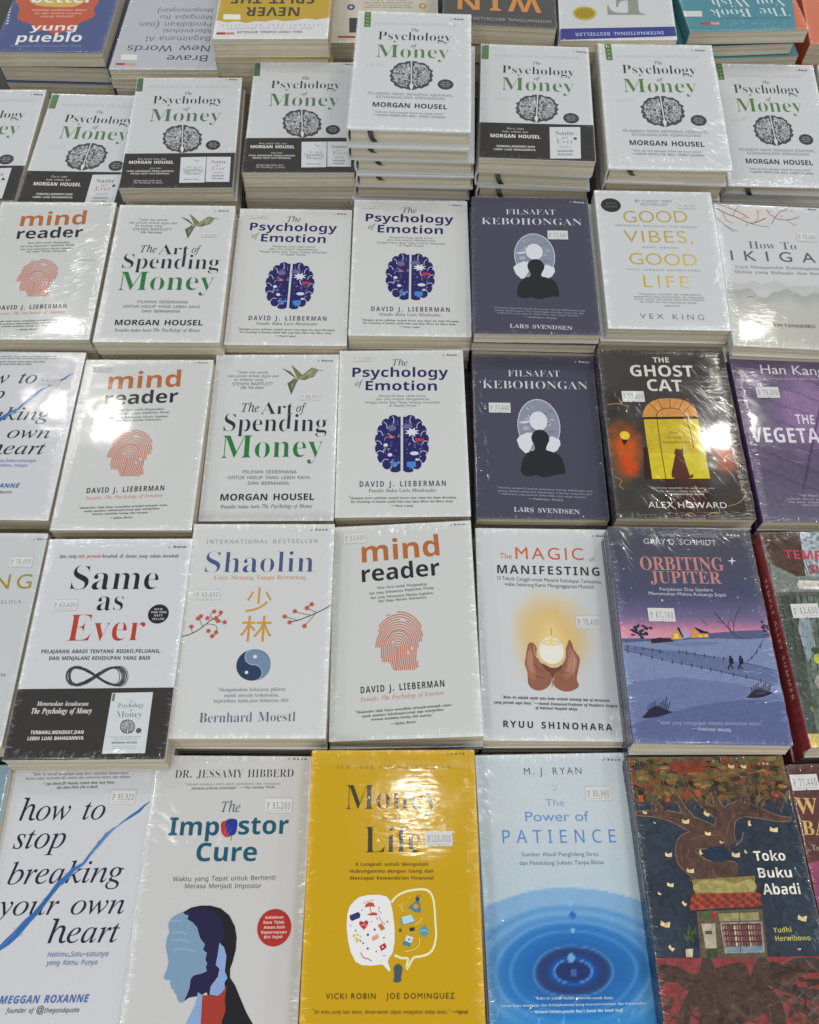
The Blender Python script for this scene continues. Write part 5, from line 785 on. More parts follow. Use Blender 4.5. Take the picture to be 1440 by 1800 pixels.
('P',(146,112,58),[33.3,88.8,30.3,87.3,27.4,88.9,25.5,90,32.2,90.3],1),('P',(128,72,48),[45.7,76.9,41.6,75.5,36.8,76.3,39.1,79.2,44.5,79.3],1),
('P',(104,96,56),[43.2,90.8,38.2,90.1,32.8,90,34,93,41.3,92.2],1),('P',(104,96,56),[-45.7,104.4,-48.9,102.4,-52,104.1,-52,106.2,-46.1,107],1),
('P',(128,72,48),[37.8,86.2,34.6,83.9,30.9,86,30.7,87.8,38.6,88.8],1),('P',(126,92,50),[65,92.3,61,91.1,54.6,92.3,58.7,93.7,64,95],1),
('P',(104,96,56),[-26.8,101.2,-33.2,99.9,-40.2,101,-37,103.9,-31.3,102.7],1),('P',(100,66,48),[53.9,95.5,49.8,94.3,46.6,95,47.3,97.3,53.1,97.3],1),
('P',(146,112,58),[53.1,93.1,47.1,91,42.5,92.7,42.5,95,50.7,94.4],1),('P',(100,66,48),[38.7,82.8,31.7,80.6,26.9,82.8,28.5,85.3,34.3,84.1],1),
('P',(84,86,52),[-38.4,80.4,-45,79.4,-51.4,80.2,-48.3,81.4,-42.3,82.1],1),('P',(62,62,50),[-29.8,86.6,-34.1,84.9,-37.4,86,-36.1,88.1,-31.7,89.2],1),
('P',(126,92,50),[-5.1,100.3,-7.9,99.4,-11.9,100.1,-11.7,101.9,-4.8,101.7],1),('P',(62,62,50),[20.7,77.6,15.4,75.5,11.6,77.5,13.3,79.9,18.8,80.1],1),
('P',(62,62,50),[-53.1,78.5,-58.7,77.3,-66.1,78,-62.2,80.6,-57.3,79.9],1),('P',(84,86,52),[36.4,102.3,31.8,100.8,24.5,101.4,27,104.6,33.7,103.4],1),
('P',(146,112,58),[-28.8,86.1,-31.4,84.6,-37.2,85.5,-36.4,87.3,-28.5,87.7],1),('P',(128,72,48),[56.3,90,49.3,88.2,44.3,89.4,45.5,91.5,52.8,92.3],1),
('P',(128,72,48),[2.3,101.8,-4.2,99.6,-8.7,101.1,-6.4,104.1,-1,104.5],1),('P',(128,72,48),[3.6,97.4,-1.2,97.1,-5.6,97.1,-3.3,100.1,2,100],1),
('P',(146,112,58),[-44.6,72.2,-50.4,70,-54.7,72.3,-54.7,73.9,-47.4,74],1),('P',(100,66,48),[-56,90.1,-59.8,87.8,-63.9,89.6,-63.7,92.4,-58.4,92],1),
('P',(126,92,50),[-1.5,86.7,-8.5,85.8,-11.8,86.5,-12.7,89,-7.2,89.2],1),('P',(128,72,48),[46,99.7,39.5,97.4,36.6,99.1,35.3,101.1,42.3,101.2],1),
('P',(128,72,48),[30,75.5,25,73.7,19.9,75.1,22.8,76.8,26.8,77.7],1),('P',(146,112,58),[40.2,92.9,34.7,91.1,28.2,92.6,31.3,95,36.6,94.5],1),
('P',(126,92,50),[48.3,103.9,45.1,101.4,39.4,103.3,41.8,105.8,46.9,105.7],1),('P',(84,86,52),[24.4,74,21.5,72.9,17.7,73.3,19.1,75.3,23.3,76.4],1),
('P',(128,72,48),[27,88.8,24.1,87.2,19,88.6,21.4,90.8,25.9,90.8],1),('P',(84,86,52),[-28.4,87.6,-35.3,86.5,-38.7,87.4,-38.8,89.4,-33.5,89.7],1),
('P',(62,62,50),[-18.3,87.7,-22.4,86.9,-25.2,87.3,-24.2,89.3,-18.7,89.8],1),('P',(62,62,50),[-56.6,96.3,-62.8,95.2,-66.3,95.9,-67.7,98.3,-60.6,97.6],1),
('P',(62,62,50),[-55.9,95.2,-59.2,94.1,-65.7,94.9,-61.9,97.4,-57.6,96.5],1),('P',(100,66,48),[27.3,81.1,24,80.1,17.8,80.9,22.3,82.2,25.8,83.2],1),
('P',(62,62,50),[28.7,70.5,22.8,69.5,16.6,70.3,19.3,71.9,26.7,72.4],1),('P',(128,72,48),[-36.3,100.8,-40.4,100,-43.5,100.7,-43.5,103.2,-37.8,102.3],1),
('P',(128,72,48),[2.6,87,-1.4,86.2,-7.6,86.6,-5.3,88.7,0,88.5],1),('P',(126,92,50),[17,86,10.8,84.3,4.6,85.6,8.9,87.6,14.3,88.7],1),
('P',(128,72,48),[-34.7,75.5,-37.9,74.2,-41.9,75.4,-40.2,77,-35.9,76.7],1),('P',(84,86,52),[5.5,94.2,2.1,93,-1.2,94,-1.3,95.8,4.6,95.5],1),
('P',(62,62,50),[33.5,81.6,26.3,80.7,21.8,81.2,23.4,83.4,28.7,83.3],1),('P',(104,96,56),[31.7,93.9,24.2,91.5,17.7,93.2,22.3,95.3,27,95.5],1),
('P',(146,112,58),[-2.2,82,-8,80.9,-14.3,82,-9.9,83.7,-4.2,84.6],1),('P',(104,96,56),[44.7,93.2,39.5,91.8,33.8,92.8,34.5,94.7,41.2,94.8],1),
('P',(128,72,48),[40.5,97.5,37.2,96.1,30.8,97.2,34.5,99.2,39.6,98.9],1),('P',(100,66,48),[-10.6,102.4,-17.4,100.5,-23.1,102.3,-19.6,103.6,-15.3,104.3],1),
('P',(84,86,52),[26.8,99.4,22.4,98.3,18.5,99,19.2,100.7,23.9,101.7],1),('P',(126,92,50),[19.5,89.9,16.5,89.4,13.4,89.3,14.4,92,18.3,92.1],1),
('P',(146,112,58),[-37,91.5,-40.5,89.3,-46.8,91.5,-43.1,93,-39,93.7],1),('P',(128,72,48),[57.5,81.8,54.6,81.2,48,81.5,50.5,83.1,58.3,84.3],1),
('P',(126,92,50),[13.3,77.1,10.7,76.6,6.5,76.7,5.4,78.4,12.7,78.7],1),('P',(126,92,50),[68.8,98.8,65.1,96.9,60.5,98.2,62.5,100.8,67.7,100.1],1),
('P',(62,62,50),[29.1,85.9,23.8,84.5,18.4,85.9,19.6,87.4,25.5,88.6],1),('P',(100,66,48),[-52.3,97.6,-56.8,95.5,-63.1,97.1,-58.8,98.6,-54.6,99.2],1),
('P',(62,62,50),[14.8,93.4,12,92.9,5.6,93.1,8.5,95.5,15.7,95.8],1),('P',(100,66,48),[-1.5,77.6,-7.6,76.3,-13.8,77.1,-9.7,79.5,-3.7,78.9],1),
('P',(62,62,50),[63,92.6,59.3,90.5,54.9,92.6,57.8,95.2,62.8,94.7],1),('P',(128,72,48),[-7.3,94.1,-10.6,93.2,-13.9,93.6,-15.5,96.4,-9.2,95.9],1),
('P',(62,62,50),[60.7,86.1,56.4,84.9,49.8,85.6,51.8,87.4,60,87.5],1),('P',(100,66,48),[-22,97.2,-25.1,95.3,-30.2,96.7,-28.7,99,-20.8,100.1],1),
('P',(62,62,50),[12,103.1,8,100.9,1.4,102.5,5.6,104.8,9.6,104.9],1),('P',(146,112,58),[-43,92.7,-47,91.9,-52,92.3,-50.3,94.9,-44.5,95],1),
('P',(104,96,56),[40,100.8,36.9,99,30.4,100.3,32.8,102.3,39.6,102.2],1),('P',(100,66,48),[-42.1,91.1,-47.5,89.6,-53,90.8,-52.2,92.9,-44.2,93.9],1),
('P',(128,72,48),[-57,82.4,-60.2,80.1,-65,81.8,-64.4,84.5,-57.4,84.8],1),('P',(84,86,52),[-15,101.9,-18.5,99.9,-21.7,101.2,-22.3,104.2,-16.5,104.5],1),
('P',(128,72,48),[39.4,85.9,32.8,84.8,28.5,86,28.9,87.2,34.8,87.9],1),('P',(104,96,56),[-14,99.1,-17.2,97.5,-22.7,98.9,-20.1,100.7,-16,100.7],1),
('P',(84,86,52),[-56.4,105.2,-62.2,102.8,-65.6,104.8,-64.9,107.1,-58.6,106.8],1),('P',(126,92,50),[11.6,89.4,8.5,88.7,3.5,88.8,5.2,91.2,9.9,91.5],1),
('P',(62,62,50),[-31,97.3,-36.2,95.2,-40.5,96.8,-38.5,98.5,-34.4,99],1),('P',(128,72,48),[-3.7,103.4,-8.3,101.5,-11.4,103.1,-12.3,105.2,-4.9,106.1],1),
('P',(146,112,58),[19,94.2,14,93.7,9.4,94.2,10,96.6,18.1,97.1],1),('P',(104,96,56),[65.6,86.4,63,84.4,60.2,86.3,61.3,88.8,65.2,88.6],1),
('P',(100,66,48),[-28.9,89.1,-32.2,87,-35.8,89.2,-35.3,90.6,-28.3,90.6],1),('P',(84,86,52),[-48.7,93.3,-54,91.9,-57.1,93.3,-58.9,94.9,-51,95],1),
('P',(128,72,48),[-36.8,94.9,-42.6,93.4,-49,94.2,-45.7,96.2,-39.6,96.6],1),('P',(104,96,56),[-29.6,102.7,-34.2,101.6,-41.2,102.3,-38.7,105.3,-30.9,104.9],1),
('P',(104,96,56),[3.3,82.8,-0.3,80.6,-7.7,82.4,-4.9,84.7,2.8,84.4],1),('P',(104,96,56),[69.9,72.4,64.3,70.3,58.9,72,59.8,73.8,68.4,74.3],1),
('P',(100,66,48),[53.5,81.6,49.9,80.2,44.9,81.4,45,83.7,52.9,82.8],1),('P',(128,72,48),[38.9,77.2,33,76.6,27.9,77,30.6,79.1,36.5,78.5],1),
('P',(104,96,56),[37.8,79.2,33.8,77.7,26.9,79.2,29.2,81.3,37.4,81.9],1),('P',(128,72,48),[-43.4,84.1,-50.2,83.1,-54.5,83.6,-54.5,86.4,-47.3,85.6],1),
('P',(104,96,56),[40.9,93.3,35.8,91.7,32.9,92.9,32.6,95.3,38.8,95.9],1),('P',(100,66,48),[-47.1,78.8,-50.6,77,-55.6,78.5,-54.1,81,-47.5,80.3],1),
('P',(126,92,50),[37.1,74.7,31.8,72.9,29.1,74.4,28.9,75.8,35.9,76.5],1),('P',(84,86,52),[-15.5,87.1,-20.9,85.8,-27.3,86.7,-24.8,88.7,-17.8,89.6],1),
('P',(126,92,50),[-27.3,88.9,-33.9,87.1,-40.2,88.8,-38.4,91.3,-31.7,91.4],1),('P',(104,96,56),[38.5,98.9,35.4,98.2,29.8,98.6,32.7,100.7,37.2,100.4],1),
('P',(62,62,50),[50.8,95.4,45.9,93.4,39.6,94.9,43.9,96.6,47.8,96.9],1),('P',(62,62,50),[26.1,77.9,20.9,76.5,15.3,77.8,16.8,79.8,23.7,79.5],1),
('P',(84,86,52),[-48.2,72,-51.5,70.2,-56.6,71.9,-54.8,74.4,-48.2,74.7],1),('P',(146,112,58),[48.9,85,44.2,83.1,40.1,84.2,40.1,87.2,47.7,87.2],1),
('P',(104,96,56),[-29.8,92.2,-36,90.6,-40.6,91.5,-38.1,93.5,-32.9,94.1],1),('P',(84,86,52),[59.6,86.2,53.2,85.1,48.5,86.1,49.2,88.7,55.2,88.3],1),
('P',(84,86,52),[-26.5,98.2,-28.9,96.1,-36,98.2,-33,100.2,-26.6,99.5],1),('P',(126,92,50),[-5.5,91.1,-12.6,89.4,-19.8,90.8,-15.4,92.8,-8.7,93.7],1),
('P',(100,66,48),[-2.7,102.2,-7.4,100.1,-12,101.8,-10.8,104,-5.3,103.6],1),('P',(146,112,58),[-18.1,105.1,-23.9,103,-31.5,104.9,-29.2,107.1,-22.4,107.8],1),
('P',(84,86,52),[48.1,85.6,44.3,83.7,38,85.4,40.7,87,47.4,87.1],1),('P',(126,92,50),[-5.3,85.7,-11.5,84.8,-16.4,85.6,-14.7,87,-8.1,88.1],1),
('P',(104,96,56),[-51.8,86.5,-58.5,84.7,-64.7,85.9,-63.5,87.7,-56.3,89.1],1),('P',(126,92,50),[-28.1,83.9,-33.6,82.4,-37.3,83.2,-38.4,85.9,-30.5,85.2],1),
('P',(62,62,50),[-53.6,98.8,-57.3,97,-63.7,98.3,-60.3,100.7,-55.8,100.3],1),('P',(128,72,48),[-18.9,86.3,-21.8,85,-27,86,-26.3,88.2,-18.4,88.1],1),
('P',(146,112,58),[63.9,102.7,59.1,100.8,51.8,102.5,55,105.1,62.6,105],1),('P',(84,86,52),[-37.9,97.7,-43.7,96.2,-49.8,97.1,-46.9,99.4,-40.7,98.8],1),
('P',(146,112,58),[-6.9,92.1,-12.9,90.2,-19.4,91.5,-16.7,94.2,-9.7,93.8],1),('P',(62,62,50),[35.6,90.1,31.8,88.2,27.1,89.8,30.2,92.5,33.6,92.1],1),
('P',(62,62,50),[45.8,88.8,42.2,86.8,35.2,88.2,37.8,90.1,44.6,91.5],1),('P',(62,62,50),[-20.8,83.4,-25.1,81.2,-29.8,83,-30,84.5,-21.9,85.9],1),
('P',(128,72,48),[34,83.1,29.8,81.8,22.6,82.4,27,85.3,33.8,85.3],1),('P',(128,72,48),[-2.1,94.7,-6.1,94.2,-11.9,94.2,-11.1,97,-2.6,96.3],1),
('P',(84,86,52),[49.6,100.3,44.9,98.8,38.5,99.6,41.4,102.5,47.6,102.1],1),('P',(128,72,48),[13,93.5,8.4,91.7,5.4,93.1,5.7,95.7,11.9,95],1),
('P',(84,86,52),[-19.3,85.8,-23.1,83.4,-26.2,85.1,-27.8,87.7,-21.7,87.6],1),('P',(62,62,50),[40.8,85.4,37.2,84.3,33.4,85.3,33,87.5,39,87.1],1),
('P',(100,66,48),[-15.5,78.9,-19.8,77.3,-26,78.4,-22.9,79.9,-17.3,81.3],1),('P',(84,86,52),[2.8,89.5,-2.1,88,-9.3,88.9,-5,90.7,-0.3,92.2],1),
('P',(126,92,50),[-32.8,78,-38.2,76,-43.6,78,-40.5,79.8,-36.8,80.7],1),('P',(128,72,48),[-2.1,93.2,-7.6,91.4,-13.3,92.9,-10.5,95.1,-3.6,95.3],1),
('P',(126,92,50),[51.9,79.2,46,77.9,40,78.9,41,81.4,49.2,81.4],1),('P',(100,66,48),[45.6,82.3,39.2,81.6,31.9,82.5,35.3,84.8,43,84.3],1),
('P',(84,86,52),[-47.9,93.5,-54.5,91.3,-60.4,93.1,-58.3,95.5,-51,96.1],1),('P',(126,92,50),[5,101.8,2.7,101.3,-1.4,101.4,0.6,104.3,6.4,103.9],1),
('P',(104,96,56),[11.1,99.4,7.3,97.4,3.4,98.6,5.7,101.8,11.3,101.9],1),('P',(146,112,58),[-32.5,75.2,-37.3,73.1,-43.9,74.9,-42.1,76.2,-33.4,76.8],1),
('P',(104,96,56),[68.9,89.8,65.6,89.2,59.5,89.6,62.2,91.9,69,92.1],1),('P',(126,92,50),[-11.6,93.6,-15.7,91.7,-20.2,93.3,-18.1,95.3,-13.2,95.4],1),
('P',(126,92,50),[28.3,93.8,21.9,92.4,18.4,93.5,16.9,95.2,24.4,96.5],1),('P',(84,86,52),[-36.9,88.2,-39.6,87.5,-44.7,87.5,-43.6,90.5,-37.7,89.7],1),
('P',(128,72,48),[64.8,73.8,57.5,71.7,53.6,73.4,53.6,76.4,59.8,76.1],1),('P',(100,66,48),[68.1,90.4,62.5,89.1,58.2,90.1,59.7,91.4,64.8,91.9],1),
('P',(146,112,58),[-11.2,105.5,-14.7,104.3,-18.3,104.8,-16.7,107.1,-13.1,106.6],1),('P',(100,66,48),[31,96.5,23.8,96,17.8,96.4,20.4,98.1,26.4,98],1),
('P',(128,72,48),[2.3,94.4,-0.4,92.9,-4.3,94.2,-3.6,96,2.8,96],1),('P',(62,62,50),[-46.7,91.7,-50.1,90,-53.3,91.3,-55,93.9,-47.3,93.4],1),
('P',(128,72,48),[57.7,72.9,52.8,70.8,46.1,72.6,49,75.1,55.6,75.2],1),('P',(104,96,56),[-51.5,103.2,-57.1,101.4,-62.2,102.8,-59.4,104.7,-55.2,105.2],1),
('P',(104,96,56),[-52.7,89.2,-57.8,88.7,-63.9,88.8,-62.4,91.1,-53.9,91.8],1),('P',(126,92,50),[61.6,91.1,54.5,90,49.8,91,52.8,92.8,58.6,92.4],1),
('P',(100,66,48),[-11,87.2,-17.5,85.8,-23.2,86.7,-22.3,88.9,-15.7,89.9],1),('P',(84,86,52),[-54.3,84.2,-61.2,83.6,-65,83.6,-65.7,86.4,-59.8,86.3],1),
('P',(146,112,58),[-54.1,86.3,-58.4,85.8,-61.9,85.9,-63.2,88.3,-56.5,89],1),('P',(100,66,48),[67.1,78.7,62.4,76.5,59,78.2,58.6,80.5,64.7,80.7],1),
('P',(62,62,50),[-26.6,92,-30.9,91.3,-38.2,91.7,-32.9,94,-29.1,94.3],1),('P',(146,112,58),[-31.3,95.4,-37.8,94.6,-43.2,95.4,-41.4,97,-35.9,97.4],1),
('P',(100,66,48),[27.6,74.4,23.7,73.7,18.1,74.1,20.7,77,27.4,76.4],1),('P',(128,72,48),[30.4,97.3,23.2,95.1,17.4,97.3,19.8,99.2,26.7,100],1),
('P',(126,92,50),[-52.6,92.4,-59.6,91,-64.2,92,-62.2,94,-57.7,94],1),('P',(146,112,58),[68.3,79.3,65.1,78.7,61.2,79,60.9,81.8,66.6,81.3],1),
('P',(128,72,48),[43.7,92.7,36.7,91.7,33.4,92,35,95.2,40.1,95.3],1),('P',(104,96,56),[-18.6,102.6,-23.1,101.7,-26.5,102.3,-25.8,105.1,-19.4,104.7],1),
('P',(104,96,56),[12.4,91.1,8.5,88.8,3.3,90.8,3.9,92.7,12.1,92.6],1),('P',(104,96,56),[17.2,90.6,11.6,89,7.3,90.3,6.3,91.7,15.1,92.8],1),
('P',(126,92,50),[0,89.9,-6.4,87.7,-9.6,89.3,-7.9,92.1,-2.2,91.6],1),('P',(146,112,58),[0.7,80.5,-3.2,78.7,-10,80,-4.9,82.1,-0.6,82.5],1),
('P',(62,62,50),[4.4,78.2,-0.3,76.1,-4.6,77.6,-3.4,79.9,2.5,80.2],1),('P',(84,86,52),[32.5,76.1,27.2,73.9,24.4,75.8,22.5,78.3,29.4,77.1],1),
('P',(134,60,42),[-34.8,98.6,-20.6,101.6,-7.3,100,-0.7,94.6,-15.7,91.3,-29,92.6],1),('L',(140,116,84),0.34,[-29.7,83.1,-32.5,80.1,-30.9,75.5],1),
('L',(140,116,84),0.33,[12.7,73.8,13.8,70.8,12.6,66.3],1),('L',(140,116,84),0.33,[-56.3,82.5,-57.2,79.5,-56.1,75],1),('L',(140,116,84),0.33,[-69.2,78.5,-68.9,75.5,-69.5,71],1),
('L',(140,116,84),0.34,[44.2,73.5,40.4,70.6,46,66],1),('L',(140,116,84),0.34,[-34.4,84.2,-35.2,81.1,-32.2,76.6],1),('L',(140,116,84),0.34,[-29.6,85.3,-31.5,82.2,-35.2,77.7],1),
('L',(140,116,84),0.34,[-28.5,82.9,-26.7,79.8,-27.3,75.3],1),('L',(140,116,84),0.33,[-58.8,79.4,-57.3,76.4,-63.9,71.9],1),('L',(140,116,84),0.33,[-49.6,78,-51.1,75,-47.7,70.5],1),
('L',(140,116,84),0.33,[-4.8,71.7,-5.2,68.7,-4.9,64.2],1),('L',(140,116,84),0.33,[-67.6,78.5,-68.9,75.5,-69.5,71],1),('L',(140,116,84),0.33,[-28.3,74.4,-30,71.4,-30.4,66.9],1),
('L',(140,116,84),0.34,[29.5,79,27.9,76,28.4,71.4],1),('L',(140,116,84),0.33,[-66.9,78.4,-70.6,75.4,-66.3,70.9],1),('L',(140,116,84),0.34,[-40.7,87.3,-40.9,84.2,-40.7,79.7],1),
('L',(140,116,84),0.34,[41.9,73.1,38.6,70.2,37.8,65.7],1),('L',(140,116,84),0.33,[-2.1,71.3,-3.2,68.3,-2.2,63.8],1),('L',(140,116,84),0.33,[-26.2,75.3,-30,72.3,-29.2,67.8],1),
('L',(140,116,84),0.33,[8.9,74.4,7.9,71.4,4.6,67],1),('L',(140,116,84),0.33,[3.1,69.8,2.6,66.8,2.5,62.3],1),('L',(140,116,84),0.34,[37.9,74.2,39.4,71.1,37.5,66.7],1),
('L',(140,116,84),0.33,[0.5,71.8,1.5,68.8,-0.5,64.4],1),('L',(140,116,84),0.34,[-48.6,86.6,-50,83.6,-45.6,79],1),('L',(140,116,84),0.34,[42.1,76,42.1,72.9,38.8,68.4],1),
('L',(140,116,84),0.34,[-52.3,88.1,-51.8,85.1,-54.4,80.5],1),('L',(140,116,84),0.33,[-64.5,77.4,-65.6,74.4,-63.2,69.9],1),('L',(140,116,84),0.34,[39.5,89.1,35.5,86,37.7,81.4],1),
('L',(140,116,84),0.33,[-50.7,80.6,-48.7,77.6,-53.5,73.1],1),('L',(140,116,84),0.33,[-51.3,76,-54.2,73,-48.4,68.4],1),('L',(140,116,84),0.33,[36.2,72.8,35.8,69.8,32.7,65.4],1),
('L',(140,116,84),0.34,[36.5,86.6,36.7,83.5,31.5,79],1),('L',(140,116,84),0.33,[-68.6,71.1,-65.9,68.1,-65.5,63.7],1),('L',(140,116,84),0.34,[-19.8,83.1,-18.9,80,-22.8,75.5],1),
('L',(140,116,84),0.33,[39.3,70.9,36.4,68,33.5,63.5],1),('L',(140,116,84),0.34,[-28.9,82.1,-27.6,79,-30.4,74.5],1),('L',(140,116,84),0.33,[-21.3,70.7,-25.2,67.8,-26.4,63.3],1),
('L',(140,116,84),0.34,[-67,89.8,-64.9,86.7,-66.4,82.2],1),('L',(140,116,84),0.34,[55.3,84.8,57.2,81.7,50.5,77.2],1),('L',(140,116,84),0.33,[-5.4,70.9,-6,67.9,-10.8,63.5],1),
('L',(140,116,84),0.34,[-1.9,81.4,-2.5,78.3,-6.2,73.8],1),('L',(140,116,84),0.33,[-34.9,75.5,-38.2,72.5,-40,68],1),('L',(140,116,84),0.34,[56.8,81.3,54.8,78.2,53.9,73.7],1),
('L',(140,116,84),0.34,[9.4,88.7,9.3,85.6,12.2,81],1),('L',(140,116,84),0.33,[-7.8,71,-5.5,67.9,-10,63.5],1),('L',(140,116,84),0.34,[-23.7,88.9,-24.2,85.8,-21.8,81.2],1),
('P',(176,76,40),[-64.7,74,-60.4,74,-60.9,68.6,-65.2,68.6],0),('P',(176,76,40),[-41.3,74.1,-37,74.1,-37.6,68.7,-41.9,68.7],0),('P',(176,76,40),[-13.8,78.1,-9.5,78.1,-10.2,72.7,-14.5,72.7],0),
('P',(176,76,40),[54.6,74.1,59,74.1,58,68.7,53.7,68.7],0),('P',(222,198,140),[-62.5,62,-61.2,60.8,-59,61.1,-59.8,59,-61.7,59.4,-63.2,60.2],0),
('P',(222,198,140),[-29.7,55.3,-27.1,53.8,-23.4,55,-24.2,51.5,-27.5,51.5,-30.2,52.4],0),('P',(222,198,140),[-8.5,61.6,-7.5,59.5,-4.4,59.1,-6.6,56.5,-8.9,57.7,-10.3,59.4],0),
('P',(222,198,140),[-11.4,45.6,-9.6,44.3,-6.6,44.9,-7.5,42.2,-10.1,42.4,-12.1,43.3],0),('P',(222,198,140),[0.1,38.7,1.1,37.4,3.3,37.5,2.2,35.6,0.4,36.1,-0.8,37],0),
('P',(222,198,140),[-17.5,31.8,-17.9,30,-16.4,28.6,-18.9,27.6,-19.6,29.3,-19.5,31],0),('P',(222,198,140),[-48.7,30,-46.3,28.7,-42.9,29.7,-43.5,26.5,-46.6,26.5,-49.1,27.3],0),
('P',(222,198,140),[8.4,29.8,11.2,28.2,15.2,29.4,14.3,25.7,10.7,25.7,7.8,26.6],0),('P',(222,198,140),[20.4,31.4,20.5,30,22,29.3,20.3,28.2,19.4,29.2,19,30.4],0),
('P',(222,198,140),[-32.4,18.2,-29.9,16.8,-26.3,17.8,-27,14.5,-30.2,14.5,-32.9,15.4],0),('P',(222,198,140),[-50.5,8.1,-48.4,6.7,-45.2,7.4,-46.1,4.5,-48.9,4.7,-51.2,5.7],0),
('P',(222,198,140),[-59.1,1.5,-58.5,0.3,-56.8,0.1,-57.9,-1.3,-59.2,-0.6,-60.1,0.3],0),('P',(222,198,140),[-39.4,-5.2,-38.9,-6.9,-36.7,-7.6,-38.8,-9.3,-40.3,-8.1,-41.1,-6.6],0),
('P',(222,198,140),[-13,-7.7,-11.6,-8.7,-9.3,-8.2,-10,-10.3,-12,-10.1,-13.6,-9.4],0),('P',(222,198,140),[-60.4,-18.8,-57.5,-20.8,-52.9,-19.9,-54.2,-23.9,-58.2,-23.6,-61.4,-22.2],0),
('P',(222,198,140),[-55.8,-35.5,-55,-37.4,-52.3,-38.1,-54.5,-40.2,-56.4,-38.9,-57.6,-37.3],0),('P',(222,198,140),[29.8,53.5,28.8,51.5,29.9,49.7,27.1,49.1,26.9,51.1,27.4,53],0),
('P',(222,198,140),[45.5,48.5,48.2,47,52.3,48.2,51.3,44.4,47.7,44.4,44.7,45.3],0),('P',(222,198,140),[53.8,-16,56.5,-17.9,61,-17,59.4,-21,55.6,-20.6,52.6,-19.3],0),
('P',(222,198,140),[47.7,-39,48.7,-39.6,50.3,-39.2,49.9,-40.5,48.5,-40.5,47.4,-40.2],0),('P',(222,198,140),[19.8,98.7,21.8,97.2,25.1,98,24,94.8,21.2,95.1,19,96.1],0),
('P',(222,198,140),[31,98.5,32.9,97.1,36,97.8,35,94.8,32.3,95.1,30.2,96],0),('P',(222,198,140),[-54.5,53.8,-53.9,52.8,-52.4,52.8,-53.2,51.5,-54.4,52,-55.2,52.7],0),
('P',(142,60,60),[-69.4,-44.4,-19.6,-44.7,15.8,-44.9,64.8,-44.5,66,-59.7,68,-96.1,-66.5,-94.1,-66.9,-70.2],0),
('P',(112,82,66),[-32.3,-45.1,-35.8,-54.2,-41.8,-54.9,-52.1,-50,-66.8,-48.3,-69.8,-55.1,-58,-58.7,-46.3,-66.5,-21.1,-62.6,-25.2,-44.1],1),
('P',(112,82,66),[-41.3,-59.4,-40.8,-71.6,-41.2,-81.6,-40.2,-95.5,13.7,-80.1,7.8,-69.8,5.4,-60.3,-1.2,-47.6],1),
('P',(112,82,66),[2.8,-62.3,18,-63.7,34.2,-61.2,45.4,-55.9,61.1,-55,63.3,-46.7,45.2,-45.3,32.4,-49.8,23.6,-49.4,16.1,-42.9],1),
('P',(112,82,66),[1.5,-71.3,14.5,-76.5,15,-89.3,26.5,-87.3,25,-71.2,11.2,-61.3],1),('P',(112,82,66),[-40.7,-63.2,-52.7,-72.8,-59.4,-86,-50.5,-88.4,-43.9,-77.8,-32.2,-73.2],1),
('P',(112,82,66),[51.1,-88.1,50.1,-79.2,35.4,-75,28.6,-82.8,33.2,-84.5,35.4,-80.4,42.9,-83.8,41.1,-89.3],1),('P',(112,82,66),[-63.8,-53.7,-69.3,-59.6,-69.5,-58,-72.6,-60.2,-67.6,-63.6,-58.9,-57.3],1),
('P',(112,82,66),[12.4,-55.1,19.5,-64.4,34.6,-70,57.3,-75.8,61.9,-68.1,38.7,-63.5,25.8,-58.8,21.8,-50.4],1),
('P',(78,60,54),[-31.9,-45,-35.4,-54.4,-41.9,-55.2,-52.3,-50.3,-67,-48.6,-69.6,-54.7,-57.8,-58.3,-46.2,-66.2,-21.5,-62.4,-25.7,-44.2],1),
('P',(78,60,54),[-40.9,-59.3,-40.4,-71.5,-40.7,-81.5,-39.8,-95.3,13.3,-80.2,7.3,-69.9,5,-60.4,-1.6,-47.7],1),
('P',(78,60,54),[3.1,-62,18.2,-63.3,34.2,-60.8,45.4,-55.5,61.2,-54.6,63.2,-47.1,45.2,-45.7,32.4,-50.1,23.4,-49.8,15.9,-43.3],1),
('P',(78,60,54),[1.8,-71,14.9,-76.3,15.5,-89.3,26.1,-87.4,24.6,-71.4,10.9,-61.6],1),('P',(78,60,54),[-40.4,-63.5,-52.3,-73,-59,-86.2,-50.9,-88.3,-44.3,-77.6,-32.4,-72.9],1),
('P',(78,60,54),[50.7,-88.2,49.7,-79.4,35.4,-75.3,29,-83,32.8,-84.4,35.4,-80.1,43.3,-83.6,41.6,-89.2],1),('P',(78,60,54),[-63.4,-53.9,-69.2,-60,-69.8,-58.3,-72.3,-60,-67.7,-63.3,-59.2,-57.1],1),
('P',(78,60,54),[12.8,-54.9,19.8,-64.1,34.8,-69.6,57.6,-75.5,61.7,-68.4,38.5,-63.8,25.5,-59.1,21.3,-50.6],1),('L',(84,56,48),0.76,[-23.4,-48.5,-27.4,-60.9,-39.9,-70.6],1),
('L',(84,56,48),0.76,[2.3,-50.1,4.1,-62.6,17.3,-71.4],1),('L',(84,56,48),0.75,[-12,-52.4,-16.3,-66,-26.3,-78.1],1),('L',(84,56,48),0.76,[20.8,-56.6,35.7,-58,47.7,-53.2],1),
('P',(92,70,60),[54.7,-77.3,58.1,-74,60.9,-70.6,64.6,-67.9,69,-65.4,73.9,-63.6,73.7,-62.9,68.5,-64.5,63.7,-66.8,59.3,-69.5,55.8,-72.6,51.9,-75.3],1),
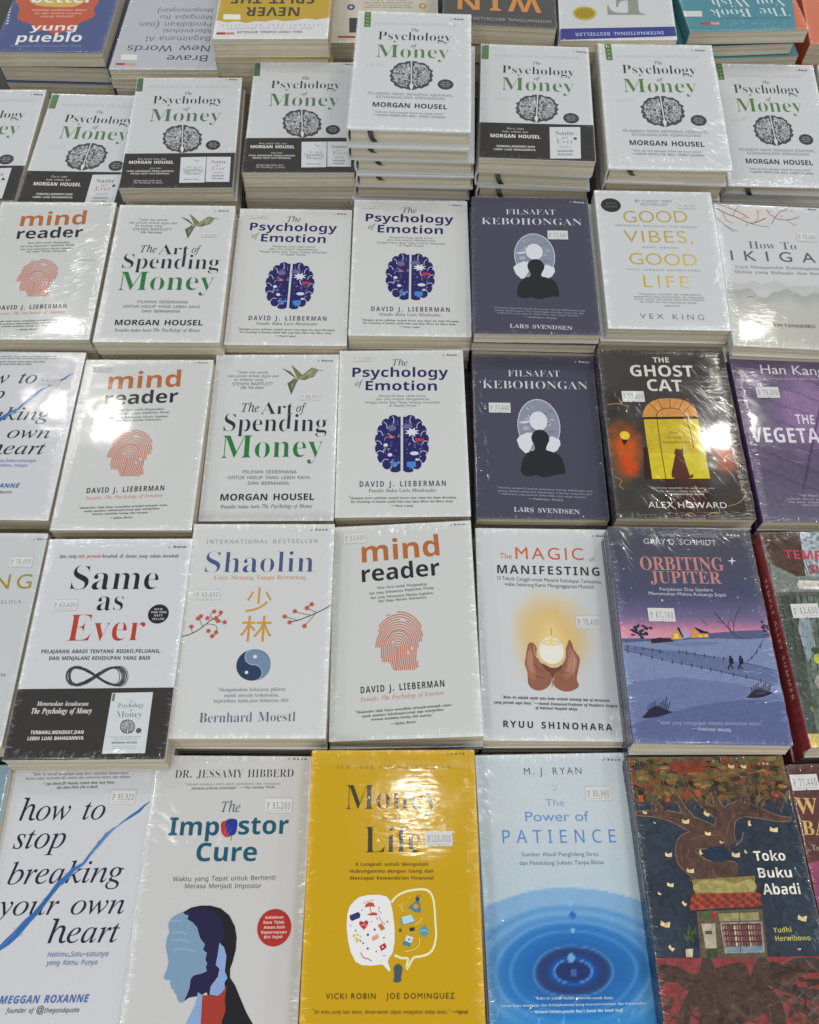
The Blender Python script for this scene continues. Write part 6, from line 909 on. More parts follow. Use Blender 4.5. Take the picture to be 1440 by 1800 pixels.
('P',(78,60,54),[25.8,-71.2,30.7,-71.9,35.7,-72.4,40.3,-73.3,43.3,-75.8,45.5,-78.7,46.1,-78.4,44,-75.3,41,-72.6,36.2,-71.3,31.4,-70.4,26.8,-69.3],1),
('P',(78,60,54),[49.9,-65.4,54.9,-63.7,60.5,-62.4,64.9,-59,66.3,-55.2,70,-52.2,69.4,-51.6,65.1,-54.6,63.3,-58.2,59.6,-60.5,54.7,-60.9,49.3,-61.8],1),
('P',(66,50,46),[43.1,-61.1,48.3,-61.6,53.8,-61.1,58.9,-60.9,63.6,-61.9,68.4,-62.7,68.8,-62.1,64,-61.1,59.4,-59.8,54.1,-59.6,49,-59.5,44.4,-58.4],1),
('P',(66,50,46),[8.3,-67.2,13.4,-66.2,18.2,-66.9,23.6,-65.6,28.2,-63.2,32.5,-60.6,32.2,-60.2,27.9,-62.7,23.4,-64.9,18.4,-65.9,13.6,-64.9,8.2,-65.5],1),
('P',(92,70,60),[24.5,-73,28.6,-74.2,30.6,-77.1,33.4,-79.9,36.6,-82.3,38.7,-85.2,39.5,-84.8,37.6,-81.6,34.7,-79,32.5,-76.1,30.8,-72.6,26.6,-70.3],1),
('P',(78,60,54),[-49.1,-73.4,-50.5,-76.9,-53.4,-79.7,-57.7,-81.8,-62.4,-83.6,-66.3,-86.3,-65.8,-86.7,-61.9,-84.2,-57.2,-82.7,-52.4,-80.8,-48.6,-77.7,-46.3,-74.2],1),
('P',(66,50,46),[37.1,-63.9,38,-67.3,38.1,-71,39.5,-74.2,37.4,-77.5,35.5,-81,36.2,-81.2,38.3,-77.8,41,-74.1,40.1,-70.6,40.7,-66.9,40.7,-63.1],1),
('P',(92,70,60),[-52.6,-79.9,-57.5,-81.2,-62.4,-82.1,-67.3,-81.5,-72.3,-82.3,-76.9,-81.2,-77.1,-81.7,-72.5,-83,-67.4,-82.4,-62.6,-83.2,-57.3,-82.7,-52.2,-81.9],1),
('P',(66,50,46),[21.6,-60.5,25.9,-58.1,30.7,-56.7,36.2,-55.7,40.8,-53.2,45.9,-52,45.8,-51.2,40.4,-52.1,35.8,-54.2,30.6,-54.7,25.1,-55.6,19.9,-57.5],1),
('P',(78,60,54),[10,-79.9,11.6,-83,12.5,-86.6,15.6,-89.4,19.7,-91.4,24.8,-91.8,25.1,-91,20.3,-90.4,17,-88.3,14.8,-85.7,14.8,-82.2,14.3,-78.6],1),
('P',(66,50,46),[22.7,-51.2,27.6,-51.1,31.9,-52.7,37.1,-53.1,41.3,-54.7,46.5,-55.2,46.8,-54.5,41.9,-53.8,37.9,-51.8,33,-51,28.9,-48.8,23.7,-48],1),
('P',(66,50,46),[42.9,-52.8,47,-54.9,51.9,-56,57.3,-55.7,62.7,-55.2,67.4,-52.7,67.1,-52.3,62.6,-54.7,57.4,-54.9,52.3,-55,48,-53.6,44.5,-51.3],1),
('P',(92,70,60),[26.6,-66.5,30.9,-63.9,35.3,-61.8,40.4,-61.9,45.7,-60.7,50.9,-59.7,50.9,-59.2,45.6,-60,40.5,-61,35.3,-60.6,30.1,-62.5,25.4,-64.7],1),
('P',(92,70,60),[34.4,-73,38.3,-74.8,41.1,-77.5,45.5,-79.1,49.9,-80.4,52.4,-83.1,53.1,-82.7,50.6,-79.7,46.3,-78.1,42.5,-76.3,40.3,-73.3,36.7,-70.8],1),
('P',(78,60,54),[-62.6,-75,-67.4,-76.6,-72.2,-78.5,-76.7,-80.8,-80.2,-83.9,-80.8,-87.6,-80.1,-87.6,-79.3,-84.2,-75.9,-81.6,-71.6,-79.8,-66.8,-78.5,-61.9,-77.5],1),
('P',(66,50,46),[-62.2,-48.6,-66.8,-51.1,-70,-54.4,-73.8,-57.3,-75.4,-61.2,-76.2,-64.9,-75.5,-64.9,-74.4,-61.3,-72.8,-57.9,-68.8,-55.4,-65.4,-52.5,-60.9,-50.7],1),
('P',(92,70,60),[-42.2,-59.7,-47,-61.9,-50.8,-64.9,-54.4,-68,-55.2,-71.9,-54.3,-75.4,-53.7,-75.3,-54.4,-71.8,-53.5,-68.4,-49.8,-65.8,-46.1,-63.2,-41.3,-61.7],1),
('P',(92,70,60),[-60.9,-70.2,-64.9,-73,-68.5,-75.9,-72.2,-78.5,-76.5,-80.6,-81.4,-81.3,-81.3,-82.1,-76.2,-81.6,-71.4,-79.7,-67.1,-77.3,-63.1,-74.9,-58.7,-72.9],1),
('P',(66,50,46),[-49.8,-77.6,-52.6,-81.1,-52.2,-84.7,-53.1,-88.1,-57,-90.5,-59,-94,-58.5,-94.1,-56.5,-90.8,-52.4,-88.4,-51,-84.7,-51.1,-81.3,-48.1,-78.5],1),
('P',(92,70,60),[47.4,-90.5,50.8,-92.9,55.9,-93.5,60.6,-94.4,65.8,-94,69.5,-95.8,69.9,-95.4,66.1,-93.4,60.9,-93.6,56.4,-92.5,51.9,-91.6,49.3,-89],1),
('P',(66,50,46),[-27.6,-84.6,-26.5,-87.9,-25.3,-91.6,-21.1,-93.8,-17,-95.3,-15.3,-98.3,-14.3,-97.8,-15.8,-94.5,-19.9,-92.5,-22.9,-90.4,-23,-87.2,-22.9,-83.6],1),
('P',(92,70,60),[-65.4,-54.3,-67.8,-57.8,-70.4,-61.1,-74.1,-63.8,-77.8,-66.8,-79.5,-70.5,-78.9,-70.6,-77,-67.2,-73.3,-64.6,-69.1,-62,-65.9,-58.8,-62.8,-55.6],1),
('P',(78,60,54),[-38.5,-57.7,-43.6,-57.3,-48.8,-57.1,-54.1,-57.3,-59.2,-58.3,-64,-57.4,-64.2,-58,-59.3,-59.1,-54.2,-58.3,-49.1,-58.5,-44.2,-59.1,-39.4,-60.1],1),
('P',(92,70,60),[-13,-76,-11.6,-79.4,-8.6,-82.4,-3.9,-83.9,1.4,-83.7,6.3,-84,6.5,-83.4,1.6,-82.9,-3.4,-82.8,-7.3,-81.2,-9.3,-78.4,-9.9,-75],1),
('P',(66,50,46),[34.8,-68.3,39.4,-69.1,42.8,-71.1,44.4,-74,43.4,-77.6,45.5,-80.8,46.3,-80.4,44.5,-77.3,45.9,-73.7,44.5,-70,41,-67.3,36.5,-65.6],1),
('P',(92,70,60),[0.2,-72.6,5.2,-72.8,10,-73.9,15.2,-72.8,19.5,-74.2,24.4,-74.9,24.6,-74.4,19.8,-73.6,15.4,-72,10.3,-72.8,5.9,-71.4,0.9,-70.7],1),
('P',(92,70,60),[13.5,-78.9,18.1,-76.8,23,-74.7,26.7,-71.6,30,-68.3,31.9,-64.6,31.3,-64.5,29.3,-68,25.9,-71,22.2,-73.7,17.5,-75.4,12.6,-77],1),
('P',(78,60,54),[-33.1,-87.2,-38.1,-89.2,-42.3,-92.2,-45.2,-95.2,-49.8,-96.9,-53.1,-100,-52.2,-100.6,-49,-97.9,-44.2,-96.5,-40.5,-93.7,-36.7,-91.8,-32,-91],1),
('P',(92,70,60),[-17.4,-85.2,-13.2,-83.3,-8.8,-83.8,-4.1,-84.2,-1.2,-86.8,3.7,-87.6,4.2,-86.7,-0.3,-85.7,-2.9,-82.8,-7.8,-81.7,-13,-80.4,-18.6,-81.6],1),
('P',(92,70,60),[45.8,-78.1,49.5,-79.7,50.9,-82.5,51.3,-86.1,54.6,-88.5,55.9,-91.6,57,-91.2,55.9,-87.8,53.1,-85.3,53.5,-81.8,52.6,-77.9,49.2,-75],1),
('P',(66,50,46),[35.7,-54.2,40.7,-54.1,45.1,-55.6,50.7,-55.4,56.2,-54.8,60.8,-52.1,60.4,-51.5,56,-53.8,50.9,-53.9,46,-53.8,42.2,-51.6,36.9,-50.8],1),
('P',(92,70,60),[-62.8,-70.4,-67.8,-69.8,-73,-69.2,-78,-70.3,-82.5,-69,-87.6,-68.8,-87.8,-69.6,-82.9,-70.1,-78.4,-71.7,-73.3,-71.1,-68.9,-72.3,-64.3,-73.7],1),
('P',(92,70,60),[28.3,-63.3,34,-63.4,39.6,-61.2,43.6,-58.3,48.7,-56.7,52.8,-53.6,52.2,-53,48.2,-55.7,42.9,-56.9,38.5,-59.4,34.1,-60.6,29.7,-59.6],1),
('P',(92,70,60),[-15.4,-78.3,-10.9,-79.2,-7.4,-81.1,-4.5,-83.8,-0.4,-85.5,1.8,-88.4,2.7,-87.9,0.6,-84.8,-3.2,-82.7,-5.6,-79.7,-9,-77,-13.5,-75.2],1),
('P',(92,70,60),[-25.1,-78.2,-29.7,-79.9,-34.5,-80.3,-39.1,-79.7,-43.4,-78.2,-47.2,-76.2,-47.8,-76.8,-44.1,-79,-39.8,-80.8,-35,-82,-29.5,-82.1,-24.3,-81],1),
('P',(78,60,54),[22.8,-90.3,27.4,-92,32.7,-91.6,36.9,-92.8,40.6,-94.5,42,-97.5,43.1,-97.1,41.8,-93.7,38.1,-91.4,33.7,-89.6,28.8,-89.4,25.8,-87.2],1),
('P',(66,50,46),[-13.6,-85.7,-10.3,-87.7,-9.8,-91,-8.4,-94.1,-9.9,-97.3,-13.6,-99.9,-13.2,-100.3,-9.2,-97.7,-7.2,-94,-8.1,-90.5,-8.3,-86.8,-11.3,-83.9],1),
('P',(66,50,46),[-35.2,-58.7,-40,-60.1,-44.5,-59.1,-48.8,-57.3,-54.1,-57.4,-58.9,-56.4,-59.1,-56.9,-54.3,-58,-49.2,-58.2,-45.2,-60.1,-40.3,-61.6,-34.9,-60.6],1),
('P',(66,50,46),[52.9,-64.3,58.2,-63.5,63.2,-62.6,67.7,-63.8,73.3,-63.3,78.6,-62.7,78.7,-61.8,73.5,-62,68.5,-62.1,64.2,-60.3,58.6,-60.4,53.4,-60.3],1),
('P',(78,60,54),[-66.4,-75.3,-70,-78.4,-72.1,-82.1,-73.9,-85.6,-74.9,-89,-78.8,-91.3,-78.4,-91.8,-74.1,-89.4,-72.7,-85.8,-70.5,-82.5,-68.3,-79.4,-64.5,-77],1),
('P',(78,60,54),[-36.1,-87.1,-35.9,-90.5,-36.7,-94,-36.5,-97.7,-34.3,-100.7,-34.5,-104,-33.8,-104,-33.3,-100.4,-35.1,-97.3,-34.9,-94,-33.5,-90.5,-32.8,-86.9],1),
('P',(78,60,54),[-36.9,-84.4,-41.5,-83.6,-45,-81.4,-48.4,-79.2,-49.6,-75.9,-50.6,-72.5,-51.2,-72.7,-50.4,-76.2,-49.3,-79.7,-46,-82.3,-42.6,-84.9,-38,-86.3],1),
('P',(78,60,54),[-55.6,-58.5,-60.7,-58.5,-65.5,-57.6,-70.6,-57.7,-74.5,-55.6,-79.8,-55.7,-79.9,-56.2,-74.8,-56.2,-71,-58.5,-65.9,-58.7,-61.2,-60,-56.1,-60.5],1),
('P',(92,70,60),[32.7,-86.4,37.7,-86.8,42.6,-86.8,45.9,-88.9,48.8,-91.2,48.3,-94.6,49.2,-94.6,49.8,-90.9,47.1,-88,43.7,-85.4,38.6,-84.7,33.9,-83.7],1),
('P',(78,60,54),[-50.7,-89.6,-49.9,-93.2,-47.1,-96.2,-42.4,-97.4,-37.5,-98.2,-32.7,-96.7,-32.8,-96.3,-37.5,-97.7,-42,-96.7,-46.3,-95.4,-48.2,-92.6,-48.4,-89.2],1),
('P',(88,64,56),[23.3,54.6,25.2,57.3,26.6,60.3,27.4,63.2,29.6,65.9,30.1,68.9,29.8,68.9,29.2,66,26.9,63.4,25.8,60.5,24.1,57.8,21.9,55.3],1),
('P',(70,54,50),[4.7,72.9,7.7,74.3,10.7,74.2,13.6,73.1,17.1,73.7,20.6,74.3,20.6,74.6,17.1,74.2,13.9,73.8,11.2,75.3,7.7,75.9,4.1,74.9],1),
('P',(104,76,62),[16.2,58.2,15.5,60.9,15.2,63.8,15.6,66.8,14.6,69.5,13.9,72.3,13.6,72.1,14.1,69.3,14.9,66.6,14.2,63.6,14.1,60.6,14,57.7],1),
('P',(70,54,50),[-42.4,60.3,-42.7,63.3,-43.7,66,-43.4,68.8,-41.4,71.4,-40.2,74.3,-40.6,74.4,-42,71.6,-44.2,69,-44.9,65.8,-44.5,62.9,-44.9,60],1),
('P',(88,64,56),[58.6,66.9,60.8,69.6,63.1,72.3,63.8,75.4,64.8,78.4,66.5,81.3,66.2,81.4,64.3,78.5,63.2,75.5,62.3,72.5,59.8,70.2,57.2,67.8],1),
('P',(104,76,62),[-39.1,58.5,-41.7,60,-44.2,61.5,-46.1,63.6,-46.5,66.3,-46.4,69.3,-46.8,69.2,-47.1,66.3,-46.8,63.3,-45,60.9,-42.7,59,-40.5,57],1),
('P',(88,64,56),[-30.3,69.2,-31.2,72.3,-33.7,74.4,-35.9,76.4,-37.9,78.5,-40.1,80.6,-40.5,80.2,-38.6,78,-36.8,75.7,-35,73.4,-33.4,71.3,-33.6,68.6],1),
('P',(104,76,62),[-51,64.5,-48.2,66.6,-46,69.1,-43.1,70.6,-39.7,71.1,-36.7,73,-36.9,73.3,-39.9,71.6,-43.2,71.4,-46.7,70,-49.3,67.8,-52.3,66.4],1),
('P',(104,76,62),[25,62.2,25.2,65.4,23.5,68.1,21.2,69.8,20.6,72.6,20.2,75.4,19.8,75.3,20,72.4,20.4,69.4,22.4,67.3,23.4,65,22.4,62.2],1),
('P',(104,76,62),[57.3,70.9,60.8,71.7,64.2,73.1,67.5,74.2,70.6,73.6,73.3,72.3,73.5,72.6,70.8,74,67.6,74.8,64.1,73.8,60.7,72.9,57.3,72.5],1),
('P',(70,54,50),[41.7,73.7,41.6,76.7,41.7,79.7,41.4,82.6,42.3,85.6,43.3,88.7,42.7,88.7,41.5,85.7,40.2,82.6,40,79.5,39.2,76.5,38.3,73.5],1),
('P',(104,76,62),[-17,62.4,-15.9,65.2,-13.5,67.5,-11.2,69.9,-8,71.2,-5.5,73.7,-5.7,73.8,-8.1,71.5,-11.4,70.2,-14,67.9,-16.7,65.6,-18.3,62.7],1),
('P',(70,54,50),[40.9,56.8,40.4,59.7,39.4,62.3,40.1,65,42.2,67.5,44.9,69.7,44.6,70,41.7,67.9,39.2,65.3,38,62.1,38.3,59.2,37.9,56.3],1),
('P',(104,76,62),[45.2,64.5,45.9,67.4,47.8,70,50.3,72.5,51.5,75.5,53.5,78.2,53.3,78.3,51,75.6,49.7,72.7,47,70.5,44.6,67.8,43.1,64.8],1),
('P',(104,76,62),[-53,65.6,-53.2,68.5,-52.8,71.6,-53.9,74.4,-55.4,76.9,-55.2,79.8,-55.6,79.8,-56,76.7,-54.7,74,-54,71.4,-54.9,68.5,-55.5,65.4],1),
('P',(104,76,62),[-28.6,71,-30.3,73.4,-32,75.8,-34.4,77.8,-37.8,78.2,-40.9,78.7,-41,78.5,-37.9,77.8,-34.7,77.3,-32.8,75.3,-31.4,72.8,-30.3,70.2],1),
('P',(70,54,50),[-41.7,75.5,-42.1,78.4,-42.3,81.3,-41.4,84.3,-42.4,87.2,-43.5,89.9,-43.7,89.8,-42.7,87,-41.9,84.3,-43,81.3,-43.1,78.2,-43.1,75.2],1),
('P',(104,76,62),[54.5,70.7,56.2,73.7,56.9,76.9,56.6,79.8,57.8,82.8,59.2,85.8,58.9,85.8,57.4,82.8,56,79.8,56,76.8,55,73.9,53,71.3],1),
('P',(70,54,50),[-11.6,57.9,-10.8,60.7,-9,63.4,-7.5,66.4,-7.7,69.4,-8.4,72.2,-8.9,72.1,-8.3,69.3,-8.4,66.4,-10.1,63.8,-12.4,61.2,-13.9,58.3],1),
('P',(88,64,56),[32.5,73.9,33.5,76.9,34.6,79.9,35.6,82.9,38.1,85.4,39.2,88.5,38.9,88.5,37.7,85.5,35,83.1,33.7,80.1,32.2,77.1,30.7,74.2],1),
('P',(104,76,62),[25.1,68.8,24.9,71.7,24.5,74.7,22.2,76.7,19.5,78.2,17.4,80.1,17.2,80,19.3,77.9,21.8,76.4,23.8,74.4,23.9,71.6,23.6,68.6],1),
('P',(88,64,56),[33.5,67.7,31.8,69.9,30.3,72.5,27.8,74.2,26.6,76.6,26.3,79.5,25.9,79.4,26,76.4,27.1,73.6,29.2,71.7,30,69,31.1,66.4],1),
('P',(70,54,50),[1.8,57.3,1.1,60.2,-0.6,62.8,-3.5,64.3,-6.9,64.4,-9.5,65.7,-9.8,65.3,-7.2,63.8,-4,63.4,-1.8,61.9,-0.9,59.5,-1.2,56.7],1),
('P',(104,76,62),[-11.3,66,-11.6,69,-12.7,71.8,-14.7,74.1,-17.4,75.5,-19.1,77.8,-19.5,77.6,-17.8,75.2,-15.3,73.5,-13.6,71.3,-13,68.7,-13.4,65.8],1),
('P',(104,76,62),[-31.6,67.7,-33.5,69.9,-34.7,72.4,-35.2,75.2,-35.1,78.2,-36.5,80.8,-36.8,80.6,-35.5,78.1,-35.9,75.1,-35.7,72.1,-34.8,69.2,-33.4,66.7],1),
('P',(104,76,62),[-52.6,60.3,-53.1,63.1,-53.4,65.9,-51.9,68.6,-49.8,71.2,-47,73.1,-47.1,73.3,-50.1,71.4,-52.3,68.9,-54.1,66,-54.2,63,-54.1,60],1),
('P',(88,64,56),[52.8,68.9,52.7,71.9,52.7,74.9,52.3,77.8,51.8,80.8,50.1,83.1,49.6,82.8,51.2,80.5,51.3,77.6,51.3,74.7,50.7,71.7,49.9,68.7],1),
('P',(104,76,62),[6.6,57.5,5.9,60.5,3.7,62.6,1.5,64.5,-0.1,66.8,-0.9,69.5,-1.3,69.4,-0.6,66.5,0.8,64,2.7,61.9,4.3,59.7,4.2,57],1),
('P',(70,54,50),[38,61.3,36.9,63.9,36.3,66.5,37.1,69.4,38.7,72.2,40.9,74.8,40.6,75,38.2,72.4,36.4,69.6,35.2,66.5,35.2,63.4,35.6,60.5],1),
('P',(70,54,50),[10.2,76.5,7.3,77.4,5,79.1,3.5,81.5,1.4,83.6,0.4,86.2,-0.1,86,0.7,83.2,2.6,80.9,3.7,78.2,5.8,75.9,8.3,74.1],1),
('P',(70,54,50),[37.6,75.4,34.9,76.6,33,78.5,32.4,81.2,32.8,84.2,33.8,87.2,33.4,87.2,32.3,84.2,31.6,81.1,31.9,78,33.7,75.5,36.1,73.6],1),
('P',(88,64,56),[-57.1,59.2,-55.4,62,-54,64.8,-51.9,67.2,-49.3,69.3,-46.6,71.4,-46.8,71.6,-49.6,69.6,-52.4,67.6,-54.9,65.2,-56.6,62.5,-58.8,60.1],1),
('P',(104,76,62),[-12.2,68.8,-11,71.7,-9.2,74.4,-6.5,76.5,-3.7,78.5,-1,80.8,-1.1,81,-3.9,78.8,-6.9,76.9,-9.8,74.8,-12,72.1,-13.8,69.3],1),
('P',(104,76,62),[32.4,69.2,33.5,72,35.9,74.5,37.6,77.4,40.1,79.8,41.8,82.7,41.5,82.9,39.7,80,36.9,77.8,34.9,75,32.1,72.8,30.2,69.8],1),
('P',(104,76,62),[-25.1,57.2,-26.1,59.8,-27.1,62.5,-28.4,65.2,-31,66.9,-34,67.9,-34.2,67.6,-31.3,66.4,-29.1,64.7,-28.3,62.1,-27.8,59.3,-27.6,56.4],1),
('P',(88,64,56),[27.1,59.3,30.6,60.7,33.3,63,36.3,63.8,39.4,63.3,42.4,62.4,42.6,62.8,39.7,63.8,36.5,64.7,32.8,64.1,29.9,62.2,26.7,61.6],1),
('P',(70,54,50),[58.6,68.7,56.8,71.1,53.6,72,51.6,73.9,50.7,76.6,48.2,78.2,47.8,77.9,50.2,76.2,50.8,73.4,52.7,71.1,55.4,69.8,56.3,67.4],1),
('P',(70,54,50),[34.9,62.4,34.2,64.9,35.3,67.6,36.8,70.6,36.9,73.6,36.8,76.6,36.2,76.5,36.1,73.5,35.7,70.7,33.8,68,31.9,64.9,31.6,61.6],1),
('P',(104,76,62),[-40.2,72.2,-41.2,74.9,-42.2,77.6,-43,80.5,-45.1,82.7,-47.2,84.8,-47.5,84.6,-45.5,82.4,-43.7,80.2,-43.3,77.3,-42.7,74.4,-42.3,71.5],1),
('P',(104,76,62),[59.1,59.4,59.5,62.2,61.7,64.7,62.5,67.9,63.5,70.9,63.2,73.8,62.8,73.7,62.9,70.9,61.8,67.9,60.7,65.1,58,62.7,56.8,59.5],1),('L',(74,54,50),0.72,[-1.9,16.8,-2.7,15,-3.8,12.9],1),
('L',(118,88,70),0.48,[-2.8,44.7,-1.6,42.3,-3.5,41.6],1),('L',(104,78,66),0.49,[0.4,16.3,0.7,13.6,1.2,10.6],1),('L',(74,54,50),0.69,[2.1,39.3,2.1,38.1,2.1,33.7],1),
('L',(74,54,50),0.74,[-32.7,24.2,-34.2,22.2,-31.8,20.7],1),('L',(118,88,70),0.7,[-28.7,33.9,-28.2,31.1,-30.7,28.2],1),('L',(104,78,66),0.47,[-17.1,19.9,-17.8,18.1,-16.7,14.9],1),
('L',(104,78,66),0.79,[-29.9,29.9,-30.5,28.6,-31.1,24.9],1),('L',(118,88,70),0.61,[-10.9,17,-10.9,15.5,-9.4,11.4],1),('L',(74,54,50),0.54,[2.1,35.9,1.7,33.5,4.6,32.6],1),
('L',(74,54,50),0.57,[-13.7,47.1,-14.7,44.4,-12.3,43.4],1),('L',(74,54,50),0.42,[-4.2,18.8,-6.8,16.6,-6.3,14.4],1),('L',(104,78,66),0.54,[-17.1,48.1,-18.6,46.6,-17.8,44.5],1),
('L',(118,88,70),0.44,[-29,33.1,-27.9,31.8,-29.4,28.2],1),('L',(104,78,66),0.46,[-10.9,40,-11.8,37.8,-13.8,36.5],1),('L',(104,78,66),0.65,[-7.8,38.4,-8,36.6,-6.5,32.3],1),
('L',(104,78,66),0.44,[0.9,18.4,0.2,16.6,2.4,14.7],1),('L',(74,54,50),0.52,[-13.7,46.9,-12.4,45.7,-14.7,42.8],1),('L',(118,88,70),0.52,[-28.2,14,-29.2,12,-31.3,8.5],1),
('L',(118,88,70),0.64,[0.5,45,-0.5,43.6,2.5,40.1],1),('P',(136,118,66),[-29.7,9.6,24.1,12,21.8,-0.8,-29,-0.3],0),('P',(160,150,84),[-24.8,8.1,-3.9,8.7,6.8,6.4,20.3,9.6,19.9,0.8,-26.3,0.5],1),
('P',(150,72,50),[-28.8,-0.3,22.3,0.1,25.7,-9,-35.7,-12.3],0),('E',(128,52,44),-30.7,-2.4,2.2,1.4),('E',(164,66,50),-26.5,-2.4,2.2,1.4),('E',(128,52,44),-22.3,-2.4,2.2,1.4),
('E',(164,66,50),-18,-2.3,2.2,1.4),('E',(128,52,44),-13.8,-2.3,2.2,1.4),('E',(164,66,50),-9.6,-2.3,2.2,1.4),('E',(128,52,44),-5.4,-2.2,2.2,1.4),('E',(164,66,50),-1.2,-2.2,2.2,1.4),
('E',(128,52,44),3,-2.1,2.2,1.4),('E',(164,66,50),7.3,-2.1,2.2,1.4),('E',(128,52,44),11.5,-2.1,2.2,1.4),('E',(164,66,50),15.7,-2,2.2,1.4),('E',(128,52,44),19.9,-2,2.2,1.4),
('E',(164,66,50),24.2,-2,2.2,1.4),('E',(164,66,50),-31.6,-4.8,2.2,1.4),('E',(128,52,44),-27.4,-4.8,2.2,1.4),('E',(164,66,50),-23.2,-4.8,2.2,1.4),('E',(128,52,44),-19,-4.7,2.2,1.4),
('E',(164,66,50),-14.8,-4.7,2.2,1.4),('E',(128,52,44),-10.6,-4.7,2.2,1.4),('E',(164,66,50),-6.4,-4.6,2.2,1.4),('E',(128,52,44),-2.2,-4.6,2.2,1.4),('E',(164,66,50),2,-4.6,2.2,1.4),
('E',(128,52,44),6.3,-4.5,2.2,1.4),('E',(164,66,50),10.5,-4.5,2.2,1.4),('E',(128,52,44),14.7,-4.5,2.2,1.4),('E',(164,66,50),18.9,-4.4,2.2,1.4),('E',(128,52,44),23.1,-4.4,2.2,1.4),
('E',(128,52,44),-32.5,-7.3,2.2,1.4),('E',(164,66,50),-28.3,-7.2,2.2,1.4),('E',(128,52,44),-24.1,-7.2,2.2,1.4),('E',(164,66,50),-19.9,-7.2,2.2,1.4),('E',(128,52,44),-15.7,-7.1,2.2,1.4),
('E',(164,66,50),-11.5,-7.1,2.2,1.4),('E',(128,52,44),-7.3,-7.1,2.2,1.4),('E',(164,66,50),-3.1,-7,2.2,1.4),('E',(128,52,44),1.1,-7,2.2,1.4),('E',(164,66,50),5.3,-6.9,2.2,1.4),
('E',(128,52,44),9.5,-6.9,2.2,1.4),('E',(164,66,50),13.7,-6.9,2.2,1.4),('E',(128,52,44),17.9,-6.8,2.2,1.4),('E',(164,66,50),22.1,-6.8,2.2,1.4),('E',(164,66,50),-33.4,-9.7,2.2,1.4),
('E',(128,52,44),-29.3,-9.6,2.2,1.4),('E',(164,66,50),-25.1,-9.6,2.2,1.4),('E',(128,52,44),-20.9,-9.6,2.2,1.4),('E',(164,66,50),-16.7,-9.5,2.2,1.4),('E',(128,52,44),-12.5,-9.5,2.2,1.4),
('E',(164,66,50),-8.3,-9.5,2.2,1.4),('E',(128,52,44),-4.1,-9.4,2.2,1.4),('E',(164,66,50),0.1,-9.4,2.2,1.4),('E',(128,52,44),4.3,-9.4,2.2,1.4),('E',(164,66,50),8.5,-9.3,2.2,1.4),
('E',(128,52,44),12.7,-9.3,2.2,1.4),('E',(164,66,50),16.9,-9.3,2.2,1.4),('E',(128,52,44),21.1,-9.2,2.2,1.4),('P',(96,88,70),[-30.1,-12.9,25,-11.6,22.2,-45.3,-32.8,-44.8],0),
('P',(150,140,92),[-12.7,-14.7,21,-14,20.7,-19.6,-13.4,-20.2],0),('P',(176,164,140),[-27.7,-21.6,-16.4,-21.5,-18.3,-38.4,-27.3,-38.5],0),
('P',(64,74,50),[-26.9,-38.8,-18,-38.6,-18.7,-44.7,-27.6,-44.9],0),('P',(92,76,60),[-25.6,-26.6,-19.9,-26.5,-20.1,-28.8,-25.7,-29],0),('P',(150,146,140),[-12.4,-21,22.6,-20.7,20,-41.7,-12.9,-42],0),
('P',(84,56,54),[-11.2,-22.1,21.2,-21.7,19.4,-37.6,-11.3,-37.7],0),('P',(186,120,90),[-10.5,-22.9,-9.1,-22.9,-9.5,-25.7,-10.9,-25.6],0),
('P',(110,120,130),[-8.2,-22.9,-6.8,-22.9,-7.2,-25.7,-8.6,-25.7],0),('P',(150,60,50),[-5.9,-23,-4.5,-23,-4.9,-25.7,-6.4,-25.7],0),('P',(120,80,70),[-3.7,-23,-2.3,-23,-2.7,-25.7,-4.1,-25.7],0),
('P',(196,190,170),[-1.4,-23,0,-23,-0.4,-25.8,-1.8,-25.8],0),('P',(186,120,90),[0.9,-23,2.3,-23,1.8,-25.8,0.4,-25.8],0),('P',(110,120,130),[3.1,-23.1,4.5,-23.1,4.1,-25.8,2.7,-25.8],0),
('P',(150,60,50),[5.4,-23.1,6.8,-23.1,6.4,-25.9,4.9,-25.8],0),('P',(120,80,70),[7.7,-23.1,9.1,-23.1,8.6,-25.9,7.2,-25.9],0),('P',(196,190,170),[9.9,-23.1,11.3,-23.2,10.9,-25.9,9.5,-25.9],0),
('P',(186,120,90),[12.2,-23.2,13.6,-23.2,13.1,-25.9,11.7,-25.9],0),('P',(110,120,130),[14.5,-23.2,15.9,-23.2,15.4,-26,14,-25.9],0),('P',(150,60,50),[16.7,-23.2,18.1,-23.2,17.7,-26,16.3,-26],0),
('P',(120,80,70),[19,-23.2,20.4,-23.3,19.9,-26,18.5,-26],0),('P',(186,120,90),[-10.6,-26.8,-9.2,-26.8,-9.7,-29.6,-11.1,-29.6],0),('P',(110,120,130),[-8.4,-26.9,-7,-26.9,-7.4,-29.6,-8.8,-29.6],0),
('P',(150,60,50),[-6.1,-26.9,-4.7,-26.9,-5.1,-29.6,-6.5,-29.6],0),('P',(120,80,70),[-3.9,-26.9,-2.5,-26.9,-2.9,-29.7,-4.3,-29.6],0),('P',(196,190,170),[-1.6,-26.9,-0.2,-26.9,-0.6,-29.7,-2,-29.7],0),
('P',(186,120,90),[0.6,-27,2,-27,1.6,-29.7,0.2,-29.7],0),('P',(110,120,130),[2.9,-27,4.3,-27,3.9,-29.7,2.5,-29.7],0),('P',(150,60,50),[5.2,-27,6.6,-27,6.1,-29.8,4.7,-29.7],0),
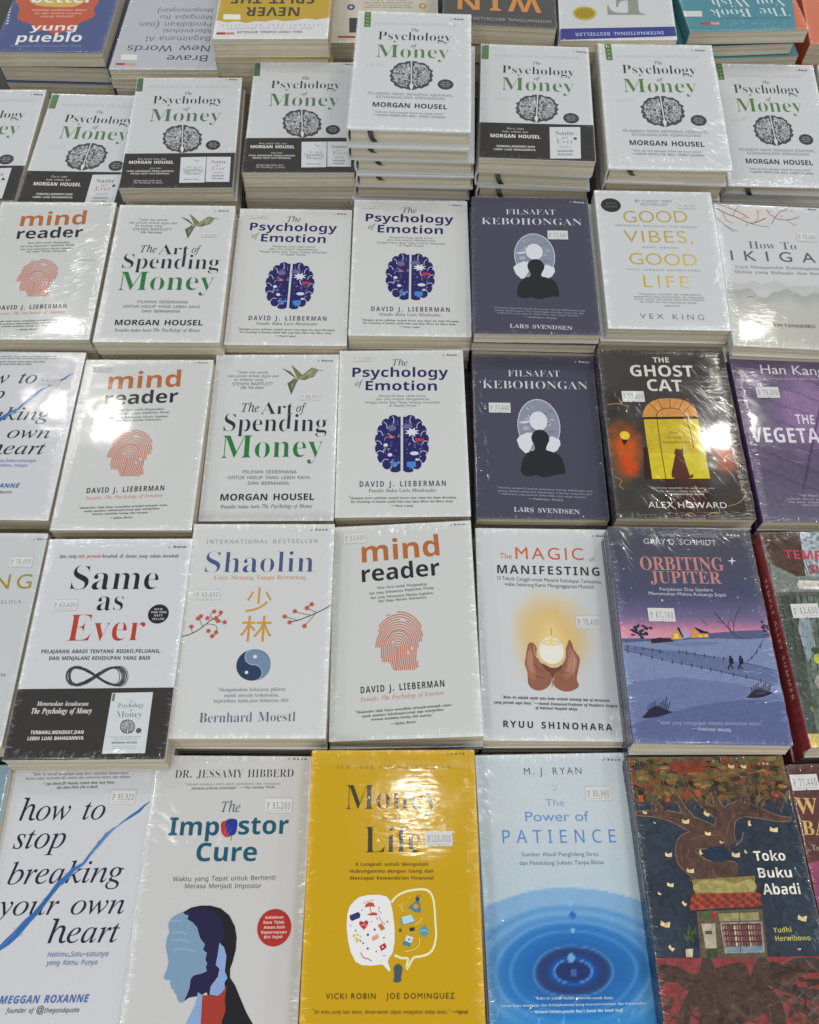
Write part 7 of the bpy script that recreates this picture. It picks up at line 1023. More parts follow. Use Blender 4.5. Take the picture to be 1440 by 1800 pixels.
('P',(120,80,70),[7.4,-27,8.8,-27.1,8.4,-29.8,7,-29.8],0),('P',(196,190,170),[9.7,-27.1,11.1,-27.1,10.6,-29.8,9.2,-29.8],0),('P',(186,120,90),[11.9,-27.1,13.3,-27.1,12.9,-29.8,11.5,-29.8],0),
('P',(110,120,130),[14.2,-27.1,15.6,-27.1,15.1,-29.9,13.7,-29.9],0),('P',(150,60,50),[16.5,-27.1,17.9,-27.2,17.4,-29.9,16,-29.9],0),('P',(120,80,70),[18.7,-27.2,20.1,-27.2,19.7,-29.9,18.3,-29.9],0),
('P',(186,120,90),[-10.8,-30.7,-9.4,-30.7,-9.8,-33.5,-11.2,-33.4],0),('P',(110,120,130),[-8.6,-30.8,-7.2,-30.8,-7.6,-33.5,-9,-33.5],0),
('P',(150,60,50),[-6.3,-30.8,-4.9,-30.8,-5.3,-33.5,-6.7,-33.5],0),('P',(120,80,70),[-4.1,-30.8,-2.7,-30.8,-3.1,-33.5,-4.5,-33.5],0),('P',(196,190,170),[-1.8,-30.8,-0.4,-30.9,-0.9,-33.6,-2.3,-33.5],0),
('P',(186,120,90),[0.4,-30.9,1.8,-30.9,1.4,-33.6,0,-33.6],0),('P',(110,120,130),[2.7,-30.9,4.1,-30.9,3.6,-33.6,2.2,-33.6],0),('P',(150,60,50),[4.9,-30.9,6.3,-30.9,5.9,-33.6,4.5,-33.6],0),
('P',(120,80,70),[7.2,-30.9,8.6,-31,8.1,-33.7,6.7,-33.7],0),('P',(196,190,170),[9.4,-31,10.8,-31,10.4,-33.7,9,-33.7],0),('P',(186,120,90),[11.7,-31,13.1,-31,12.6,-33.7,11.2,-33.7],0),
('P',(110,120,130),[13.9,-31,15.3,-31,14.9,-33.8,13.5,-33.7],0),('P',(150,60,50),[16.2,-31.1,17.6,-31.1,17.1,-33.8,15.7,-33.8],0),('P',(120,80,70),[18.5,-31.1,19.8,-31.1,19.4,-33.8,18,-33.8],0),
('P',(186,120,90),[-11,-34.6,-9.6,-34.6,-10,-37.3,-11.4,-37.3],0),('P',(110,120,130),[-8.8,-34.6,-7.4,-34.6,-7.8,-37.3,-9.2,-37.3],0),('P',(150,60,50),[-6.5,-34.7,-5.1,-34.7,-5.5,-37.4,-6.9,-37.4],0),
('P',(120,80,70),[-4.3,-34.7,-2.9,-34.7,-3.3,-37.4,-4.7,-37.4],0),('P',(196,190,170),[-2,-34.7,-0.6,-34.7,-1.1,-37.4,-2.5,-37.4],0),('P',(186,120,90),[0.2,-34.7,1.6,-34.8,1.2,-37.5,-0.2,-37.4],0),
('P',(110,120,130),[2.5,-34.8,3.8,-34.8,3.4,-37.5,2,-37.5],0),('P',(150,60,50),[4.7,-34.8,6.1,-34.8,5.7,-37.5,4.3,-37.5],0),('P',(120,80,70),[6.9,-34.8,8.3,-34.8,7.9,-37.5,6.5,-37.5],0),
('P',(196,190,170),[9.2,-34.9,10.6,-34.9,10.1,-37.6,8.7,-37.6],0),('P',(186,120,90),[11.4,-34.9,12.8,-34.9,12.4,-37.6,11,-37.6],0),('P',(110,120,130),[13.7,-34.9,15.1,-34.9,14.6,-37.6,13.2,-37.6],0),
('P',(150,60,50),[15.9,-34.9,17.3,-35,16.9,-37.7,15.5,-37.6],0),('P',(120,80,70),[18.2,-35,19.6,-35,19.1,-37.7,17.7,-37.7],0),('P',(110,140,160),[-10.4,-37.7,19.4,-37.3,19.2,-40.9,-10.2,-41],0),
('L',(110,70,50),0.77,[-12.7,-14.7,-12.9,-42],0),('L',(110,70,50),0.77,[2.8,-21,0.5,-41.4],0),('L',(110,70,50),0.78,[5.2,-14.2,4.6,-19.9],0),('L',(110,70,50),0.77,[-27.3,-12.9,-31.5,-44.6],0),
('L',(110,70,50),0.77,[24.7,-11.6,21.3,-45.3],0),('L',(110,70,50),0.77,[-5.4,-21.1,-7,-37.7],0),('L',(110,70,50),0.77,[10.3,-20.9,8.9,-37.4],0),
('P',(190,180,150),[-43.8,-38.6,-37.8,-38.6,-39.1,-44.2,-44.4,-44.2],0),('P',(70,92,56),[-39.2,-32.4,-37.3,-28.6,-37.5,-33.2],0),('P',(70,92,56),[-42.2,-32.5,-42.3,-28.8,-40.5,-33.3],0),
('P',(70,92,56),[-40.1,-31.9,-38.7,-27.8,-38.4,-32.7],0),('P',(70,92,56),[-38.8,-31.3,-36.5,-26.7,-37.1,-32.1],0),('P',(70,92,56),[-43.3,-32.8,-44.1,-29.2,-41.6,-33.6],0),
('P',(70,92,56),[-38.4,-33.9,-35.9,-31.1,-36.7,-34.7],0),('P',(70,92,56),[-41.1,-31.3,-40.4,-26.7,-39.4,-32.1],0),('P',(70,92,56),[-40.5,-30.5,-39.4,-25.4,-38.8,-31.3],0),
('P',(70,92,56),[-42.4,-30.9,-42.6,-26,-40.7,-31.7],0),('P',(70,92,56),[-39.1,-27.5,-37,-20.4,-37.3,-28.3],0),('P',(70,92,56),[-38.5,-34.1,-36,-31.5,-36.8,-34.9],0),
('P',(70,92,56),[-41.6,-34.2,-41.2,-31.6,-39.9,-35],0),('P',(70,92,56),[-40.7,-29.1,-39.7,-23,-39,-29.9],0),('P',(70,92,56),[-43.3,-31.5,-44,-27.1,-41.6,-32.3],0),
('P',(70,92,56),[-39.8,-27.4,-38.2,-20.2,-38.1,-28.2],0),('P',(70,92,56),[-36.2,-28.8,-32.2,-22.5,-34.5,-29.6],0),('P',(70,92,56),[-37.9,-29.7,-35,-24.1,-36.2,-30.5],0),
('P',(70,92,56),[-42.6,-32.9,-42.9,-29.5,-40.9,-33.7],0),('P',(70,92,56),[-38.9,-31.3,-36.7,-26.7,-37.2,-32.1],0),('P',(70,92,56),[-39.8,-27.8,-38.2,-20.8,-38.1,-28.6],0),
('P',(70,92,56),[-41.2,-32.6,-40.6,-28.9,-39.5,-33.4],0),('P',(70,92,56),[-37.7,-32.9,-34.8,-29.5,-36,-33.7],0),('E',(70,96,56),-24.5,-14.8,2.5,1.9),('E',(70,96,56),-18.3,-13.8,2.5,1.9),
('E',(70,96,56),-22.5,-17.5,2.5,1.9),('P',(170,50,44),[-17.7,-13.6,-14.8,-13.6,-15.6,-18.9,-18.4,-18.9],0),('T','Toko','sb',(226,224,206),26.5,22.9,53.3,22.9,7.25),
('T','Buku','sb',(226,224,206),27.3,10.5,55.6,10.5,7.12),('T','Abadi','sb',(226,224,206),28.3,-1.6,59.8,-1.7,7.57),('T','Yudhi','sb',(188,180,86),30.3,-28.4,45.5,-28.1,3.49),
('T','Herwibowo','sb',(188,180,86),30.8,-34.1,59.8,-34,3.47),],
'witch':[
('T','W','b',(206,164,92),-69.4,66.3,-50,65.1,12.54),('T','BA','b',(206,164,92),-67.7,49.9,-46.2,48.6,10.78),('T','Toko','bt',(180,160,150),-63.2,37.8,-51,37,4.41),
('P',(150,70,104),[-70,27.4,-59.6,29.9,-47.9,24.7,-27.5,27.4,-29.3,21.3,-52.3,20.7,-67.9,23.1],1),('P',(144,70,104),[-72.2,19.1,-61.8,21.5,-50.2,16.4,-29.9,19.1,-31.7,13,-54.6,12.4,-70.1,14.8],1),
('P',(138,70,104),[-74.4,10.9,-64.1,13.3,-52.5,8.2,-32.4,10.9,-34.1,4.9,-56.9,4.3,-72.3,6.7],1),('P',(132,70,104),[-76.6,2.7,-66.3,5.1,-54.8,0.1,-34.8,2.7,-36.5,-3.2,-59.1,-3.8,-74.5,-1.4],1),
('P',(126,70,104),[-78.7,-5.3,-68.5,-3,-57.1,-7.9,-37.1,-5.3,-38.8,-11.2,-61.3,-11.8,-76.6,-9.4],1),
('P',(120,70,104),[-80.9,-13.3,-70.7,-10.9,-59.3,-15.8,-39.5,-13.3,-41.2,-19.1,-63.5,-19.7,-78.8,-17.3],1),
('P',(114,70,104),[-82.9,-21.1,-72.8,-18.8,-61.5,-23.7,-41.8,-21.2,-43.5,-26.9,-65.7,-27.5,-80.9,-25.1],1),
('P',(108,70,104),[-85,-28.9,-75,-26.6,-63.7,-31.4,-44.1,-29,-45.8,-34.6,-67.9,-35.2,-82.9,-32.9],1),
('P',(102,70,104),[-87.1,-36.6,-77.1,-34.4,-65.9,-39.1,-46.4,-36.7,-48,-42.3,-70,-42.8,-85,-40.5],1),
('P',(96,70,104),[-89.1,-44.2,-79.1,-42,-68,-46.7,-48.6,-44.3,-50.2,-49.8,-72.1,-50.4,-87,-48.1],1),
('P',(90,70,104),[-91.1,-51.8,-81.2,-49.6,-70.1,-54.2,-50.8,-51.8,-52.4,-57.3,-74.2,-57.9,-89,-55.6],1),
('P',(84,70,104),[-93.1,-59.2,-83.2,-57.1,-72.2,-61.7,-53,-59.3,-54.6,-64.7,-76.3,-65.3,-91,-63],1),],
'pueblo':[
('P',(196,84,56),[-61.5,11.1,32.3,12.1,45,-0.1,42,-16.4,46.1,-30.4,35.7,-40.5,30.3,-44.5,22.5,-60.3,11,-64.3,2.1,-69.1,-12.2,-60.7,-24.1,-62.8,-33.5,-49.2,-49.2,-41.4,-55.4,-34.3,-56.3,-17.5],1),
('P',(206,170,70),[-45.7,7.2,23,7.8,18.8,-8.6,-0.6,-12,-23.7,-10.6,-37.3,-7.1],1),('T','better','sb',(222,226,232),-44.7,-2.7,37,-1.9,21.93),
('T','temukan kedamaian dalam','sm',(232,196,180),-39.6,-20.5,33.1,-19.8,4.13),('T','diri dan tumbuh bersama','sm',(232,196,180),-34.5,-27.3,27.7,-26.6,4.11),
('T','orang terkasih','sm',(232,196,180),-24.7,-33.6,18.6,-33.1,4.08),('T','yung','sb',(222,226,232),-32.3,-61.7,27.9,-60.2,13.63),('T','pueblo','sb',(222,226,232),-44.9,-85,39,-83.2,17.33),
('T','Penerjemah: Sabrina Hasan,Alvin Charity','sm',(150,160,205),-49,-94.9,41.9,-93.5,3.5),('E',(200,205,215),-72.2,0.7,1.5,1.7),('E',(200,205,215),-71.3,-5.4,1.5,1.7),
('E',(200,205,215),-70.5,-11.5,1.5,1.7),('E',(200,205,215),-69.6,-17.6,1.5,1.7),('E',(200,205,215),-68.7,-23.6,1.5,1.7),('E',(200,205,215),-67.8,-29.7,1.5,1.6),('E',(200,205,215),-66.9,-35.6,1.5,1.6),
('E',(200,205,215),-66,-41.6,1.5,1.6),('E',(200,205,215),-65.2,-47.5,1.5,1.6),],
'words':[
('T','Brave','sm',(60,62,66),53.2,-76.3,1.3,-76.6,11.96),('T','New Words','sm',(70,72,76),53.5,-56.4,-53.8,-56.9,12.2),('T','Bagaimana AI','sm',(110,112,118),51.3,-38.1,-33.3,-38.5,9.57),
('T','Merevolusi','sm',(110,112,118),49.8,-22.4,-12.8,-22.6,8.88),('T','Pendidikan (dan','sm',(110,112,118),48.5,-8.4,-46.3,-8.7,8.99),('T','Mengapa Itu','sm',(110,112,118),47.4,6.1,-21.5,6,8.26),
('T','Menguntungkan)','sm',(110,112,118),46.1,20.8,-27.9,20.7,7.53),('P',(170,70,55),[-62.8,-92,-51,-92.3,-50.7,-96.4,-62.4,-96.1],0),
('P',(200,150,130),[-50.5,-92.3,-37.2,-92.6,-36.9,-96.7,-50.2,-96.4],0),('P',(214,214,208),[-59.2,-74.9,-38.2,-75.6,-36.9,-86.6,-58.1,-85.9],0),],
'never':[

('P',(206,208,212),[-90.8,-69.3,-78.7,-72.4,-67.4,-68.7,-55.3,-72.5,-43.9,-70.3,-31.8,-74.1,-20.5,-70.4,-8.8,-71.2,2.6,-67.5,14.5,-70.6,28.4,-69.1,39.9,-65.4,54,-67.8,69.7,-63.3,71.6,-105.4,-74.9,-105.5],0),
('T','NEVER','sb',(72,66,50),31.8,-42.7,-34.9,-42.4,17.8),('T','SPLIT THE','sb',(72,66,50),49.2,-17.3,-55.3,-16.7,18.2),('T','INTERNATIONAL BESTSELLER','sm',(190,80,60),62,-76.7,-61.8,-77.3,2.98),
('T','lebih dari dua juta eksemplar','sm',(190,80,60),51.4,-83,-54.2,-83.2,2.97),('T','WALL STREET JOURNAL BESTSELLER','sb',(90,90,96),37.9,-89.2,-41.9,-89.6,4.43),
('P',(222,222,216),[-61.8,-56.3,-41,-57.2,-39.5,-67.7,-61.1,-66.8],0),('P',(170,50,45),[-66.7,-92,-55.6,-92.1,-55.1,-96.5,-66.2,-96.4],0),
('P',(215,120,90),[-55.1,-92.1,-44.7,-92.1,-44.2,-96.5,-54.6,-96.5],0),],
'cream':[
('T','sebuah pendekatan baru yang praktis','sm',(90,90,92),36.3,-31.5,-27.5,-31.5,2.81),('T','untuk memahami cara kerja dunia','sm',(90,90,92),33.1,-26.7,-22.6,-26.7,2.82),
('T','dan orang-orang di sekitar kita','sm',(90,90,92),36.4,-21.8,-27.7,-21.8,2.83),('T','setiap hari','sm',(90,90,92),27.6,-17,-17.7,-17,2.84),
('G','cog',[-44.5,-32.3,-38.5,-32.3],{'col': (70,72,130)}),('G','cog',[50.1,-29.9,56.1,-29.9],{'col': (200,150,60)}),('P',(62,64,66),[-46.4,-54.9,-29.6,-54.9,-29,-84.8,-45.7,-84.8],0),
('P',(180,60,50),[-59.9,-91.7,-37.5,-91.7,-37.4,-95.5,-59.8,-95.5],0),],
'win':[
('T','WIN','sb',(210,132,58),52,-46.5,-52.1,-46.9,28.97),('T','INTERNATIONAL BESTSELLER','sm',(165,165,165),63.8,-89.5,-32.5,-89.5,5.23),],
'letter_e':[
('T','E','b',(140,144,132),36.6,5.2,-12.8,6.1,62.31),('E',(186,160,34),-38.3,-52.9,14.4,13.5),('E',(160,135,20),-38.3,-52.9,11.6,10.1),
('P',(58,62,142),[-68.8,-82.7,72.4,-80.2,71.9,-98.2,-70.8,-104.4],0),('T','INTERNATIONAL BESTSELLER','sb',(165,170,215),55.3,-88.6,-51.6,-90.9,6.17),],
'wish':[
('P',(214,104,66),[70.3,-24.4,100.3,-25.3,81.3,-106.8,55.1,-106],0),('T','The Book','bt',(196,210,212),55.5,-62.1,-37.8,-63,16.15),('T','You Wish','bt',(196,210,212),56.2,-42.4,-32,-42.5,16.46),
('T','ORANG TUA ANDA TELAH BACA','sm',(60,90,100),54,-79.8,-41.5,-79.1,3.01),('P',(205,205,198),[-69.4,-65,-47,-65.7,-49,-76.7,-71.3,-76],0),
('P',(170,70,60),[-53.4,-87.5,-42.3,-87.8,-43.1,-92.2,-54.1,-91.8],0),('P',(200,150,140),[-41.9,-87.8,-31.5,-88.2,-32.2,-92.5,-42.6,-92.2],0),],
'coral':[
('T','kisah','sb',(240,190,160),-34.3,-27.2,-49.4,-29.5,9.03),('T','kisah','sb',(240,190,160),-37.4,-51.4,-52.3,-53.6,8.86),],
}
STICKERS={'R2b': (42.2,56.2,20.7,6.8,'80.000'),'R2a': (48.6,14,21.1,4.2,'57.600'),'R2c': (-45.3,92.5,21.2,7,'77.440'),'R2d': (-49.2,93.2,21.5,7,'77.440'),'R2e': (30.8,43.4,23.9,14,'77.440'),'R2f': (39.2,81.6,22,9.4,'88.000'),'R2g': (32.6,57.9,22.8,14.1,'70.400'),'R3a': (37.6,65.5,21.5,9.8,'95.920'),'R3b': (-49.4,92,22.8,7,'53.600'),'R3c': (39,47.6,21.9,8.8,'80.000'),'R3d': (-43.9,94.2,22.5,8.4,'77.440'),'R3e': (-40.4,33.5,24.2,13.2,'77.440'),'R3f': (-36.7,41.9,23.9,13.9,'57.400'),'R3g': (-36,50,24.6,14.2,'79.200'),'R4a': (49.5,73.8,22.4,10.8,'75.000'),'R4b': (-42.4,36.7,23.1,10.4,'63.600'),'R4c': (-48.8,30.1,23.9,9.7,'63.600'),'R4d': (-47.8,91.9,22.9,11.2,'53.600'),'R4e': (39.6,7.1,23.9,13,'70.400'),'R4f': (-29.1,13.8,25,13.3,'67.760'),'R4g': (-43.9,22.4,26.4,14.2,'43.600'),'R5a': (36.2,80.1,21.9,11.2,'95.920'),'R5b': (42.3,65.2,23.7,11.2,'93.280'),'R5c': (38.1,36.1,21.9,11.3,'110.000'),'R5d': (40.4,71.8,23.2,11.1,'80.960'),'R5f': (-56.2,90.6,24.5,12.7,'77.440')}
FIT={'P0a':[-0.50117,1.19732,-0.0236,0.06756,0.15156,0.22734,-0.00767,-0.01802],
'P0b':[-0.33971,1.17271,-0.02738,0.06037,0.15142,0.22712,-0.01116,-0.02558],
'P0c':[-0.18937,1.1717,0.00075,0.10772,0.15233,0.22849,-0.00765,-0.01212],
'P0d':[-0.04256,1.2242,0.01519,0.06895,0.15159,0.22738,0.00032,0.00026],
'P0e':[0.11757,1.20074,-0.03213,0.11005,0.15237,0.22855,-0.00289,0.01904],
'P0f':[0.2741,1.17477,-0.04216,0.10992,0.15237,0.22855,0.00316,-0.04624],
'P0g':[0.44197,1.21362,0.06379,0.10027,0.16292,0.24439,-0.0268,0.01239],
'P0h':[0.63538,1.22279,-0.08307,0.07,0.152,0.228,0.002,0.0],
'P1a':[-0.57258,0.93204,0.01315,0.045,0.14,0.21,0.00033,-0.0],
'P1b':[-0.42684,0.92363,-0.02069,0.045,0.14,0.21,-0.00055,-0.0],
'P1c':[-0.29687,0.93046,0.04198,0.06856,0.13955,0.20882,-0.00882,0.01864],
'P1d':[-0.14337,0.95181,0.0134,0.07624,0.13971,0.20948,-0.00104,-9e-05],
'P1e':[-0.00237,0.95202,-0.02648,0.14332,0.14498,0.21765,-0.00046,0.00393],
'P1f':[0.15363,0.94192,-0.04246,0.10901,0.14038,0.21062,0.00614,-0.00486],
'P1g':[0.31395,0.94501,-0.03212,0.1029,0.14924,0.22583,0.02473,-0.01535],
'P1h':[0.47867,0.97611,-0.01759,0.05158,0.14218,0.21888,0.07365,0.00058],
'P1i':[0.61951,0.97318,-0.07585,0.06,0.14,0.21,0.00188,0.0],
'R2a':[-0.43179,0.69954,0.01738,0.06552,0.14004,0.20974,0.00134,0.01111],
'R2b':[-0.28471,0.69389,0.01757,0.06884,0.14032,0.20904,-0.00527,0.01563],
'R2c':[-0.14352,0.70469,0.00875,0.05301,0.13896,0.20925,0.00468,0.01277],
'R2d':[-0.00166,0.71267,0.00421,0.06133,0.13969,0.20937,0.00525,0.01184],
'R2e':[0.14122,0.70523,-0.01392,0.07537,0.14086,0.20935,-0.00101,-0.01173],
'R2f':[0.29032,0.71106,-0.01543,0.08,0.14124,0.21126,0.00355,-0.00332],
'R2g':[0.4287,0.68552,-0.04886,0.08159,0.14136,0.21246,0.00502,0.00042],
'R3a':[-0.43624,0.48228,-0.00356,0.05199,0.14035,0.21063,0.00063,-0.0001],
'R3b':[-0.28946,0.46835,0.00988,0.05872,0.14151,0.21122,-0.01089,0.00014],
'R3c':[-0.14913,0.48693,0.01877,0.04515,0.13913,0.2097,0.00631,0.00587],
'R3d':[-0.00898,0.49188,0.01974,0.04816,0.13967,0.21069,0.00461,-0.00193],
'R3e':[0.13832,0.49256,-0.00232,0.0408,0.13834,0.20637,0.0122,6e-05],
'R3f':[0.27908,0.48702,0.00326,0.05992,0.14171,0.21198,-0.00167,0.00527],
'R3g':[0.42616,0.48575,0.00723,0.05985,0.1417,0.21307,0.00333,0.00051],
'R4a':[-0.43186,0.25548,0.0019,0.055,0.14,0.21,4e-05,-0.0],
'R4b':[-0.28346,0.24457,0.01437,0.06489,0.14169,0.21471,-0.02229,0.00029],
'R4c':[-0.14425,0.26458,0.01012,0.06065,0.14098,0.21234,-0.00365,0.00159],
'R4d':[-0.00468,0.26895,0.02801,0.05238,0.13954,0.21582,-0.0104,-0.0769],
'R4e':[0.13645,0.27071,0.00454,0.0394,0.13715,0.21415,0.01295,0.01924],
'R4f':[0.26858,0.26222,0.00111,0.0664,0.14194,0.21391,-0.02707,0.02602],
'R4g':[0.42476,0.26343,0.0376,0.05963,0.1408,0.21145,0.00012,0.00024],
'R5z':[-0.42171,0.02309,0.01937,0.045,0.14,0.224,0.00035,-0.0],
'R5a':[-0.28701,0.02535,0.00778,0.03807,0.13874,0.224,-0.00211,-0.00215],
'R5b':[-0.15476,0.03479,0.0039,0.044,0.1398,0.224,-0.0154,0.00273],
'R5c':[-0.01085,0.0374,0.01452,0.06441,0.14327,0.224,-0.02436,0.01247],
'R5d':[0.13406,0.04091,0.03065,0.03528,0.13821,0.224,-0.01474,0.01627],
'R5e':[0.26987,0.03737,0.02224,0.05142,0.14108,0.224,-0.0366,0.02712],
'R5f':[0.41399,0.03396,0.04343,0.04501,0.14,0.224,-0.00077,0.0]}
# ---------------------------------------------------------------- book builder
# each cover: face colour, edge / spine colour
WHITE = (196, 198, 199); EDGE = (184, 185, 184)
FACE = {'psych': (198, 201, 203), 'psych_two': (194, 196, 198), 'psych_one': (196, 199, 201), 'mind': (193, 195, 194), 'spend': WHITE, 'emotion': (197, 198, 198), 'lies': (72, 71, 88), 'vibes': (196, 199, 201),
        'stop': (194, 195, 200), 'gold': (186, 190, 192), 'same': (195, 198, 202), 'shaolin': (196, 198, 198), 'impostor': (190, 190, 190), 'life': (190, 152, 14), 'witch': (92, 62, 60),
        'pueblo': (76, 88, 132), 'words': (176, 180, 187), 'never': (182, 154, 58), 'cream': (200, 194, 178), 'win': (80, 79, 78), 'letter_e': (197, 199, 202), 'wish': (76, 134, 148), 'coral': (206, 120, 88), 'sliver': (120, 144, 158)}
SPINE = {'lies': (58, 56, 72), 'life': (180, 140, 10), 'toko': (40, 44, 60), 'ghost': (40, 36, 44), 'orbit': (60, 62, 84), 'veg': (66, 40, 82), 'temple': (146, 62, 74), 'witch': (80, 40, 42), 'pueblo': (46, 58, 118), 'never': (190, 180, 150),
         'words': (60, 74, 130), 'win': (60, 60, 62), 'wish': (60, 116, 126), 'coral': (206, 96, 64), 'patience': (176, 190, 196), 'letter_e': (196, 198, 205), 'cream': (206, 198, 180), 'sliver': (60, 70, 90)}

def sheet_mesh(name, w, l, t, th, over, r, nx, ny, paint, face, spine, hinge, inks=()):
    """one bent sheet of card (front, spine, back) with thickness th, as a connected mesh; z=0 is the top of the front"""
    prof = []                           # outer outline from the free front edge over the spine to the free back edge
    for k in range(nx + 1):
        x = w / 2 - (w - r) * k / nx; z = 0.0
        if hinge:
            d = x + w / 2 - 0.0055; z = -0.0011 * math.exp(-(d / 0.0016) ** 2)
        prof.append((x, z))
    for k in range(1, 5):
        a = math.pi / 2 + math.pi / 2 * k / 4; prof.append((-w / 2 + r + r * math.cos(a), -r + r * math.sin(a)))
    for k in range(1, 4): prof.append((-w / 2 - (0.0012 * math.sin(math.pi * k / 4) if hinge else 0), -r - (t - 2 * r) * k / 4))
    for k in range(5):
        a = math.pi + math.pi / 2 * k / 4; prof.append((-w / 2 + r + r * math.cos(a), -t + r + r * math.sin(a)))
    prof.append((w / 2, -t))
    n = len(prof); inner = []
    for i, (x, z) in enumerate(prof):
        a, b_ = prof[max(0, i - 1)], prof[min(n - 1, i + 1)]; dx, dz = b_[0] - a[0], b_[1] - a[1]; L = math.hypot(dx, dz)
        inner.append((x - dz / L * th, z + dx / L * th))
    ys = np.linspace(-l / 2, l / 2, ny + 1); V = []; F = []
    for y in ys:
        V += [(x, y, z) for x, z in prof]; V += [(x, y, z) for x, z in inner]
    s = 2 * n
    for j in range(ny):
        for i in range(n - 1):
            a = j * s + i; F.append((a, a + 1, a + s + 1, a + s)[::-1] if False else (a, a + s, a + s + 1, a + 1)[::-1])
            c = j * s + n + i; F.append((c, c + s, c + s + 1, c + 1))
        for e_, fl in ((0, 0), (n - 1, 1)):
            a = j * s + e_; q = (a, a + s, a + s + n, a + n); F.append(q if not fl else q[::-1])
    for j, fl in ((0, 1), (ny, 0)):
        for i in range(n - 1):
            q = (j * s + i, j * s + i + 1, j * s + n + i + 1, j * s + n + i); F.append(q if not fl else q[::-1])
    v = np.array(V); C = np.ones((len(V), 4), np.float32); C[:, :3] = lin(spine)
    idx = np.arange(len(V)) % s; top = (idx <= nx)
    if paint: C[top, :3] = lin_arr(paint(v[top, 0] * 1000 * .14 / w, v[top, 1] * 1000 * .21 / l))
    else: C[top, :3] = lin(face)
    for I in inks:                      # the flat print is part of the cover
        if not I.v: continue
        n0 = len(V); V += [(x * w / 140, y * l / 210, z) for x, y, z in I.v]; F += [tuple(i + n0 for i in f) for f in I.f]
        C = np.vstack([C, np.array([(r_, g_, b2, 1) for r_, g_, b2 in I.c], np.float32)])
    me = bpy.data.meshes.new(name); me.from_pydata(V, [], F)
    a = me.attributes.new('Col', 'FLOAT_COLOR', 'POINT'); a.data.foreach_set('color', C.ravel())
    me.materials.append(M_CARD); return me
def block_mesh(w, l, t, x0, x1, y0, y1, z0, z1, seed, slant=0.0):
    rnd = random.Random(seed); nx, nz = 14, 6; V = []; F = []
    # front and back faces get a slightly uneven grid; sides are plain
    ring = []
    for k in range(nx + 1): ring.append((x0 + (x1 - x0) * k / nx, y0))
    for k in range(1, nx + 1): ring.append((x1, y0 + (y1 - y0) * k / nx))
    for k in range(1, nx + 1): ring.append((x1 - (x1 - x0) * k / nx, y1))
    for k in range(1, nx): ring.append((x0, y1 - (y1 - y0) * k / nx))
    n = len(ring)
    for j in range(nz + 1):
        z = z0 + (z1 - z0) * j / nz; off = slant * (1 - j / nz)
        for i, (x, y) in enumerate(ring):
            fx = -0.0004 * math.sin(math.pi * j / nz)
            yy = y - (fx if y < 0 else -fx) * (1 if abs(y - y0) < 1e-9 or abs(y - y1) < 1e-9 else 0) + rnd.uniform(-.00012, .00012) - (off if y < 0 else 0)
            V.append((x + rnd.uniform(-.0001, .0001), yy, z))
    for j in range(nz):
        for i in range(n): F.append((j * n + i, j * n + (i + 1) % n, (j + 1) * n + (i + 1) % n, (j + 1) * n + i))
    F.append(tuple(range(n))[::-1]); F.append(tuple(nz * n + i for i in range(n)))
    me = bpy.data.meshes.new('page_block'); me.from_pydata(V, [], F); me.materials.append(M_PAGE); return me
def film_mesh(w, l, t, seed, amp):
    """clear film gathered round the four upper edges of the book, one connected band"""
    rnd = random.Random(seed); ring = []; N = 150
    P_ = 2 * (w + l)
    for k in range(N):
        s = P_ * k / N
        if s < w: p = (-w / 2 + s, -l / 2, 0, -1)
        elif s < w + l: p = (w / 2, -l / 2 + s - w, 1, 0)
        elif s < 2 * w + l: p = (w / 2 - (s - w - l), l / 2, 0, 1)
        else: p = (-w / 2, l / 2 - (s - 2 * w - l), -1, 0)
        ring.append(p)
    # (inwards mm, z mm)
    prof = [(1.9, .72), (1.1, .9), (.3, .95), (-.35, .5), (-.6, -.6), (-.6, -2.4)]
    V = []; F = []; m = len(prof); ph = [rnd.uniform(0, 6.3) for _ in range(6)]
    for k, (x, y, nx, ny) in enumerate(ring):
        for j, (inn, z) in enumerate(prof):
            q = amp * (.5 if j == 0 else 1)
            a = rnd.gauss(0, .16) * q + .3 * q * math.sin(k * .9 + ph[0]) * math.sin(k * .23 + ph[1]); b_ = abs(rnd.gauss(0, .2)) * q * (0.5 if j < 3 else .6)
            V.append((x - nx * (inn + a) / 1000, y - ny * (inn + a) / 1000, (z + b_) / 1000))
    for k in range(N):
        for j in range(m - 1):
            a, c = k * m + j, ((k + 1) % N) * m + j; F.append((a, a + 1, c + 1, c))
    me = bpy.data.meshes.new('shrink_wrap'); me.from_pydata(V, [], F); me.materials.append(M_FILM)
    me.polygons.foreach_set('use_smooth', [True] * len(F)); return me
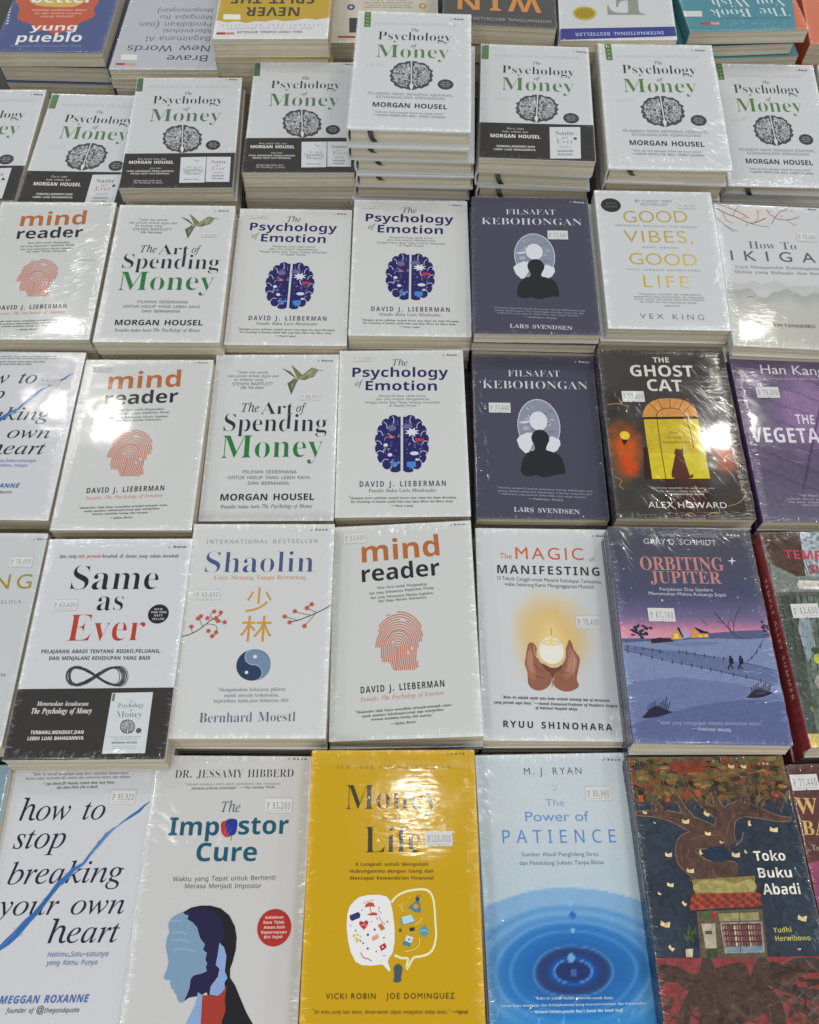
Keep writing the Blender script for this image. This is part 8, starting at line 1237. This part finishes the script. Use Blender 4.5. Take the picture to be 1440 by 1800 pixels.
def crease_mesh(w, l, seed, amp, areas):
    """raised creases in the film: thin rounded ridges that catch the lamps"""
    rnd = random.Random(seed); V = []; F = []
    def ridge(x, y, a, ln, wd, hf=1.0):
        n = 6; k0 = len(V); bend = rnd.uniform(-.12, .12)
        for i in range(n + 1):
            s = i / n - .5; ww = wd * (1 - (2 * s) ** 2) * .5 + .00002
            cx = x + math.cos(a) * s * ln - math.sin(a) * bend * ln * (4 * s * s - 1); cy = y + math.sin(a) * s * ln + math.cos(a) * bend * ln * (4 * s * s - 1)
            for u, h in ((-1, 0), (-.5, .55), (0, .75), (.5, .55), (1, 0)):
                V.append((max(-w / 2, min(w / 2, cx - math.sin(a) * u * ww)), max(-l / 2, min(l / 2, cy + math.cos(a) * u * ww)), .00078 + h * ww * hf))
        for i in range(n):
            for j in range(4):
                q = k0 + i * 5 + j; F.append((q, q + 5, q + 6, q + 1))
    for side in range(4):
        L = w if side % 2 == 0 else l
        for k in range(int(L * 1000 * .42 * amp)):
            s = rnd.uniform(-.5, .5) * L; d = abs(rnd.gauss(0, .0022)) + .0006
            x, y, a = ((s, -l / 2 + d, 1.57), (w / 2 - d, s, 0), (s, l / 2 - d, 1.57), (-w / 2 + d, s, 0))[side]
            ridge(x, y, a + rnd.gauss(0, .32), rnd.uniform(.002, .009), rnd.uniform(.0003, .0009), rnd.uniform(.15, .9))
    for cx, cy, sx, sy, ang, n, ln in areas:
        for k in range(n):
            ridge((cx + rnd.gauss(0, sx)) / 1000, (cy + rnd.gauss(0, sy)) / 1000, math.radians(ang + rnd.gauss(0, 9)), rnd.uniform(.4, 1.3) * ln / 1000, rnd.uniform(.0007, .0024), rnd.uniform(.12, .4))
    if not F: return None
    me = bpy.data.meshes.new('film_crease'); me.from_pydata(V, [], F); me.materials.append(M_CREASE)
    me.polygons.foreach_set('use_smooth', [True] * len(F)); return me
INKCACHE = {}
def artwork(design):
    """the cover print as three layers of ink: large lettering, drawing, small print"""
    if design in INKCACHE: return INKCACHE[design]
    items = ART.get(design, []); A = {'title_lettering': Ink(), 'illustration_print': Ink(), 'small_print': Ink()}
    z = 0.00010; dz = min(8e-6, 0.00045 / max(1, sum(3 if it[0] == 'G' else 1 for it in items)))
    for it in items:
        k = it[0]
        if k == 'T':
            _, s, st, col, x0, y0, x1, y1, cap = it
            put_text(A['title_lettering' if cap > 4.2 else 'small_print'], s, st, col, x0, y0, x1, y1, cap, z)
        elif k == 'P': poly(A['illustration_print'], list(zip(it[2][::2], it[2][1::2])), it[1], z, it[3])
        elif k == 'L': stroke(A['illustration_print'], list(zip(it[3][::2], it[3][1::2])), it[2], it[1], z, it[4])
        elif k == 'E': ell(A['illustration_print'], it[2], it[3], it[4], it[5], it[1], z)
        elif k == 'G':
            n = motif(A['illustration_print'], it[1], it[2], it[3], z, dz); z += dz * max(0, n - 1)
        z += dz
    INKCACHE[design] = A; return A
MESHES = {}
def make_book(name, q, design, t, hard, film, areas=(), seed=0, art=True, sticker=None, ribbon=0, kind='paperback_book', slant=0.0, tone=1.0):
    x, y, a, h, w, l, rx, ry = q
    root = bpy.data.objects.new(kind, None); COL.objects.link(root)
    root.empty_display_size = .02
    R = Matrix.Rotation(a, 4, 'Z') @ Matrix.Rotation(rx, 4, 'X') @ Matrix.Rotation(ry, 4, 'Y')
    root.matrix_world = Matrix.Translation((x, y, h)) @ R @ Matrix.Translation((0, 0, -t))
    top = bpy.data.objects   # parts share one origin at the face of the cover, lifted by t from the base of the book
    off = Matrix.Translation((0, 0, t)); pr = {'seed': float(seed), 'film': float(film), 'mottle': {'toko': .8, 'temple': .9, 'veg': .35, 'ghost': .3, 'orbit': .22, 'witch': .5, 'patience': .08}.get(design, 0.0) if art else 0.0}
    paint = PAINT.get(design) if art else None
    face = FACE.get(design, WHITE); sp = SPINE.get(design, EDGE)
    th = .0024 if hard else .00035
    A = artwork(design) if art else {}
    me = sheet_mesh('cover', w, l, t, th, 0, .0022 if hard else .0009, (90 if paint else 24 if hard else 2), (135 if paint else 2), paint, face, sp, hard, [A[k] for k in (('illustration_print', 'small_print') if design in ('vibes', 'gold') else ('illustration_print', 'small_print', 'title_lettering'))] if art else ())
    parts = [link('cover', me, root, pr)]
    if hard: b_ = block_mesh(w, l, t, -w / 2 + .004, w / 2 - .0032, -l / 2 + .0032, l / 2 - .0032, -t + .0025, -.0025, seed)
    else: b_ = block_mesh(w, l, t, -w / 2 + .0006, w / 2 - .0004, -l / 2 + .0004, l / 2 - .0004, -t + .0004, -.0004, seed, slant)
    parts.append(link('page_block', b_, root, {'tone': tone}))
    if art:
        for nm in (('title_lettering',) if design in ('vibes', 'gold') else ()):
            key = (design, nm, round(w, 4), round(l, 4))
            if key not in MESHES:
                o = A[nm].build(nm, M_FOIL if (nm == 'title_lettering' and design in ('vibes', 'gold')) else M_CARD, root, w / .14, l / .21, pr); MESHES[key] = o.data if o else None
            else: o = link(nm, MESHES[key], root, pr) if MESHES[key] else None
            if o: parts.append(o)
    if sticker:
        cx, cy, sw, sh, txt = sticker; I = Ink(); zz = .00062
        rs = random.Random(seed); c = (200, 201, 201)
        pts = [(cx - sw / 2, cy - sh / 2), (cx - .8, cy - sh / 2), (cx, cy - sh / 2 + 1.3), (cx + .8, cy - sh / 2), (cx + sw / 2, cy - sh / 2), (cx + sw / 2, cy + sh / 2), (cx - sw / 2, cy + sh / 2)]
        n = len(pts); I.add(pts + pts, [tuple(range(n))] + [(i, n + i, n + (i + 1) % n, (i + 1) % n) for i in range(n)], c, zz)
        for i in range(n, 2 * n): I.v[i] = (I.v[i][0], I.v[i][1], zz - .00012)
        s_ = I.build('price_sticker', M_STICK, root, w / .14, l / .21); T_ = Ink(); dk = (112, 112, 118)
        put_text(T_, 'P ' + txt if len(txt) < 7 else 'P' + txt, 'm', dk, cx - sw * .43, cy - sh * .22, cx + sw * .43, cy - sh * .22 + rs.uniform(-.3, .3), sh * .42, zz + 2e-5)
        stroke(T_, [(cx - sw * .43, cy - sh * .36), (cx + sw * .4, cy - sh * .36)], .35, (176, 150, 150), zz + 2e-5)
        p_ = T_.build('price_lettering', M_STICK, s_, w / .14, l / .21)
        if rs.random() < .6: s_.location.z += 0
        parts.append(s_)
    if film > 0 and art:
        parts.append(link('shrink_wrap', film_mesh(w, l, t, seed, film), root))
        cm = crease_mesh(w, l, seed + 5, film, areas)
        if cm: o = link('film_crease', cm, root); o['kind'] = 'stuff'; parts.append(o)
    if ribbon:
        V = []; F = []; n = 9; xr = -w / 2 + .027
        for i in range(n + 1):
            s = i / n; yy = -l / 2 + .006 - .0075 * math.sin(s * 1.9); zz = -.0028 - (t - .006) * s * .95 * ribbon
            for u in (-1, 1): V.append((xr + u * .0032 + .006 * s * s, yy - .0003, zz))
        for i in range(n): F.append((2 * i, 2 * i + 1, 2 * i + 3, 2 * i + 2))
        me = bpy.data.meshes.new('ribbon_bookmark'); me.from_pydata(V, [], F); me.materials.append(M_RIB); o = link('ribbon_bookmark', me, root)
        sm_ = o.modifiers.new('thick', 'SOLIDIFY'); sm_.thickness = .0004; parts.append(o)
    for o in parts: o.location.z += t
    root['category'] = 'book'
    return root

# name: (design, thickness mm, hardback, film amount, label, short, group)
B = {
'P0a': ('pueblo', 21, 0, .6, 'blue paperback with orange blob and white lower-case lettering, top of its stack, back row', 'the blue paperback with the orange blob', None),
'P0b': ('words', 15, 0, .5, 'pale grey paperback with upside-down grey lettering beside the blue paperback in back row', 'the pale grey upside-down paperback', None),
'P0c': ('never', 26, 0, .3, 'yellow and white upside-down paperback, torn white edge, between pale grey and cream books', 'the yellow upside-down paperback', None),
'P0d': ('cream', 24, 0, .3, 'cream book with small gear drawings, half hidden behind the tallest white stack', 'the cream book with small gears', None),
'P0e': ('win', 27, 0, .3, 'dark grey upside-down book with big orange capitals in the back row', 'the dark grey book with orange capitals', None),
'P0f': ('letter_e', 17, 0, .4, 'white upside-down book with blue band, gold seal and one huge grey capital', 'the white book with blue band and gold seal', None),
'P0g': ('wish', 18, 0, .9, 'teal upside-down paperback with white lettering and an orange right edge', 'the teal paperback with orange edge', None),
'P0h': ('coral', 30, 0, .8, 'coral orange book cut by the right edge of the photo, beside the teal paperback', 'the coral orange book', None),
'P1a': ('psych_one', 20, 0, .3, 'white brain book with dark band, cut off by the left edge of the photo', 'the brain book at the left edge', 'brain'),
'P1b': ('psych_one', 20, 0, .3, 'white brain book whose dark band shows one small cover, left of the leaning brain book', 'the second brain book from the left', 'brain'),
'P1c': ('psych_two', 21, 0, .3, 'white brain book whose dark band shows two whole small covers, turned slightly anticlockwise', 'the turned brain book with two small covers', 'brain'),
'P1d': ('psych_two', 21, 0, .3, 'white brain book with a two-cover dark band, partly hidden by the tallest hardback stack', 'the brain book beside the tallest stack', 'brain'),
'P1e': ('psych', 22, 1, .7, 'white hardback with grey brain and green word on top of the tallest stack', 'the top hardback of the tallest stack', 'brain'),
'P1f': ('psych_one', 22, 0, .3, 'white brain book with one-cover dark band, directly right of the tallest stack', 'the banded brain book right of the tallest stack', 'brain'),
'P1g': ('psych', 24, 1, 1.0, 'white brain hardback without band, creased film at its lower right corner', 'the brain hardback with creased lower right corner', 'brain'),
'P1h': ('psych', 20, 1, .6, 'white brain hardback without band, cut by the right edge, lower than its left neighbour', 'the low brain hardback near the right edge', 'brain'),
'P1i': ('psych', 20, 0, .3, 'sliver of a white book at the right edge, beside the last brain hardback', 'the white sliver at the right edge', 'brain'),
'R2a': ('mind', 19, 0, 1.0, 'white fingerprint-head paperback at the left edge, film creased and shining on its right side', 'the fingerprint-head book at the left edge', 'finger'),
'R2b': ('spend', 21, 0, .7, 'white hummingbird paperback just below the leaning brain book, upper one of the two', 'the upper hummingbird book', 'bird'),
'R2c': ('emotion', 15, 0, .4, 'white blue-brain paperback beside the upper hummingbird book, lower than its right twin', 'the left blue-brain book of the upper pair', 'blue'),
'R2d': ('emotion', 22, 0, .4, 'white blue-brain paperback directly in front of the tallest hardback stack', 'the blue-brain book before the tallest stack', 'blue'),
'R2e': ('lies', 15, 0, .5, 'dark purple paperback with hatted silhouette, upper one, white price label beside the oval', 'the upper dark purple book', 'lies'),
'R2f': ('vibes', 20, 0, 1.0, 'white paperback with large gold foil capitals and a dark round seal', 'the white book with gold foil capitals', None),
'R2g': ('ikigai', 14, 0, .9, 'pale paperback with brown branches and misty mountains at the right edge', 'the misty mountain book', None),
'R3a': ('stop', 18, 0, .5, 'white paperback with blue brush stroke, cut by the left edge, upper one of two', 'the upper brush-stroke book', 'stroke'),
'R3b': ('mind', 20, 0, .5, 'white fingerprint-head paperback with a lamp glare over its black word', 'the fingerprint-head book with the glare', 'finger'),
'R3c': ('spend', 20, 0, .6, 'white hummingbird paperback between a fingerprint-head book and a blue-brain book, lower of the two', 'the lower hummingbird book', 'bird'),
'R3d': ('emotion', 20, 0, .3, 'white blue-brain paperback in front of the upper pair, beside a dark purple book', 'the lowest blue-brain book', 'blue'),
'R3e': ('lies', 14, 0, .8, 'dark purple paperback with hatted silhouette, lower one, price label left of the oval', 'the lower dark purple book', 'lies'),
'R3f': ('ghost', 18, 0, 1.0, 'dark paperback with glowing yellow door and cat, film full of shining streaks', 'the dark book with yellow door and cat', None),
'R3g': ('veg', 16, 0, .9, 'purple paperback with leaf veins and white capitals at the right edge', 'the purple leaf book', None),
'R4a': ('gold', 20, 0, .4, 'pale book with gold capitals, cut off by the left edge, below the brush-stroke book', 'the pale book with gold capitals', None),
'R4b': ('same', 22, 0, .9, 'white paperback with red word, scribbled infinity sign and wide dark band at its foot', 'the book with the infinity scribble', None),
'R4c': ('shaolin', 18, 0, .8, 'white paperback with yin-yang disc, golden Chinese characters and blossom twigs', 'the yin-yang book', None),
'R4d': ('mind', 14, 0, .7, 'white fingerprint-head paperback tilted upwards on its right side, in the middle of its row', 'the tilted fingerprint-head book', 'finger'),
'R4e': ('magic', 11.5, 0, .9, 'white paperback with two cupped hands around a candle', 'the candle and hands book', None),
'R4f': ('orbit', 18, 0, 1.0, 'paperback with a snowy dusk field, lit farmhouses and two walkers', 'the snowy dusk book', None),
'R4g': ('temple', 18, 0, 1.0, 'paperback with grey-green alley picture and red spine at the right edge', 'the red-spined alley book', None),
'R5z': ('sliver', 18, 0, .3, 'corner of a bluish book at the left edge beside the lower brush-stroke book', 'the bluish corner at the left edge', None),
'R5a': ('stop', 16, 0, .6, 'white paperback with blue brush stroke across large italic words, lower one of two', 'the lower brush-stroke book', 'stroke'),
'R5b': ('impostor', 18, 0, .9, 'white paperback with layered blue, black and red head profiles and a red seal', 'the layered head profiles book', None),
'R5c': ('life', 20, 0, 1.0, 'bright yellow paperback with two speech bubbles and dark foil lettering', 'the yellow speech bubble book', None),
'R5d': ('patience', 12, 0, 1.0, 'pale and blue paperback with a water drop and ripples', 'the water ripple book', None),
'R5e': ('toko', 18, 0, 1.0, 'dark blue paperback with a twisted tree growing out of a small shop', 'the twisted tree book', None),
'R5f': ('witch', 15, 0, .8, 'maroon paperback with gold capitals, cut by the right edge beside the tree book', 'the maroon book', None),
}
GROUPS = {'brain': 'white books with a grey brain and a green word', 'finger': 'white books with a fingerprint-patterned head', 'bird': 'white books with a folded hummingbird', 'blue': 'white books with a blue brain', 'lies': 'dark purple books with a hatted silhouette', 'stroke': 'white books with a blue brush stroke'}
AREAS = {'R2a': [(42, 10, 10, 34, 28, 60, 14), (30, -80, 10, 6, 10, 12, 10)], 'R3f': [(36, 6, 16, 34, -52, 150, 22), (-40, 30, 12, 8, -80, 16, 12), (-8, -84, 16, 10, -50, 40, 16)],
         'P1g': [(48, -62, 12, 22, -35, 26, 12), (0, -98, 30, 2, 60, 18, 5)], 'R4f': [(0, 92, 34, 5, -55, 40, 15), (-56, 84, 5, 12, -60, 12, 18), (52, -52, 8, 12, 10, 14, 12)], 'R4d': [(6, 101, 22, 1.5, 80, 16, 7)],
         'R5c': [(24, 66, 10, 10, 40, 10, 9)], 'R3g': [(0, -20, 26, 8, -20, 14, 16)], 'R4e': [(60, -90, 8, 8, 70, 12, 10)], 'R5b': [(-52, 52, 6, 10, -40, 10, 18), (-18, 48, 12, 5, 60, 6, 12)],
         'P1e': [(56, 60, 6, 18, -50, 10, 8)], 'R4b': [(0, -101, 40, 2, 50, 30, 5)], 'R5e': [(62, -20, 4, 30, -70, 12, 12), (56, -84, 10, 8, 30, 14, 12)], 'R5d': [(-60, 60, 6, 30, -60, 14, 10), (-20, -92, 30, 6, 60, 10, 10)],
         'P0g': [(0, -106, 40, 3, 40, 20, 6)], 'P1h': [(20, -95, 18, 4, 40, 14, 6)], 'R4g': [(-30, 98, 20, 5, -60, 24, 10), (-58, 0, 4, 50, -60, 24, 8)], 'R2g': [(-20, -96, 22, 3, 60, 12, 6)], 'R2f': [(62, -20, 3, 50, 80, 14, 9)], 'R3e': [(-60, 20, 4, 40, -80, 14, 10)]}
want = {('H', split_style(it[2])[0], 1) for v in ART.values() for it in v if it[0] == 'T'} | {('H', 'm', 1)}
for v in ART.values():
    for it in v:
        if it[0] == 'T':
            st = split_style(it[2])[0]
            for c in it[1].strip(): want.add((c, st, level(it[8])))
for v in STICKERS.values():
    for c in 'P ' + v[4]: want |= {(c, 'm', 1), (c, 'm', 2), (c, 'm', 5)}
for c in 'TEMPLE ALLEY SUMMER': want.add((c, 'sb', 2))
load_glyphs(want)
STACKED = random.Random(11)
for i, (nm, (design, tmm, hard, film, label, short, grp)) in enumerate(B.items()):
    q = list(FIT[nm]); t = tmm / 1000
    if t > q[3] - .004: t = q[3] * .55
    st = STICKERS.get(nm)
    root = make_book(nm, q, design, t, hard, film, AREAS.get(nm, ()), seed=i * 3.7 + 1, sticker=st, ribbon={'P1e': .9, 'P1g': .35, 'P1h': .8}.get(nm, 0), kind='hardback_book' if hard else 'paperback_book', tone=STACKED.uniform(.9, 1.08), slant=.004 if nm[:2] in ('R4', 'R5') else .0008)
    root['label'] = label
    if grp: root['group'] = GROUPS[grp]
    if nm == 'R4g':
        I = Ink(); put_text(I, 'TEMPLE ALLEY SUMMER', 'sb', (226, 170, 150), 0, 0, 120, 0, 5.5, 0, False)
        o = I.build('spine_lettering', M_STICK, root); o.matrix_local = Matrix(((0, 0, -1, -q[4] / 2 - .0003), (-1, 0, 0, .06), (0, 1, 0, .005), (0, 0, 0, 1)))
    # the rest of the stack, down to the table
    z = q[3] - t; n = max(1, round(z / max(.014, t))); tl = z / n
    lhard = hard or nm == 'P1f'
    for k in range(n):
        dy = {'R3': -.0022, 'R4': -.004, 'R5': -.003}.get(nm[:2], -.0008)
        qq = [q[0] + STACKED.uniform(-.0016, .0016), q[1] + dy + STACKED.uniform(-.0012, .0012), q[2] + STACKED.uniform(-.012, .012), z - k * tl, q[4], q[5], 0, 0]
        if nm == 'P1e': qq[0] += (.001, .009, .008, .004, 0, 0, 0, 0)[k]; qq[1] += (-.002, .0, -.003, 0, 0, 0, 0, 0)[k]
        if nm == 'R2f' and k == 0: qq[0] -= .004
        if nm in ('P0a',): qq[1] -= .001 * k
        if nm == 'P0g' and k == 0: qq[0] -= .012
        if k == n - 1: qq[3] -= .0002
        r = make_book(nm, qq, design, tl - .0006, lhard, 0, seed=i * 3.7 + k * .31 + 2, art=False, kind='hardback_book' if lhard else 'paperback_book', ribbon=(.3 if nm == 'P1e' else .95 if nm == 'P1f' else 0) if lhard and k < 3 else 0, tone=STACKED.uniform(.86, 1.04))
        if k == 0: r['label'] = 'book lying directly beneath ' + short
        else: r['label'] = ('third', 'fourth', 'fifth', 'sixth', 'seventh', 'eighth', 'ninth', 'tenth', 'eleventh', 'twelfth')[k - 1] + ' book down in the stack under ' + short
        r['group'] = 'books underneath in the stacks'
# ---------------------------------------------------------------- table and floor
def slab(name, x0, x1, y0, y1, z0, z1, mat, bev):
    me = bpy.data.meshes.new(name); V = [(x, y, z) for z in (z0, z1) for x, y in ((x0, y0), (x1, y0), (x1, y1), (x0, y1))]
    me.from_pydata(V, [], [(3, 2, 1, 0), (4, 5, 6, 7), (0, 1, 5, 4), (1, 2, 6, 5), (2, 3, 7, 6), (3, 0, 4, 7)]); me.materials.append(mat)
    o = bpy.data.objects.new(name, me); COL.objects.link(o)
    if bev: m_ = o.modifiers.new('b', 'BEVEL'); m_.width = bev; m_.segments = 3
    return o
table = bpy.data.objects.new('display_table', None); COL.objects.link(table); table.location = (0.02, .62, -.75)
table['label'] = 'dark display table carrying all the stacks of books'; table['category'] = 'table'
o = slab('tabletop', -.80, .80, -.78, .80, .72, .7495, M_TABLE, .004); o.parent = table
for sx in (-1, 1):
    for sy in (-1, 1):
        o = slab('leg', sx * .74 - .03, sx * .74 + .03, sy * .72 - .03, sy * .72 + .03, 0, .7198, M_TABLE, .003); o.parent = table
fl = slab('floor', -6, 6, -5, 8, -.80, -.7502, M_FLOOR, 0); fl['kind'] = 'structure'
